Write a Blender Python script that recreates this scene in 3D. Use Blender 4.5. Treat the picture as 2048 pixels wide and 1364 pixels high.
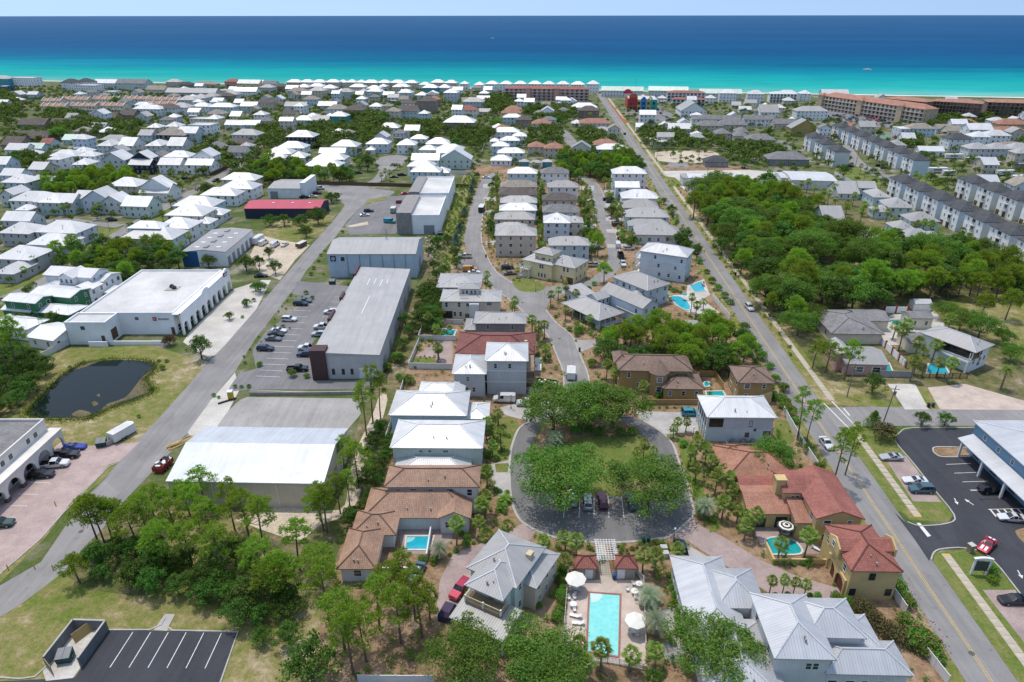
import bpy, math, random
from mathutils import Vector, Matrix, Euler
for o in list(bpy.data.objects): bpy.data.objects.remove(o)
SC = bpy.context.scene
COL = SC.collection
R = random.Random(11)
rad = math.radians
# ------------------------------------------------------------------ camera
F = 1365.0; HC = 86.0; PIT = rad(25.53); ROLL = rad(-0.06)
cd = bpy.data.cameras.new('camera'); cam = bpy.data.objects.new('camera', cd); COL.objects.link(cam)
cd.sensor_width = 36.0; cd.lens = F/2048*36.0; cd.clip_start = 1.0; cd.clip_end = 200000.0
cam.matrix_world = Matrix.Translation((0, 0, HC)) @ (Euler((math.pi/2-PIT, 0, 0)).to_matrix() @ Matrix.Rotation(ROLL, 3, 'Z')).to_4x4()
SC.camera = cam
# ------------------------------------------------------------------ sky, sun, exposure
SUNV = Vector((-0.2, 0.22, 1.0)).normalized()
W = bpy.data.worlds.new('World'); SC.world = W; W.use_nodes = True
nt = W.node_tree; nt.nodes.clear()
sky = nt.nodes.new('ShaderNodeTexSky'); sky.sky_type = 'NISHITA'; sky.sun_disc = False
sky.sun_elevation = math.asin(SUNV.z); sky.sun_rotation = math.atan2(SUNV.x, SUNV.y)
sky.altitude = 80; sky.air_density = 1.5; sky.dust_density = 1.2; sky.ozone_density = 1.2
bg = nt.nodes.new('ShaderNodeBackground'); bg.inputs['Strength'].default_value = 0.15
wo = nt.nodes.new('ShaderNodeOutputWorld')
tc = nt.nodes.new('ShaderNodeTexCoord'); va = nt.nodes.new('ShaderNodeVectorMath'); va.operation = 'ADD'; va.inputs[1].default_value = (0, 0, .48)
vn = nt.nodes.new('ShaderNodeVectorMath'); vn.operation = 'NORMALIZE'     # a clear horizon: no yellow haze band
nt.links.new(tc.outputs['Generated'], va.inputs[0]); nt.links.new(va.outputs[0], vn.inputs[0]); nt.links.new(vn.outputs[0], sky.inputs['Vector'])
nt.links.new(sky.outputs[0], bg.inputs['Color']); nt.links.new(bg.outputs[0], wo.inputs[0])
sd = bpy.data.lights.new('sun', 'SUN'); sd.energy = 2.3; sd.angle = rad(0.53); sd.color = (1.0, 0.945, 0.86)
sun = bpy.data.objects.new('sun', sd); COL.objects.link(sun)
sun.rotation_euler = (-SUNV).to_track_quat('-Z', 'Y').to_euler(); sun.location = (0, 0, 300)
vs_ = SC.view_settings; vs_.view_transform = 'Standard'; vs_.look = 'None'; vs_.exposure = 0.28; vs_.gamma = 1.0; vs_.use_curve_mapping = False
SC.render.engine = 'CYCLES'
SC.cycles.max_bounces = 5; SC.cycles.diffuse_bounces = 4; SC.cycles.glossy_bounces = 2; SC.cycles.transmission_bounces = 2
SC.cycles.transparent_max_bounces = 4; SC.cycles.caustics_reflective = False; SC.cycles.caustics_refractive = False
SC.cycles.sample_clamp_indirect = 4.0
SC.cycles.use_denoising = True
# ------------------------------------------------------------------ from the photograph's pixels (2048 wide) to the ground
TO = [0.0, 0.0, 1.0]
def tile(ox=0., oy=0., k=4.): TO[:] = [ox, oy, 1.0/k]
def px(x, y): return TO[0]+x*TO[2], TO[1]+y*TO[2]
CP, SP, CR, SR = math.cos(PIT), math.sin(PIT), math.cos(ROLL), math.sin(ROLL)
def P0(x, y, z=0.):
 a = (x-1024)/F; b = (682-y)/F
 a, b = a*CR-b*SR, a*SR+b*CR
 t = (z-HC)/(-SP+b*CP)
 return Vector((a*t, (CP+b*SP)*t, z))
def P(x, y, z=0.): return P0(*px(x, y), z)
def Q0(p):
 dz = p[2]-HC; fw = p[1]*CP-dz*SP; up = p[1]*SP+dz*CP
 a = p[0]/fw; b = up/fw
 a, b = a*CR+b*SR, -a*SR+b*CR
 return 1024+a*F, 682-b*F
# ------------------------------------------------------------------ materials
MATS = {}
class NT:
 def __init__(s, name):
  s.m = bpy.data.materials.new(name); s.m.use_nodes = True; s.t = s.m.node_tree; s.t.nodes.clear()
 def n(s, typ, attrs=None, **inp):
  nd = s.t.nodes.new('ShaderNode'+typ)
  for k, v in (attrs or {}).items(): setattr(nd, k, v)
  for k, v in inp.items():
   key = int(k[1:]) if k[0] == 'i' and k[1:].isdigit() else k.replace('_', ' ')
   s.set(nd.inputs[key], v)
  return nd
 def set(s, sock, v):
  if hasattr(v, 'is_output') : s.t.links.new(v, sock)
  elif hasattr(v, 'outputs'): s.t.links.new(v.outputs[0], sock)
  else:
   if isinstance(v, (tuple, list)) and len(v) == 3 and sock.type == 'RGBA': v = (*v, 1)
   sock.default_value = v
 def mix(s, a, b, f, blend='MIX'):
  nd = s.t.nodes.new('ShaderNodeMix'); nd.data_type = 'RGBA'; nd.blend_type = blend
  s.set(nd.inputs[0], f); s.set(nd.inputs[6], a); s.set(nd.inputs[7], b)
  return nd.outputs[2]
 def math(s, op, a, b=0., c=None):
  nd = s.t.nodes.new('ShaderNodeMath'); nd.operation = op
  s.set(nd.inputs[0], a); s.set(nd.inputs[1], b)
  if c is not None: s.set(nd.inputs[2], c)
  return nd.outputs[0]
 def ramp(s, f, stops):
  nd = s.t.nodes.new('ShaderNodeValToRGB'); s.set(nd.inputs[0], f)
  e = nd.color_ramp.elements
  while len(e) < len(stops): e.new(0.5)
  for i, (p, c) in enumerate(stops):
   e[i].position = p; e[i].color = (*c, 1) if not isinstance(c, (int, float)) else (c, c, c, 1)
  return nd.outputs[0]
 def rng(s, f, a, b, c=0., d=1.):
  nd = s.t.nodes.new('ShaderNodeMapRange'); s.set(nd.inputs[0], f)
  for i, v in enumerate((a, b, c, d)): nd.inputs[i+1].default_value = v
  return nd.outputs[0]
 def noise(s, scale, detail=3., vec=None, rough=0.55):
  nd = s.t.nodes.new('ShaderNodeTexNoise'); nd.inputs['Scale'].default_value = scale
  nd.inputs['Detail'].default_value = detail; nd.inputs['Roughness'].default_value = rough
  if vec is not None: s.set(nd.inputs['Vector'], vec)
  return nd.outputs[0]
 def coord(s, which='Object'): return s.t.nodes.new('ShaderNodeTexCoord').outputs[which]
 def out(s, col, rough=.7, metal=0., spec=.35, bump=None, bstr=.3, bdist=.05, **kw):
  b = s.t.nodes.new('ShaderNodeBsdfPrincipled')
  s.set(b.inputs['Base Color'], col); s.set(b.inputs['Roughness'], rough); s.set(b.inputs['Metallic'], metal)
  s.set(b.inputs['Specular IOR Level'], spec)
  for k, v in kw.items(): s.set(b.inputs[k.replace('_', ' ')], v)
  if bump is not None:
   bn = s.t.nodes.new('ShaderNodeBump'); bn.inputs['Strength'].default_value = bstr; bn.inputs['Distance'].default_value = bdist
   s.set(bn.inputs['Height'], bump); s.t.links.new(bn.outputs[0], b.inputs['Normal'])
  o = s.t.nodes.new('ShaderNodeOutputMaterial'); s.t.links.new(b.outputs[0], o.inputs[0])
  return s.m
def plain(name, col, rough=.7, metal=0., var=.18, vs=.6, spec=.35, fine=0., objvar=0.):
 if name in MATS: return MATS[name]
 t = NT(name); co = t.coord()
 f = t.rng(t.noise(vs, 4, co), .3, .7, 1-var, 1+var*.6)
 c = t.mix((*col,), f, 1., 'MULTIPLY')
 if fine:
  c = t.mix(c, t.rng(t.noise(vs*14, 3, co), .3, .7, 1-fine, 1+fine), 1., 'MULTIPLY')
 if objvar:
  oi = t.n('ObjectInfo')
  c = t.mix(c, t.rng(oi.outputs['Random'], 0, 1, 1-objvar, 1+objvar), 1., 'MULTIPLY')
 MATS[name] = t.out(c, rough, metal, spec); return MATS[name]
def seam(name, col, rough=.42, metal=.35, pitch=.42, spec=.5):
 """standing-seam metal roof: ribs run up the slope (UV in metres)"""
 if name in MATS: return MATS[name]
 t = NT(name); uv = t.coord('UV'); sx = t.n('SeparateXYZ', Vector=uv)
 fr = t.math('FRACT', t.math('DIVIDE', sx.outputs[0], pitch))
 tri = t.math('ABSOLUTE', t.math('SUBTRACT', fr, .5))
 rib = t.rng(tri, .36, .46, 0, 1)
 co = t.coord(); st = t.n('Mapping', Vector=uv, Scale=(1.3, .12, 1))
 f = t.math('MULTIPLY', t.rng(t.noise(.9, 5, st), .25, .75, .87, 1.05), t.rng(t.noise(.16, 5, co, .65), .3, .7, .88, 1.05))
 pan = t.n('TexWhiteNoise', {'noise_dimensions': '1D'}, W=t.math('FLOOR', t.math('DIVIDE', sx.outputs[0], pitch*2)))
 f2 = t.rng(pan.outputs[0], 0, 1, .95, 1.03)
 oi = t.n('ObjectInfo'); f3 = t.rng(oi.outputs['Random'], 0, 1, .78, 1.05)
 c = t.mix(t.mix(t.mix((*col,), f, 1., 'MULTIPLY'), f2, 1., 'MULTIPLY'), f3, 1., 'MULTIPLY')
 c = t.mix(c, t.rng(rib, 0, 1, 1., .80), 1., 'MULTIPLY')
 rg = t.rng(t.noise(.35, 3, co), .3, .7, rough-.06, rough+.1)
 MATS[name] = t.out(c, rg, metal, spec, rib, .5, .04); return MATS[name]
def rtile(name, col, dark, rough=.7, px_=.32, py_=.40):
 """barrel tile: columns with rounded profile, stepped courses"""
 if name in MATS: return MATS[name]
 t = NT(name); uv = t.coord('UV'); sx = t.n('SeparateXYZ', Vector=uv)
 u = t.math('DIVIDE', sx.outputs[0], px_); v = t.math('DIVIDE', sx.outputs[1], py_)
 fu = t.math('ABSOLUTE', t.math('SUBTRACT', t.math('FRACT', u), .5)); fv = t.math('FRACT', v)
 wn = t.n('TexWhiteNoise', {'noise_dimensions': '2D'}, Vector=t.n('CombineXYZ', X=t.math('FLOOR', u), Y=t.math('FLOOR', v)))
 gap = t.math('MAXIMUM', t.rng(fu, .34, .5, 0, 1), t.rng(fv, .16, .0, 0, 1))
 c = t.mix((*col,), (*dark,), t.rng(wn.outputs[0], 0, 1, 0, .75))
 c = t.mix(c, t.rng(t.noise(.25, 4, t.coord()), .3, .7, .78, 1.15), 1., 'MULTIPLY')
 c = t.mix(c, t.mix(c, (.45, .45, .45), 1., 'MULTIPLY'), gap)
 hgt = t.math('SUBTRACT', t.math('MULTIPLY', t.math('COSINE', t.math('MULTIPLY', u, 6.2832)), -.4), t.math('MULTIPLY', fv, -.4))
 MATS[name] = t.out(c, rough, 0, .3, hgt, .6, .06); return MATS[name]
def shingle(name, col, rough=.85):
 if name in MATS: return MATS[name]
 t = NT(name); uv = t.coord('UV')
 br = t.n('TexBrick', Vector=uv, Scale=1., Color1=(*[c*1.15 for c in col],), Color2=(*[c*.82 for c in col],), Mortar=(*[c*.6 for c in col],))
 br.inputs['Mortar Size'].default_value = .03; br.inputs['Brick Width'].default_value = .6; br.inputs['Row Height'].default_value = .28
 c = t.mix(br.outputs[0], t.rng(t.noise(.3, 5, t.coord()), .3, .7, .75, 1.15), 1., 'MULTIPLY')
 MATS[name] = t.out(c, rough, 0, .2, br.outputs[1], -.2, .03); return MATS[name]
def siding(name, col, pitch=.0, board=.0, rough=.65):
 """painted wall: lap siding (pitch, courses) or board and batten (board) over the paint"""
 if name in MATS: return MATS[name]
 t = NT(name); uv = t.coord('UV'); sx = t.n('SeparateXYZ', Vector=uv); co = t.coord()
 c = t.mix((*col,), t.rng(t.noise(.35, 5, co), .3, .7, .9, 1.06), 1., 'MULTIPLY')
 st = t.n('Mapping', Vector=uv, Scale=(2.2, .18, 1))
 c = t.mix(c, t.rng(t.noise(1., 4, st), .35, .7, .93, 1.03), 1., 'MULTIPLY')
 oi = t.n('ObjectInfo'); c = t.mix(c, t.rng(oi.outputs['Random'], 0, 1, .93, 1.05), 1., 'MULTIPLY')
 h = None
 if pitch:
  fr = t.math('FRACT', t.math('DIVIDE', sx.outputs[1], pitch)); h = fr
  c = t.mix(c, t.rng(fr, 0., .14, .74, 1.), 1., 'MULTIPLY')
 elif board:
  fr = t.math('ABSOLUTE', t.math('SUBTRACT', t.math('FRACT', t.math('DIVIDE', sx.outputs[0], board)), .5))
  h = t.rng(fr, .38, .44, 0, 1); c = t.mix(c, t.rng(h, 0, 1, 1., .86), 1., 'MULTIPLY')
 MATS[name] = t.out(c, rough, 0, .3, h, .35, .03); return MATS[name]
def leafmat(name, col, col2, trans=.25, vs=.5):
 if name in MATS: return MATS[name]
 t = NT(name); co = t.coord(); oi = t.n('ObjectInfo')
 f = t.rng(t.noise(vs, 4, co), .32, .68, 0, 1)
 c = t.mix((*col,), (*col2,), f)
 c = t.mix(c, t.rng(t.noise(vs*7, 2, co), .25, .75, .72, 1.3), 1., 'MULTIPLY')
 hs = t.n('HueSaturation', Color=c, Hue=t.rng(oi.outputs['Random'], 0, 1, .488, .530), Value=t.rng(oi.outputs['Random'], 0, 1, .76, 1.26))
 d = t.n('BsdfPrincipled', Base_Color=hs.outputs[0], Roughness=.55); d.inputs['Specular IOR Level'].default_value = .25
 tr = t.n('BsdfTranslucent', Color=t.mix(hs.outputs[0], (1.25, 1.3, .55), 1., 'MULTIPLY'))
 mx = t.t.nodes.new('ShaderNodeMixShader'); mx.inputs[0].default_value = trans
 t.t.links.new(d.outputs[0], mx.inputs[1]); t.t.links.new(tr.outputs[0], mx.inputs[2])
 o = t.t.nodes.new('ShaderNodeOutputMaterial'); t.t.links.new(mx.outputs[0], o.inputs[0])
 MATS[name] = t.m; return t.m
def groundmat(name, stops, s1=.05, s2=.6, rough=.95, w2=.5, bump=.0, fine=.34):
 """patchy soil / grass / paving: two noise scales through a ramp"""
 if name in MATS: return MATS[name]
 t = NT(name); co = t.coord()
 a = t.noise(s1, 5, co, .6); b = t.noise(s2, 6, co, .65)
 f = t.math('ADD', t.math('MULTIPLY', a, 1-w2), t.math('MULTIPLY', b, w2))
 c = t.ramp(t.rng(f, .30, .70), stops)
 fn = t.noise(5., 4, co, .7)
 c = t.mix(c, t.rng(t.noise(1.5, 5, co, .75), .3, .7, 1-fine*.9, 1+fine*.7), 1., 'MULTIPLY')
 c = t.mix(c, t.rng(fn, .25, .75, 1-fine, 1+fine), 1., 'MULTIPLY')
 MATS[name] = t.out(c, rough, 0, .15, fn if bump else None, bump or .1, .08); return MATS[name]
# ------------------------------------------------------------------ meshes and objects
class MB:
 def __init__(s): s.v = []; s.f = []; s.m = []
 def add(s, vs, fs, mi=0):
  b = len(s.v); s.v += [tuple(v) for v in vs]
  for f in fs: s.f.append(tuple(i+b for i in f)); s.m.append(mi)
  return s
 def box(s, x0, x1, y0, y1, z0, z1, mi=0, bottom=True):
  vs = [(x0,y0,z0),(x1,y0,z0),(x1,y1,z0),(x0,y1,z0),(x0,y0,z1),(x1,y0,z1),(x1,y1,z1),(x0,y1,z1)]
  fs = [(4,5,6,7),(0,1,5,4),(1,2,6,5),(2,3,7,6),(3,0,4,7)]
  if bottom: fs.append((3,2,1,0))
  return s.add(vs, fs, mi)
 def prism(s, pts, z0, z1, mi=0, top=True, bottom=False):
  n = len(pts)
  vs = [(p[0],p[1],z0) for p in pts]+[(p[0],p[1],z1) for p in pts]
  fs = [(i,(i+1)%n,n+(i+1)%n,n+i) for i in range(n)]
  if top: fs.append(tuple(range(n, 2*n)))
  if bottom: fs.append(tuple(range(n-1,-1,-1)))
  return s.add(vs, fs, mi)
 def cyl(s, c, r, z0, z1, n=8, mi=0, r1=None, caps=True):
  r1 = r if r1 is None else r1
  vs = [(c[0]+r*math.cos(2*math.pi*i/n), c[1]+r*math.sin(2*math.pi*i/n), z0) for i in range(n)]
  vs += [(c[0]+r1*math.cos(2*math.pi*i/n), c[1]+r1*math.sin(2*math.pi*i/n), z1) for i in range(n)]
  fs = [(i,(i+1)%n,n+(i+1)%n,n+i) for i in range(n)]
  if caps: fs += [tuple(range(n,2*n)), tuple(range(n-1,-1,-1))]
  return s.add(vs, fs, mi)
 def tube(s, pts, rs, n=6, mi=0):
  """tapered tube along points"""
  rings = []
  for i, p in enumerate(pts):
   p = Vector(p); d = (Vector(pts[min(i+1,len(pts)-1)])-Vector(pts[max(i-1,0)])).normalized()
   a = d.orthogonal().normalized() if abs(d.z) < .95 else Vector((1,0,0)); a = (a-d*a.dot(d)).normalized(); b = d.cross(a)
   rings.append([p+(a*math.cos(2*math.pi*k/n)+b*math.sin(2*math.pi*k/n))*rs[i] for k in range(n)])
  vs = [q for r in rings for q in r]; fs = []
  for i in range(len(pts)-1):
   for k in range(n): fs.append((i*n+k, i*n+(k+1)%n, (i+1)*n+(k+1)%n, (i+1)*n+k))
  fs.append(tuple(range((len(pts)-1)*n, len(pts)*n)))
  return s.add(vs, fs, mi)
 def mesh(s, name, mats, uv=True, smooth=False):
  me = bpy.data.meshes.new(name); me.from_pydata(s.v, [], s.f)
  for m in mats: me.materials.append(m)
  if len(mats) > 1: me.polygons.foreach_set('material_index', s.m)
  if smooth: me.polygons.foreach_set('use_smooth', [True]*len(s.f))
  if uv:
   L = me.uv_layers.new(name='UVMap'); out = []
   for p in me.polygons:
    n = p.normal
    if abs(n.z) > .985: ax, ay = Vector((1,0,0)), Vector((0,1,0))
    else:
     ax = Vector((-n.y, n.x, 0)).normalized(); ay = n.cross(ax)
    for vi in p.vertices:
     c = me.vertices[vi].co; out += [c.dot(ax), c.dot(ay)]
   L.data.foreach_set('uv', out)
  return me
def obj(name, me, parent=None, loc=(0,0,0), rz=0., sc=None):
 o = bpy.data.objects.new(name, me); COL.objects.link(o)
 if parent is not None: o.parent = parent
 o.location = loc
 if rz: o.rotation_euler = (0, 0, rz)
 if sc is not None: o.scale = sc if isinstance(sc, (tuple, list)) else (sc, sc, sc)
 return o
LABELS = {}
def tag(o, label, cat, group=None, kind=None):
 if label: o['label'] = label
 if cat: o['category'] = cat
 if group: o['group'] = group
 if kind: o['kind'] = kind
 return o
def thing(name, label, cat, loc=(0,0,0), rz=0., group=None):
 return tag(obj(name, None, None, loc, rz), label, cat, group)
def omat(o, m, slot=0):
 o.material_slots[slot].link = 'OBJECT'; o.material_slots[slot].material = m
ORD = ['first','second','third','fourth','fifth','sixth','seventh','eighth','ninth','tenth','eleventh','twelfth','thirteenth','fourteenth','fifteenth','sixteenth','seventeenth','eighteenth','nineteenth']
def ordw(i):
 if i < 19: return ORD[i]
 i += 1; t = ['', '', 'twent', 'thirt', 'fort', 'fift', 'sixt', 'sevent', 'eight', 'ninet']
 if i >= 100: return 'hundred-and-'+ordw(i-101) if i > 100 else 'hundredth'
 return t[i//10]+('ieth' if i % 10 == 0 else 'y-'+ORD[i % 10-1])
def smooth_line(pts, sub=6):
 if len(pts) < 3: return pts
 o = []; n = len(pts)
 for i in range(n-1):
  p0, p1, p2, p3 = pts[max(i-1,0)], pts[i], pts[i+1], pts[min(i+2,n-1)]
  for k in range(sub):
   t = k/sub
   o.append(.5*((2*p1)+(p2-p0)*t+(2*p0-5*p1+4*p2-p3)*t*t+(3*p1-p0-3*p2+p3)*t**3))
 return o+[pts[-1]]
def offs(pts, d):
 o = []
 for i, p in enumerate(pts):
  a = pts[max(i-1,0)]; b = pts[min(i+1,len(pts)-1)]; t = (b-a); t.z = 0; t.normalize()
  o.append(p+Vector((t.y, -t.x, 0))*d)      # +d is to the right of travel
 return o
NPOLY = [0]; NOGO = []; FOOT = []
def ribbon(name, pts, d0, d1, z, m, parent=None, kind='structure', z1=None):
 A = offs(pts, d0); B = offs(pts, d1); mb = MB(); n = len(pts)
 if z1 is None and parent is None and any(w in name for w in ('road','street','walk')): NOGO.append([(p.x,p.y) for p in A]+[(p.x,p.y) for p in reversed(B)])
 if z1 is None:
  mb.add([(p.x,p.y,z) for p in A]+[(p.x,p.y,z) for p in B], [(n+i, n+i+1, i+1, i) for i in range(n-1)])
 else:
  vs = []
  for a, b in zip(A, B): vs += [(a.x,a.y,z),(a.x,a.y,z1),(b.x,b.y,z1),(b.x,b.y,z)]
  fs = []
  for i in range(n-1):
   for k in range(3): fs.append((4*i+k, 4*i+4+k, 4*i+5+k, 4*i+1+k))
  fs += [(0,1,2,3), (4*n-1,4*n-2,4*n-3,4*n-4)]
  mb.add(vs, fs)
 o = obj(name, mb.mesh(name, [m], uv=False), parent)
 if parent is None and kind: o['kind'] = kind
 return o
def line_px(pts, smooth=True):
 l = [P(*p) for p in pts]; return smooth_line(l) if smooth else l
def poly(name, pts, z, m, kind='structure', parent=None, smooth=0, h=None):
 NPOLY[0] += 1; z += NPOLY[0]*4e-5
 l = [P(*p) for p in pts]
 if smooth:
  l = smooth_line(l+[l[0]], smooth)[:-1]
 if any(w in name for w in ('road','street','lot','drive','sac','circ','pond','walk','court','terrace','yard')) and parent is None and 'wooded' not in name and 'sand' not in name: NOGO.append([(p.x,p.y) for p in l])
 mb = MB()
 area = sum(l[i].x*l[(i+1)%len(l)].y-l[(i+1)%len(l)].x*l[i].y for i in range(len(l)))
 if area < 0: l.reverse()
 if h: mb.prism([(p.x,p.y) for p in l], z, z+h)
 else: mb.add([(p.x,p.y,z) for p in l], [tuple(range(len(l)))])
 o = obj(name, mb.mesh(name, [m], uv=False), parent)
 if parent is None and kind: o['kind'] = kind
 return o
# ------------------------------------------------------------------ palette
WALLC = {'w': ((.85,.85,.84),'white'), 'g': ((.54,.535,.53),'grey'), 'b': ((.55,.67,.72),'pale blue'), 't': ((.62,.54,.43),'tan'), 'y': ((.80,.68,.38),'yellow'),
 'c': ((.76,.68,.54),'cream'), 'k': ((.025,.035,.065),'navy'), 'n': ((.30,.235,.185),'brown'), 'q': ((.05,.35,.42),'turquoise'), 's': ((.56,.66,.60),'sage green'),
 'G': ((.26,.27,.285),'dark grey'), 'p': ((.55,.33,.29),'pink'), 'o': ((.42,.31,.10),'ochre'), 'v': ((.055,.22,.10),'green'), 'm': ((.68,.675,.66),'light grey'),
 'B': ((.025,.11,.27),'blue'), 'l': ((.60,.66,.70),'bluish grey'), 'r': ((.33,.10,.07),'brick red'), 'd': ((.24,.17,.13),'dark brown'), 'O': ((.56,.42,.28),'peach')}
def wallm(k, board=False): return siding('wall paint '+WALLC[k][1]+(' boards' if board else ''), WALLC[k][0], 0 if board else .2, .45 if board else 0)
ROOFC = {'w': 'white metal', 'g': 'grey metal', 'd': 'charcoal shingle', 'r': 'red tile', 't': 'brown tile', 's': 'grey shingle', 'o': 'orange tile', 'n': 'brown shingle', 'm': 'pale green metal', 'c': 'salmon tile', 'x': 'white membrane', 'R': 'crimson metal', 'i': 'silver metal', 'T': 'dark brown tile', 'D': 'dark red tile', 'p': 'pale blue metal', 'k': 'tan shingle'}
def roofm(k):
 return {'w': lambda: seam('roof white metal', (.69,.69,.68), .44, .15), 'g': lambda: seam('roof grey metal', (.40,.39,.375), .52, .06), 'i': lambda: seam('roof silver metal', (.55,.56,.57), .42, .25),
  'd': lambda: shingle('roof charcoal shingle', (.085,.088,.094)), 's': lambda: shingle('roof grey shingle', (.24,.235,.23)), 'n': lambda: shingle('roof brown shingle', (.15,.125,.11)), 'k': lambda: shingle('roof tan shingle', (.34,.30,.25)),
  'r': lambda: rtile('roof red tile', (.36,.14,.105), (.27,.09,.07)), 't': lambda: rtile('roof brown tile', (.43,.27,.185), (.31,.185,.125)), 'o': lambda: rtile('roof orange tile', (.42,.215,.135), (.31,.135,.085)),
  'c': lambda: rtile('roof salmon tile', (.44,.22,.15), (.33,.15,.10)), 'm': lambda: seam('roof pale green metal', (.50,.60,.53), .45, .2), 'x': lambda: plain('roof white membrane', (.55,.54,.515), .8, 0, .22, .10, fine=.07),
  'T': lambda: rtile('roof dark brown tile', (.27,.185,.14), (.19,.125,.095)), 'D': lambda: rtile('roof dark red tile', (.25,.095,.075), (.17,.055,.045)), 'p': lambda: seam('roof pale blue metal', (.66,.69,.715), .42, .15, .22), 'R': lambda: seam('roof crimson metal', (.50,.06,.10), .5, .05)}[k]()
TRIM = plain('white trim paint', (.70,.70,.68), .5, 0, .06)
def glassm():
 t = NT('window glass'); oi = t.n('ObjectInfo')
 c = t.ramp(oi.outputs['Random'], [(0, (.012,.016,.018)), (.6, (.03,.04,.045)), (.85, (.10,.11,.11)), (1, (.20,.20,.19))])
 return t.out(c, .06, 0, .6)
GLASS = glassm()
CARGLASS = plain('car glass', (.012,.016,.02), .05, 0, .05, spec=.7)
TYRE = plain('tyre rubber', (.018,.018,.018), .85); RIM = plain('wheel rim alloy', (.35,.35,.36), .3, .8)
CONC = plain('concrete', (.40,.38,.34), .85, 0, .18, .35, fine=.12)
WOOD = plain('weathered timber', (.30,.23,.15), .8, 0, .2, 1.)
DWOOD = plain('brown stained timber', (.13,.075,.045), .75, 0, .25, 1.)
IRON = plain('dark metal', (.045,.047,.05), .5, .3)
GALV = plain('galvanised steel', (.32,.33,.34), .4, .7)
PVC = plain('white vinyl fence', (.62,.62,.60), .5, 0, .08)
BARK = plain('pine bark', (.16,.115,.085), .95, 0, .3, 3.); PBARK = plain('palm bark', (.20,.165,.125), .95, 0, .3, 5.); OBARK = plain('oak bark', (.12,.10,.08), .95, 0, .3, 3.)
L_PINE = leafmat('pine needles', (.185,.295,.034), (.30,.385,.05), .45); L_OAK = leafmat('oak leaves', (.10,.185,.025), (.175,.26,.04), .42)
L_SCRUB = leafmat('scrub leaves', (.060,.138,.020), (.130,.205,.033), .38); L_PALM = leafmat('palm fronds', (.14,.22,.035), (.28,.32,.07), .38, 1.2)
L_PINDO = leafmat('silver palm fronds', (.17,.24,.15), (.25,.29,.17), .2, 1.2); L_SHRUB = leafmat('shrub leaves', (.105,.225,.029), (.20,.31,.045), .42)
L_YEL = leafmat('yellow-green leaves', (.14,.225,.022), (.22,.28,.034), .38); L_BLUE = leafmat('blue-green needles', (.07,.14,.10), (.13,.20,.16), .15)
L_BROWN = leafmat('brown-green leaves', (.09,.085,.03), (.14,.12,.045), .2); L_RED = leafmat('russet leaves', (.14,.045,.03), (.11,.11,.03), .2)
PINKF = plain('pink blossom', (.36,.09,.11), .6); REDF = plain('red blossom', (.45,.06,.06), .6)
# ------------------------------------------------------------------ plants
RT = random.Random(5)
def rdir(up=0.):
 while True:
  v = Vector((RT.uniform(-1,1), RT.uniform(-1,1), RT.uniform(-1,1)))
  if .05 < v.length < 1:
   v.normalize(); v.z += up
   return v.normalized()
def leaves(mb, c, r, n, size, squash=.75, up=.25, mi=0):
 c = Vector(c)
 for _ in range(n):
  d = rdir(up); k = r*(.55+.5*RT.random())
  p = c+Vector((d.x*k, d.y*k, d.z*k*squash))
  nn = (d*.8+rdir(.35)*.9).normalized(); a = nn.orthogonal().normalized(); ang = RT.random()*6.28
  a = (a*math.cos(ang)+nn.cross(a)*math.sin(ang)); b = nn.cross(a)
  s = size*(.6+.8*RT.random()); w = s*(.45+.25*RT.random())
  mb.add([p-a*s*.5, p+b*w*.5, p+a*s*.5, p-b*w*.5], [(0,1,2,3)], mi)
def tufts(mb, c, r, n, size, squash=.6):
 c = Vector(c)
 for _ in range(n):
  d = rdir(.35); k = r*(.3+.7*RT.random())
  p = c+Vector((d.x*k, d.y*k, d.z*k*squash)); e = (d+Vector((0,0,.25))).normalized()
  for q in range(3):
   a = (e+rdir()*.75).normalized(); s = size*(.7+.6*RT.random()); b = a.cross(rdir()).normalized()*s*.17
   mb.add([p-b, p+b, p+a*s], [(0,1,2)])
def limbs(mb, base, ends, r0, n=5):
 for e in ends:
  b = Vector(base); e = Vector(e); m = (b+e)*.5+Vector((0,0,-.12*(e-b).length)) + rdir()*.15
  mb.tube([b, m, e], [r0, r0*.7, r0*.3], n)
def pine_proto(h, rad_, cl, lean):
 tb, cb = MB(), MB()
 def ax(z): t = z/h; return Vector((lean*t*t*h*.12, lean*.5*math.sin(t*3)*.4, z))
 tb.tube([ax(h*t) for t in (0,.25,.5,.75,.95)], [.20,.165,.135,.10,.04], 7)
 for i in range(cl):
  t = .54+.46*(i+RT.random())/cl; a = i*2.4+RT.random()*.6
  rr = rad_*(1.0-.75*((t-.54)/.46)**1.8)*(.6+.5*RT.random())
  c = ax(h*min(t,.97))+Vector((math.cos(a)*rr, math.sin(a)*rr, .25+.2*rr*RT.random()))
  limbs(tb, ax(h*min(t,.97)-.3), [c], .05, 4)
  q = rad_*(.23+.15*RT.random())
  tufts(cb, c, q, int(46*(q/rad_)/.3), .40)
  tufts(cb, c+Vector((RT.uniform(-.5,.5),RT.uniform(-.5,.5),.3)), q*.7, 18, .38)
 return tb, cb, BARK, L_PINE
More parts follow.
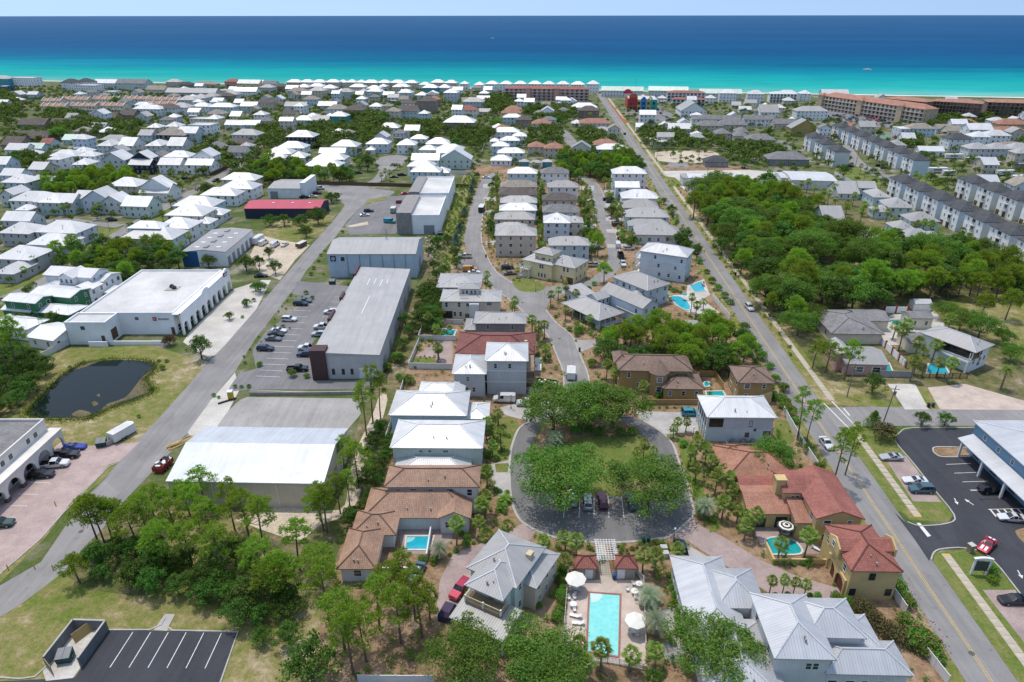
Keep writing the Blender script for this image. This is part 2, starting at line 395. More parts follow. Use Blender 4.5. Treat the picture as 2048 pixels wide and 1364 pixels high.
def oak_proto(h, rad_, cl, lf=.34, per=95, mat=None, low=.32):
 tb, cb = MB(), MB()
 tz = h*low; tb.tube([(0,0,0),(.1,0,tz*.5),(0,.1,tz)], [.26,.2,.17], 7)
 f1, f2 = RT.uniform(0,6), RT.uniform(0,6)
 for i in range(cl):
  a = i*2.39996+RT.uniform(-.4,.4); u = (i+.5)/cl; q = math.sqrt(u); lob = 1+.20*math.sin(3*a+f1)+.14*math.sin(5*a+f2)
  rr = rad_*q*(.74+.30*RT.random())*lob; zz = tz+(h-tz)*(.22+.70*math.sqrt(max(0,1-q*q*.92)))*(.74+.36*RT.random())-.4
  c = Vector((math.cos(a)*rr, math.sin(a)*rr, zz)); s = rad_*(.16+.20*RT.random())
  if i % 2 == 0: limbs(tb, (0,0,tz*.9), [c-Vector((0,0,.3))], .08, 4)
  leaves(cb, c, s, per, lf, .7, .35)
  if i % 3 == 0: leaves(cb, (c.x*.85, c.y*.85, c.z-s*1.0), s*.9, per//2, lf, .7, 0)
 return tb, cb, OBARK, mat or L_OAK
def palm_proto(h, nf=30, L=1.0):
 tb, cb = MB(), MB(); ln = RT.uniform(-.25,.25)
 tb.tube([(ln*t*t, .1*math.sin(t*3), h*t) for t in (0,.3,.6,.85,1.)], [.19,.15,.14,.16,.13], 7)
 top = Vector((ln, .02, h))
 for i in range(nf):
  a = i*2.39996+RT.uniform(-.2,.2); el = rad(78-128*((i+.5)/nf)**.9+RT.uniform(-8,8))
  d = Vector((math.cos(a)*math.cos(el), math.sin(a)*math.cos(el), math.sin(el)))
  s = d.cross(Vector((0,0,1))).normalized(); u = s.cross(d)
  pl = L*(.75+.35*RT.random()); t = top+d*pl*.95-Vector((0,0,.12*pl))
  w = s*.035; cb.add([top-w, top+w, t+w*.6, t-w*.6], [(0,1,2,3)])
  nb = 11; bl = L*(.8+.3*RT.random())
  for k in range(nb):
   f = (k/(nb-1)-.5)*2; an = f*1.25
   e = (d*math.cos(an)+s*math.sin(an)+u*(.10-.22*abs(f))).normalized(); ee = bl*(1-.28*abs(f))
   mid = t+e*ee*.55; tip = t+e*ee-Vector((0,0,.20*ee+.12*RT.random()))
   sw = (s*math.cos(an)-d*math.sin(an)).normalized()*.07*L
   cb.add([t, mid-sw, tip, mid+sw], [(0,1,2,3)])
 for i in range(10):   # dead skirt
  a = i*2.4; cb.add([top-Vector((0,0,.1)), top+Vector((math.cos(a)*.45, math.sin(a)*.45,-.75)), top+Vector((math.cos(a+.5)*.4, math.sin(a+.5)*.4,-.9))], [(0,1,2)])
 return tb, cb, PBARK, L_PALM
def pindo_proto(h, nf=34, L=2.1, mat=None):
 tb, cb = MB(), MB()
 tb.tube([(0,0,0),(.02,0,h*.5),(0,0,h)], [.24,.22,.2], 7); top = Vector((0,0,h))
 for i in range(nf):
  a = i*2.39996; el = rad(75-85*((i+.5)/nf)); fl = L*(.8+.3*RT.random())
  hd = Vector((math.cos(a), math.sin(a), 0)); s = Vector((-hd.y, hd.x, 0)); prev = top; n = 7
  for k in range(1, n+1):
   t = k/n; e2 = el-t*1.25; p = prev+(hd*math.cos(e2)+Vector((0,0,math.sin(e2))))*(fl/n)
   cb.add([prev-s*.03, prev+s*.03, p+s*.02, p-s*.02], [(0,1,2,3)])
   ll = .55*math.sin(min(1,t*1.1+.15)*2.6)*L/2.1+.12
   for sg in (-1, 1):
    dr = (s*sg+(p-prev).normalized()*.55+Vector((0,0,.25-.35*t))).normalized()
    for q in (0, .5):
     b = prev.lerp(p, q); f = (p-prev).normalized()*.045
     cb.add([b-f, b+f, b+dr*ll], [(0,1,2)])
   prev = p
 return tb, cb, PBARK, mat or L_PINDO
def shrub_proto(h, rad_, cl, per, lf=.2, mat=None, cone=False):
 tb, cb = MB(), MB()
 tb.tube([(0,0,0),(.03,0,h*.3),(0,0,h*.6)], [.06,.05,.03], 5)
 for i in range(cl):
  a = i*2.4; u = (i+.5)/cl
  if cone: zz = h*(.08+.86*u); rr = rad_*(1-u)**.8*(.5+.4*RT.random()); s = rad_*(.42*(1-u)+.16)
  else:
   q = math.sqrt(u); rr = rad_*q*.72; zz = h*(.22+.55*math.sqrt(1-q*q*.95)); s = rad_*.42
  leaves(cb, (math.cos(a)*rr, math.sin(a)*rr, zz), s, per, lf, .8, .25)
 return tb, cb, OBARK, mat or L_SHRUB
PROTO = {}
def reg(kind, *gens):
 PROTO[kind] = []
 for i, (tb, cb, tm, cm) in enumerate(gens):
  PROTO[kind].append((tb.mesh(kind+'_trunk', [tm], uv=False, smooth=True), cb.mesh(kind+'_crown', [cm], uv=False)))
reg('pine', *[pine_proto(h, r, c, l) for h, r, c, l in ((10.5,2.6,15,.5),(9.2,2.8,17,-.6),(11.5,2.5,16,.3),(8.4,3.0,18,.8),(10,3.1,20,-.3))])
reg('tallpine', *[pine_proto(h, r, c, l) for h, r, c, l in ((13.5,2.4,13,.6),(14.5,2.7,15,-.5))])
reg('oak', *[oak_proto(h, r, c, .27, 185) for h, r, c in ((7.5,4.8,50),(7.,4.4,44),(8.2,5.2,54),(7.2,4.9,42))])
reg('scrub', *[oak_proto(h, r, c, .33, 80, L_SCRUB, .25) for h, r, c in ((5.6,2.9,30),(6.4,3.2,34),(5.,3.2,30),(7.,3.,34),(5.8,3.5,38))])
reg('sandpine', *[pine_proto(h, r, c, l) for h, r, c, l in ((7.2,2.7,20,.3),(6.5,2.5,18,-.4),(8,2.8,22,.2))])
reg('palm', *[palm_proto(h, n, l) for h, n, l in ((4.2,30,1.0),(5.0,34,1.05),(3.6,28,.95),(5.6,32,1.0))])
reg('pindo', pindo_proto(1.6), pindo_proto(2.2))
reg('datepalm', pindo_proto(5.2, 40, 2.6, L_PALM))
reg('sago', pindo_proto(.35, 22, 1.0, L_SHRUB), pindo_proto(.4, 24, 1.15, L_YEL))
reg('shrub', shrub_proto(1.3,.9,12,55), shrub_proto(1.6,1.0,14,60), shrub_proto(1.0,.8,10,50))
reg('ysh', shrub_proto(1.3,1.,12,55,.2,L_YEL), shrub_proto(1.0,.8,10,50,.2,L_YEL))
reg('bsh', shrub_proto(2.2,1.5,20,60,.22,L_BROWN), shrub_proto(1.9,1.4,18,60,.22,L_BROWN))
reg('rsh', shrub_proto(2.4,1.5,20,55,.24,L_RED))
reg('cone', shrub_proto(4.6,1.9,34,62,.28,L_SHRUB,True), shrub_proto(4.0,1.6,30,60,.26,L_SHRUB,True))
reg('bluec', shrub_proto(5.0,2.4,38,62,.3,L_BLUE,True))
def flower_layer():
 m = MB()
 for i in range(34):
  d = rdir(.5); p = Vector((d.x*1.35, d.y*1.35, 1.15+d.z*1.0)); leaves(m, p, .05, 1, .20, 1, .3)
 return m.mesh('blossom', [PINKF], uv=False)
FLOWER = flower_layer()
KNAME = {'pine': 'pine_tree', 'tallpine': 'pine_tree', 'oak': 'oak_tree', 'scrub': 'scrub_oak', 'sandpine': 'sand_pine', 'palm': 'palm_tree', 'pindo': 'pindo_palm', 'datepalm': 'date_palm', 'sago': 'sago_palm', 'shrub': 'shrub', 'ysh': 'shrub', 'bsh': 'shrub', 'rsh': 'shrub', 'cone': 'cedar_shrub', 'bluec': 'cypress_tree', 'oleander': 'oleander_shrub'}
KCAT = {'pine': 'pine tree', 'tallpine': 'pine tree', 'oak': 'oak tree', 'scrub': 'oak tree', 'sandpine': 'pine tree', 'palm': 'palm tree', 'pindo': 'palm tree', 'datepalm': 'palm tree', 'sago': 'palm plant', 'cone': 'shrub', 'bluec': 'cypress tree'}
TREES = []
def tree(kind, loc, s=1., label=None, group=None, vi=None, z=0.):
 base = 'shrub' if kind == 'oleander' else kind
 v = PROTO[base][vi if vi is not None else RT.randrange(len(PROTO[base]))]
 t = thing(KNAME[kind], label, KCAT.get(kind, 'shrub'), (loc[0], loc[1], z), RT.uniform(0, 6.28), group)
 sh = isinstance(s, tuple)
 t.scale = s if sh else (s*RT.uniform(.92,1.08), s*RT.uniform(.92,1.08), s*RT.uniform(.94,1.08))
 obj('stem' if base in ('shrub','ysh','bsh','rsh','cone') else 'trunk', v[0], t); obj('fronds' if base in ('palm','pindo','datepalm','sago') else 'crown', v[1], t)
 if kind == 'oleander': obj('blossom', FLOWER, t, sc=.8)
 TREES.append(t); return t
# ------------------------------------------------------------------ vehicles
def car_parts(kind):
 """stations: y, half width, z_bottom, z_belt, half width at top, z_top"""
 S = {'sedan': ([(2.38,.70,.32,.52,.62,.58),(2.15,.86,.24,.66,.76,.72),(1.1,.90,.22,.82,.80,.90),(.85,.90,.22,.88,.78,.96),(.15,.90,.22,.92,.62,1.42),(-.65,.90,.22,.93,.62,1.43),(-1.5,.90,.22,.95,.70,1.06),(-2.15,.87,.24,.92,.76,1.02),(-2.38,.74,.34,.72,.66,.82)], 3, 5, (3,4,5), .33, (1.42,-1.42)),
   'coupe': ([(2.35,.74,.28,.48,.66,.54),(2.1,.92,.2,.64,.82,.70),(.9,.95,.2,.80,.84,.88),(.55,.95,.2,.84,.82,.92),(-.1,.94,.2,.88,.62,1.28),(-.75,.94,.2,.90,.62,1.29),(-1.6,.95,.2,.94,.72,1.02),(-2.15,.93,.22,.92,.80,1.0),(-2.36,.80,.34,.72,.7,.84)], 3, 5, (3,4), .35, (1.4,-1.42)),
   'suv': ([(2.38,.76,.4,.66,.68,.74),(2.2,.92,.32,.86,.82,.94),(1.2,.95,.3,1.0,.86,1.08),(.95,.95,.3,1.02,.84,1.12),(.3,.95,.3,1.04,.72,1.68),(-1.0,.95,.3,1.05,.72,1.72),(-1.95,.95,.3,1.05,.70,1.66),(-2.3,.93,.32,1.0,.80,1.08),(-2.42,.82,.42,.8,.74,.86)], 3, 6, (3,4,5,6), .37, (1.45,-1.42)),
   'truck': ([(2.75,.80,.45,.78,.72,.84),(2.55,.96,.36,.98,.86,1.04),(1.55,.99,.34,1.1,.90,1.16),(1.3,.99,.34,1.12,.88,1.2),(.7,.99,.34,1.14,.76,1.82),(-.55,.99,.34,1.14,.76,1.84),(-.85,.99,.34,1.14,.9,1.16),(-2.7,.99,.36,1.14,.9,1.16),(-2.8,.96,.45,1.0,.88,1.04)], 3, 5, (3,4), .40, (1.75,-1.75)),
   'van': ([(2.75,.82,.4,.8,.74,.9),(2.55,.97,.32,1.05,.88,1.12),(1.75,1.0,.3,1.2,.92,1.3),(1.5,1.0,.3,1.22,.92,1.36),(.95,1.0,.3,1.26,.84,2.15),(.1,1.0,.3,1.28,.86,2.2),(-2.4,1.0,.3,1.28,.86,2.2),(-2.72,.99,.3,1.25,.86,2.1),(-2.8,.95,.38,1.1,.84,2.0)], 3, None, (3,4), .38, (1.85,-1.75))}[kind]
 st, ws, rw, side, wr, wy = S; n = len(st)
 def ring(s):
  y, hw, zb, zl, ht, zt = s; h = []
  h = [(hw*.9, zb), (hw, zb+(zl-zb)*.35), (hw*.985, zl), (ht, zt-.03*(zt-zl>.3)), (ht*.55, zt)]
  return [(x, y, z) for x, z in h]+[(-x, y, z) for x, z in reversed(h)]
 rings = [ring(s) for s in st]; K = 10
 body, wind, rear, sl, sr, bed = MB(), MB(), MB(), MB(), MB(), MB()
 V = [p for r in rings for p in r]
 def q(i, k): return [V[i*K+k], V[i*K+(k+1) % K], V[(i+1)*K+(k+1) % K], V[(i+1)*K+k]]
 for i in range(n-1):
  for k in range(K):
   f = q(i, k)
   if k in (3,4,5) and i == ws: tgt = wind
   elif k in (3,4,5) and rw is not None and i == rw: tgt = rear
   elif k == 2 and i in side: tgt = sr
   elif k == 6 and i in side: tgt = sl
   elif kind == 'truck' and i == 6 and k in (3,4,5): continue
   else: tgt = body
   tgt.add(f, [(3,2,1,0)])
 for k in (3, 6):
  for i in ([ws] if rw is None else [ws, rw]): body.tube([V[i*K+k], V[(i+1)*K+k]], [.045,.045], 4)
  for i in side[1:]: body.tube([V[i*K+(2 if k == 3 else 7)], V[i*K+k]], [.05,.05], 4)
 body.add(rings[0], [tuple(range(K))]); body.add(rings[-1], [tuple(range(K-1,-1,-1))])
 if kind == 'truck':
  bed.add([(.85,-.9,.7),(-.85,-.9,.7),(-.85,-2.68,.7),(.85,-2.68,.7),(.9,-.85,1.16),(-.9,-.85,1.16),(-.9,-2.7,1.16),(.9,-2.7,1.16)], [(0,1,2,3)[::-1],(0,1,5,4),(1,2,6,5),(2,3,7,6),(3,0,4,7)])
 wh = MB()
 nn = 12
 wh.add([(x, wr*math.cos(2*math.pi*i/nn), wr+wr*math.sin(2*math.pi*i/nn)) for x in (-.11,.11) for i in range(nn)], [(i,(i+1)%nn,nn+(i+1)%nn,nn+i) for i in range(nn)]+[tuple(range(nn)), tuple(range(nn,2*nn))])
 for x in (-.115,.115): wh.add([(x, wr*.62*math.cos(2*math.pi*i/8), wr+wr*.62*math.sin(2*math.pi*i/8)) for i in range(8)], [tuple(range(8))], 1)
 fr, re = st[0], st[-1]
 hl = MB().box(-.16,.16,-.10,.05,-.07,.07); tl = MB().box(-.13,.13,-.05,.06,-.08,.08)
 return dict(bed=bed, body=body, wind=wind, rear=rear, sl=sl, sr=sr, wheel=wh, hl=hl, tl=tl, wy=wy, hw=st[3][1], fy=st[1][0]+.08, fz=st[1][3]-.12, ry=st[-2][0]-.1, rz=st[-2][3]-.14, wr=wr)
LAMPW = plain('headlamp glass', (.55,.55,.55), .1); LAMPR = plain('tail lamp red', (.35,.01,.01), .2); BED = plain('truck bed liner', (.03,.03,.03), .8)
CARS = {}
def paintm(name, col, rough=.25, metal=.25):
 key = 'paint '+name
 if key in MATS: return MATS[key]
 t = NT(key); MATS[key] = t.out(col, rough, metal, .5, Coat_Weight=.6, Coat_Roughness=.05); return MATS[key]
PAINT = {'white': (.68,.68,.67), 'silver': (.42,.43,.44), 'grey': (.13,.14,.15), 'black': (.010,.010,.012), 'red': (.42,.012,.03), 'crimson': (.36,.01,.045), 'maroon': (.10,.01,.03), 'blue': (.012,.03,.30), 'navy': (.015,.025,.06), 'teal': (.01,.26,.34), 'slate blue': (.05,.12,.15), 'yellow': (.70,.45,.01), 'tan': (.40,.33,.23), 'purple': (.05,.03,.08), 'orange': (.6,.25,.03), 'dark green': (.02,.06,.05)}
def carproto(kind):
 if kind in CARS: return CARS[kind]
 p = car_parts(kind); base = paintm('white', PAINT['white'])
 d = dict(p)
 d['me'] = {k: p[k].mesh('car_'+kind+'_'+k, ms, uv=False) for k, ms in (('body',[base]),('bed',[BED]),('wind',[CARGLASS]),('rear',[CARGLASS]),('sl',[CARGLASS]),('sr',[CARGLASS]),('wheel',[TYRE,RIM]),('hl',[LAMPW]),('tl',[LAMPR])) if p[k].f}
 one = MB()
 for k, mi in (('body',0),('bed',2),('wind',1),('rear',1),('sl',1),('sr',1)):
  one.add(p[k].v, p[k].f, mi)
 for sx in (-1,1):
  for wy in p['wy']:
   one.add([(v[0]+sx*(p['hw']-.1), v[1]+wy, v[2]) for v in p['wheel'].v], p['wheel'].f, 2)
 d['one'] = one.mesh('car_'+kind, [base, CARGLASS, TYRE], uv=False)
 CARS[kind] = d; return d
def car(kind, colour, x, y, hd, label, near=True, group=None, loc=None, sc=1.):
 """hd: plan heading in degrees, 0 = away from the camera, 90 = to the right"""
 d = carproto(kind); p = loc or P(x, y); m = paintm(colour, PAINT[colour])
 nm = {'sedan': 'parked_car', 'coupe': 'parked_car', 'suv': 'parked_suv', 'truck': 'pickup_truck', 'van': 'parked_van'}[kind]
 cat = {'sedan': 'car', 'coupe': 'car', 'suv': 'car', 'truck': 'pickup truck', 'van': 'van'}[kind]
 rz = -rad(hd)
 if not near:
  o = obj(nm, d['one'], None, (p.x, p.y, .03), rz, sc); omat(o, m); return tag(o, label, cat, group)
 t = thing(nm, label, cat, (p.x, p.y, .03), rz, group); t.scale = (sc, sc, sc)
 omat(obj('body', d['me']['body'], t), m)
 if 'bed' in d['me']: obj('truck_bed', d['me']['bed'], t)
 obj('windscreen', d['me']['wind'], t)
 if 'rear' in d['me']: obj('rear_window', d['me']['rear'], t)
 obj('side_window', d['me']['sl'], t); obj('side_window', d['me']['sr'], t)
 for sx in (-1, 1):
  for wy in d['wy']: obj('wheel', d['me']['wheel'], t, (sx*(d['hw']-.1), wy, 0))
  obj('headlight', d['me']['hl'], t, (sx*d['hw']*.68, d['fy'], d['fz'])); obj('tail_light', d['me']['tl'], t, (sx*d['hw']*.72, d['ry'], d['rz']))
 return t
# ------------------------------------------------------------------ building kit
def unit_window(frame, glass, sash=True):
 m = MB(); f = .10; fz = .08
 m.box(-.5,.5,-.07,0,0,fz); m.box(-.5,.5,-.07,0,1-fz,1)
 m.box(-.5,-.5+f,-.068,0,fz,1-fz); m.box(.5-f,.5,-.068,0,fz,1-fz)
 if sash: m.box(-.5+f,.5-f,-.045,0,.49,.53)
 m.add([(-.5+f,-.02,fz),(.5-f,-.02,fz),(.5-f,-.02,1-fz),(-.5+f,-.02,1-fz)], [(0,1,2,3)], 1)
 return m.mesh('window', [frame, glass], uv=False)
WIN = unit_window(TRIM, GLASS); WIND = unit_window(IRON, GLASS)
VENT = MB().cyl((0,0,0), .11, 0, .5, 6).cyl((0,0,0), .17, .5, .56, 6).mesh('roof_vent', [plain('vent pipe', (.30,.30,.30), .6)], uv=False)
CAPM = plain('pale ridge flashing', (.56,.57,.58), .5, .1)
def frame_only():
 m = MB(); f = .10; fz = .08
 m.box(-.5,.5,-.07,0,0,fz); m.box(-.5,.5,-.07,0,1-fz,1); m.box(-.5,-.5+f,-.068,0,fz,1-fz); m.box(.5-f,.5,-.068,0,fz,1-fz); m.box(-.5+f,.5-f,-.045,0,.49,.53)
 return m.mesh('window_frame', [TRIM], uv=False)
WFRAME = frame_only()
WPANE = MB().add([(-.4,-.02,.08),(.4,-.02,.08),(.4,-.02,.92),(-.4,-.02,.92)], [(0,1,2,3)]).mesh('window_pane', [GLASS], uv=False)
def panel_door(m1, rows=4):
 m = MB(); m.box(-.5,.5,-.05,0,0,1)
 for i in range(rows): m.box(-.46,.46,-.075,-.05,.04+i*.96/rows,.04+(i+.86)*.96/rows)
 return m.mesh('door', [m1], uv=False)
DOORW = panel_door(TRIM); DOORD = panel_door(DWOOD); DOORG = panel_door(plain('grey door paint', (.25,.27,.29), .5)); DOORM = panel_door(plain('dark maroon door', (.12,.03,.035), .5))
POST = MB().box(-.09,.09,-.09,.09,0,1).mesh('post', [TRIM], uv=False)
def roof_mesh(x0, x1, y0, y1, h, typ, rise, m, th=.2):
 mb = MB(); w, d = x1-x0, y1-y0; e = h-th
 c = [(x0,y0),(x1,y0),(x1,y1),(x0,y1)]
 lo = [(*p, e) for p in c]; hi = [(*p, h) for p in c]
 mb.add(lo+hi, [(0,1,5,4),(1,2,6,5),(2,3,7,6),(3,0,4,7),(3,2,1,0)])
 xm, ym, zt = (x0+x1)/2, (y0+y1)/2, h+rise
 if typ == 'hip':
  if w >= d:
   a, b = (x0+d/2, ym, zt), (x1-d/2, ym, zt)
   if w-d < .05: mb.add(hi+[a], [(0,1,4),(1,2,4),(2,3,4),(3,0,4)])
   else: mb.add(hi+[a,b], [(0,1,5,4),(1,2,5),(2,3,4,5),(3,0,4)])
  else:
   a, b = (xm, y0+w/2, zt), (xm, y1-w/2, zt)
   mb.add(hi+[a,b], [(0,1,4),(1,2,5,4),(2,3,5),(3,0,4,5)])
 elif typ == 'gx': mb.add(hi+[(x0,ym,zt),(x1,ym,zt)], [(0,1,5,4),(2,3,4,5),(1,2,5),(3,0,4)])
 elif typ == 'gy': mb.add(hi+[(xm,y0,zt),(xm,y1,zt)], [(1,2,5,4),(3,0,4,5),(0,1,4),(2,3,5)])
 elif typ == 'shed': mb.add(hi+[(x1,y1,zt),(x0,y1,zt)], [(0,1,4,5),(1,2,4),(2,3,5,4),(3,0,5)])
 elif typ == 'shedr': mb.add(hi+[(x1,y0,zt),(x1,y1,zt)], [(0,4,5,3),(0,1,4),(1,2,5,4),(2,3,5)])
 elif typ == 'shedl': mb.add(hi+[(x0,y0,zt),(x0,y1,zt)], [(4,1,2,5),(0,1,4),(2,3,5),(3,0,4,5)])
 return mb.mesh('roof', [m])
def ridge_caps(x0, x1, y0, y1, h, typ, rise, m):
 """raised ridge and hip flashing"""
 w, d = x1-x0, y1-y0; xm, ym, zt = (x0+x1)/2, (y0+y1)/2, h+rise; mb = MB()
 def bar(a, b): mb.tube([Vector(a)+Vector((0,0,.02)), Vector(b)+Vector((0,0,.02))], [.13,.13], 5)
 if typ == 'hip':
  a, b = ((x0+d/2,ym,zt),(x1-d/2,ym,zt)) if w >= d else ((xm,y0+w/2,zt),(xm,y1-w/2,zt))
  if (Vector(a)-Vector(b)).length > .3: bar(a, b)
  if w >= d: prs = [((x0,y0,h),a),((x0,y1,h),a),((x1,y0,h),b),((x1,y1,h),b)]
  else: prs = [((x0,y0,h),a),((x1,y0,h),a),((x0,y1,h),b),((x1,y1,h),b)]
  for p, q in prs: bar(p, q)
 elif typ == 'gx': bar((x0,ym,zt),(x1,ym,zt))
 elif typ == 'gy': bar((xm,y0,zt),(xm,y1,zt))
 else: return None
 return mb.mesh('ridge_cap', [m], uv=False)
class House:
 def __init__(s, name, label, cat='house', rot=0., group=None, near=False, org=None, wall='w', roof='w', board=False):
  s.name, s.near, s.wall, s.rc, s.board = name, near, wall, roof, board
  s.rot = rad(rot); s.o = None; s.args = (name, label, cat, group); s.vols = []; s.t = None
  s.ux = Vector((math.cos(s.rot), math.sin(s.rot), 0)); s.uy = Vector((-s.ux.y, s.ux.x, 0))
  if org is not None: s.start(org)
 def start(s, p):
  s.o = Vector((p[0], p[1], 0)); n, l, c, g = s.args; s.t = thing(n, l, c, s.o, s.rot, g)
 def loc(s, p): d = Vector(p)-s.o; return d.dot(s.ux), d.dot(s.uy)
 def edge(s, x1, x2, y, h):
  """near eave from pixels: returns world mid point and the two half extents along ux"""
  X1, Y = px(x1, y); X2, _ = px(x2, y); pm = P0((X1+X2)/2, Y, h); r = []
  for X in (X1, X2):
   t = 0.
   for _ in range(6):
    q = pm+s.ux*t; e = X-Q0(q)[0]; g = (Q0(q+s.ux*.1)[0]-Q0(q)[0])/.1; t += e/g
   r.append(t)
  return pm, r[0], r[1]
 def depth(s, pm, yfar):
  Y = px(0, yfar)[1]; t = 8.
  for _ in range(12):
   q = pm+s.uy*t; e = Y-Q0(q)[1]; g = (Q0(q+s.uy*.1)[1]-Q0(q)[1])/.1; t += max(-30, min(30, e/g))
  return t
 def vol(s, x1, x2, y, d, h, roof='hip', rise=None, oh=.45, z0=0., wall=None, rc=None, st=None, win=None, board=None, name='wall', th=.2, wk=1., caps=None, wh=None):
  """near eave pixels x1..x2 at y, depth d in metres (or minus the pixel row of the far eave), eave height h"""
  pm, a, b = s.edge(x1, x2, y, h)
  if d < 0: d = s.depth(pm, -d)
  if s.o is None: s.start(pm+s.ux*((a+b)/2))
  cx, cy = s.loc(pm); return s.box(cx+a, cx+b, cy, cy+d, h, roof, rise, oh, z0, wall, rc, st, win, board, name, th, wk, caps, wh)
 def box(s, x0, x1, y0, y1, h, roof='hip', rise=None, oh=.45, z0=0., wall=None, rc=None, st=None, win=None, board=None, name='wall', th=.2, wk=1., caps=None, wh=None):
  w, d = x1-x0, y1-y0; wall = wall or s.wall; rc = rc or s.rc
  if rise is None: rise = .27*min(w, d) if roof == 'hip' else (.3*(d if roof == 'gx' else w) if roof in ('gx','gy') else .9)
  wm = wall if not isinstance(wall, str) else (None if wall == '-' else wallm(wall, s.board if board is None else board)); rm = roofm(rc)
  if roof == 'flat': oh = 0.
  X0, X1, Y0, Y1 = x0+oh, x1-oh, y0+oh, y1-oh
  if not (isinstance(wall, str) and wall == '-'):
   mb = MB(); top = h-(.1 if roof != 'flat' else 0)
   mb.add([(X0,Y0,z0),(X1,Y0,z0),(X1,Y1,z0),(X0,Y1,z0),(X0,Y0,top),(X1,Y0,top),(X1,Y1,top),(X0,Y1,top)], [(0,1,5,4),(1,2,6,5),(2,3,7,6),(3,0,4,7)])
   if roof == 'gy':
    k = (w-2*oh)/w; mb.add([(X0,Y0,top),(X1,Y0,top),((x0+x1)/2,Y0,top+rise*k),(X0,Y1,top),(X1,Y1,top),((x0+x1)/2,Y1,top+rise*k)], [(0,1,2),(4,3,5)])
   obj(name, mb.mesh('wall', [wm]), s.t)
  if roof == 'flat':
   m2 = MB(); m2.add([(X0+.15,Y0+.15,h-.45),(X1-.15,Y0+.15,h-.45),(X1-.15,Y1-.15,h-.45),(X0+.15,Y1-.15,h-.45)], [(0,1,2,3)])
   obj('roof', m2.mesh('roof', [rm]), s.t)
   m3 = MB()
   for q in ((X0-.06,X1+.06,Y0-.06,Y0+.25),(X0-.06,X1+.06,Y1-.25,Y1+.06),(X0-.06,X0+.25,Y0+.25,Y1-.25),(X1-.25,X1+.06,Y0+.25,Y1-.25)): m3.box(*q, h-.5, h+.08)
   obj('parapet', m3.mesh('parapet', [TRIM if wall in ('w','m','l','b') else wm]), s.t)
  elif roof != 'none':
   if roof == 'gy':
    # gable end overhang: the roof is a folded slab over the gable wall
    obj('roof', gable_slab(x0, x1, y0, y1, h, rise, rm, 'y', th), s.t)
   elif roof == 'gx':
    obj('roof', gable_slab(x0, x1, y0, y1, h, rise, rm, 'x', th), s.t)
    if not (isinstance(wall, str) and wall == '-'):
     k = (d-2*oh)/d; g = MB(); ym = (y0+y1)/2; top = h-.1
     g.add([(X0,Y0,top),(X0,Y1,top),(X0,ym,top+rise*k)], [(1,0,2)]); obj('gable', g.mesh('gable', [wm]), s.t)
     g = MB().add([(X1,Y0,top),(X1,Y1,top),(X1,ym,top+rise*k)], [(0,1,2)]); obj('gable', g.mesh('gable', [wm]), s.t)
   else:
    ro = obj('roof', roof_mesh(x0, x1, y0, y1, h, roof, rise, rm, th), s.t)
    if roof == 'hip' and z0 < 1 and min(w, d) > 6:
     for _ in range(2):
      k = RT.uniform(.2,.55); q = min(w, d)/2*k; xx = x0+q+(w-2*q)*RT.uniform(.25,.75); o = obj('roof_vent', VENT, s.t, (xx, y0+q, h+rise*k-.05), 0, RT.uniform(.7,1.3))
    if (s.near if caps is None else caps):
     cm = {'w': TRIM, 'g': CAPM, 'i': CAPM}.get(rc) or roofm(rc)
     rmh = ridge_caps(x0, x1, y0, y1, h, roof, rise, cm)
     if rmh: obj('ridge_cap', rmh, ro)
  v = (X0, X1, Y0, Y1, z0, h); s.vols.append(v)
  if z0 < 1: FOOT.append((s.o, s.ux, s.uy, X0, X1, Y0, Y1))
  st = st or max(1, round((h-z0)/3.1))
  if win:
   for face, n in zip('nlrf', win):
    if n: s.wins(v, face, n, st, wk, wh)
  return v
 def wins(s, v, face, n, st=1, wk=1., wh=None, skip=()):
  X0, X1, Y0, Y1, z0, h = v; fh = (h-z0)/st
  for k in range(st):
   if k in skip: continue
   for i in range(n):
    f = (i+.5)/n
    if s.near and n > 2: f += R.uniform(-.1,.1)/n
    ww = (.95 if R.random() < .75 else 1.5)*wk; hh = wh or min(1.5, fh*.5)
    s.win(v, face, f, z0+k*fh+fh*.33, ww, hh)
 def face(s, v, face, f):
  X0, X1, Y0, Y1 = v[:4]
  return {'n': ((X0+(X1-X0)*f, Y0), 0.), 'l': ((X0, Y1-(Y1-Y0)*f), -math.pi/2), 'r': ((X1, Y0+(Y1-Y0)*f), math.pi/2), 'f': ((X1-(X1-X0)*f, Y1), math.pi)}[face]
 def win(s, v, face, f, z, w=1., h=1.4, me=None):
  (x, y), rz = s.face(v, face, f)
  if s.near and me is None:
   o = obj('window', WFRAME, s.t, (x, y, z), rz, (w, 1, h)); obj('pane', WPANE, o); return o
  return obj('window', me or WIN, s.t, (x, y, z), rz, (w, 1, h))
 def door(s, v, face, f, w=1., h=2.1, me=None, z=0., name='door'):
  (x, y), rz = s.face(v, face, f)
  return obj(name, me or DOORW, s.t, (x, y, z+.02), rz, (w, 1, h))
 def part(s, name, mb, mats, uv=True): return obj(name, mb.mesh(name, mats if isinstance(mats, list) else [mats], uv), s.t)
 def posts(s, pts, z0, z1, k=1.):
  for x, y in pts: obj('post', POST, s.t, (x, y, z0), 0, (k, k, z1-z0))
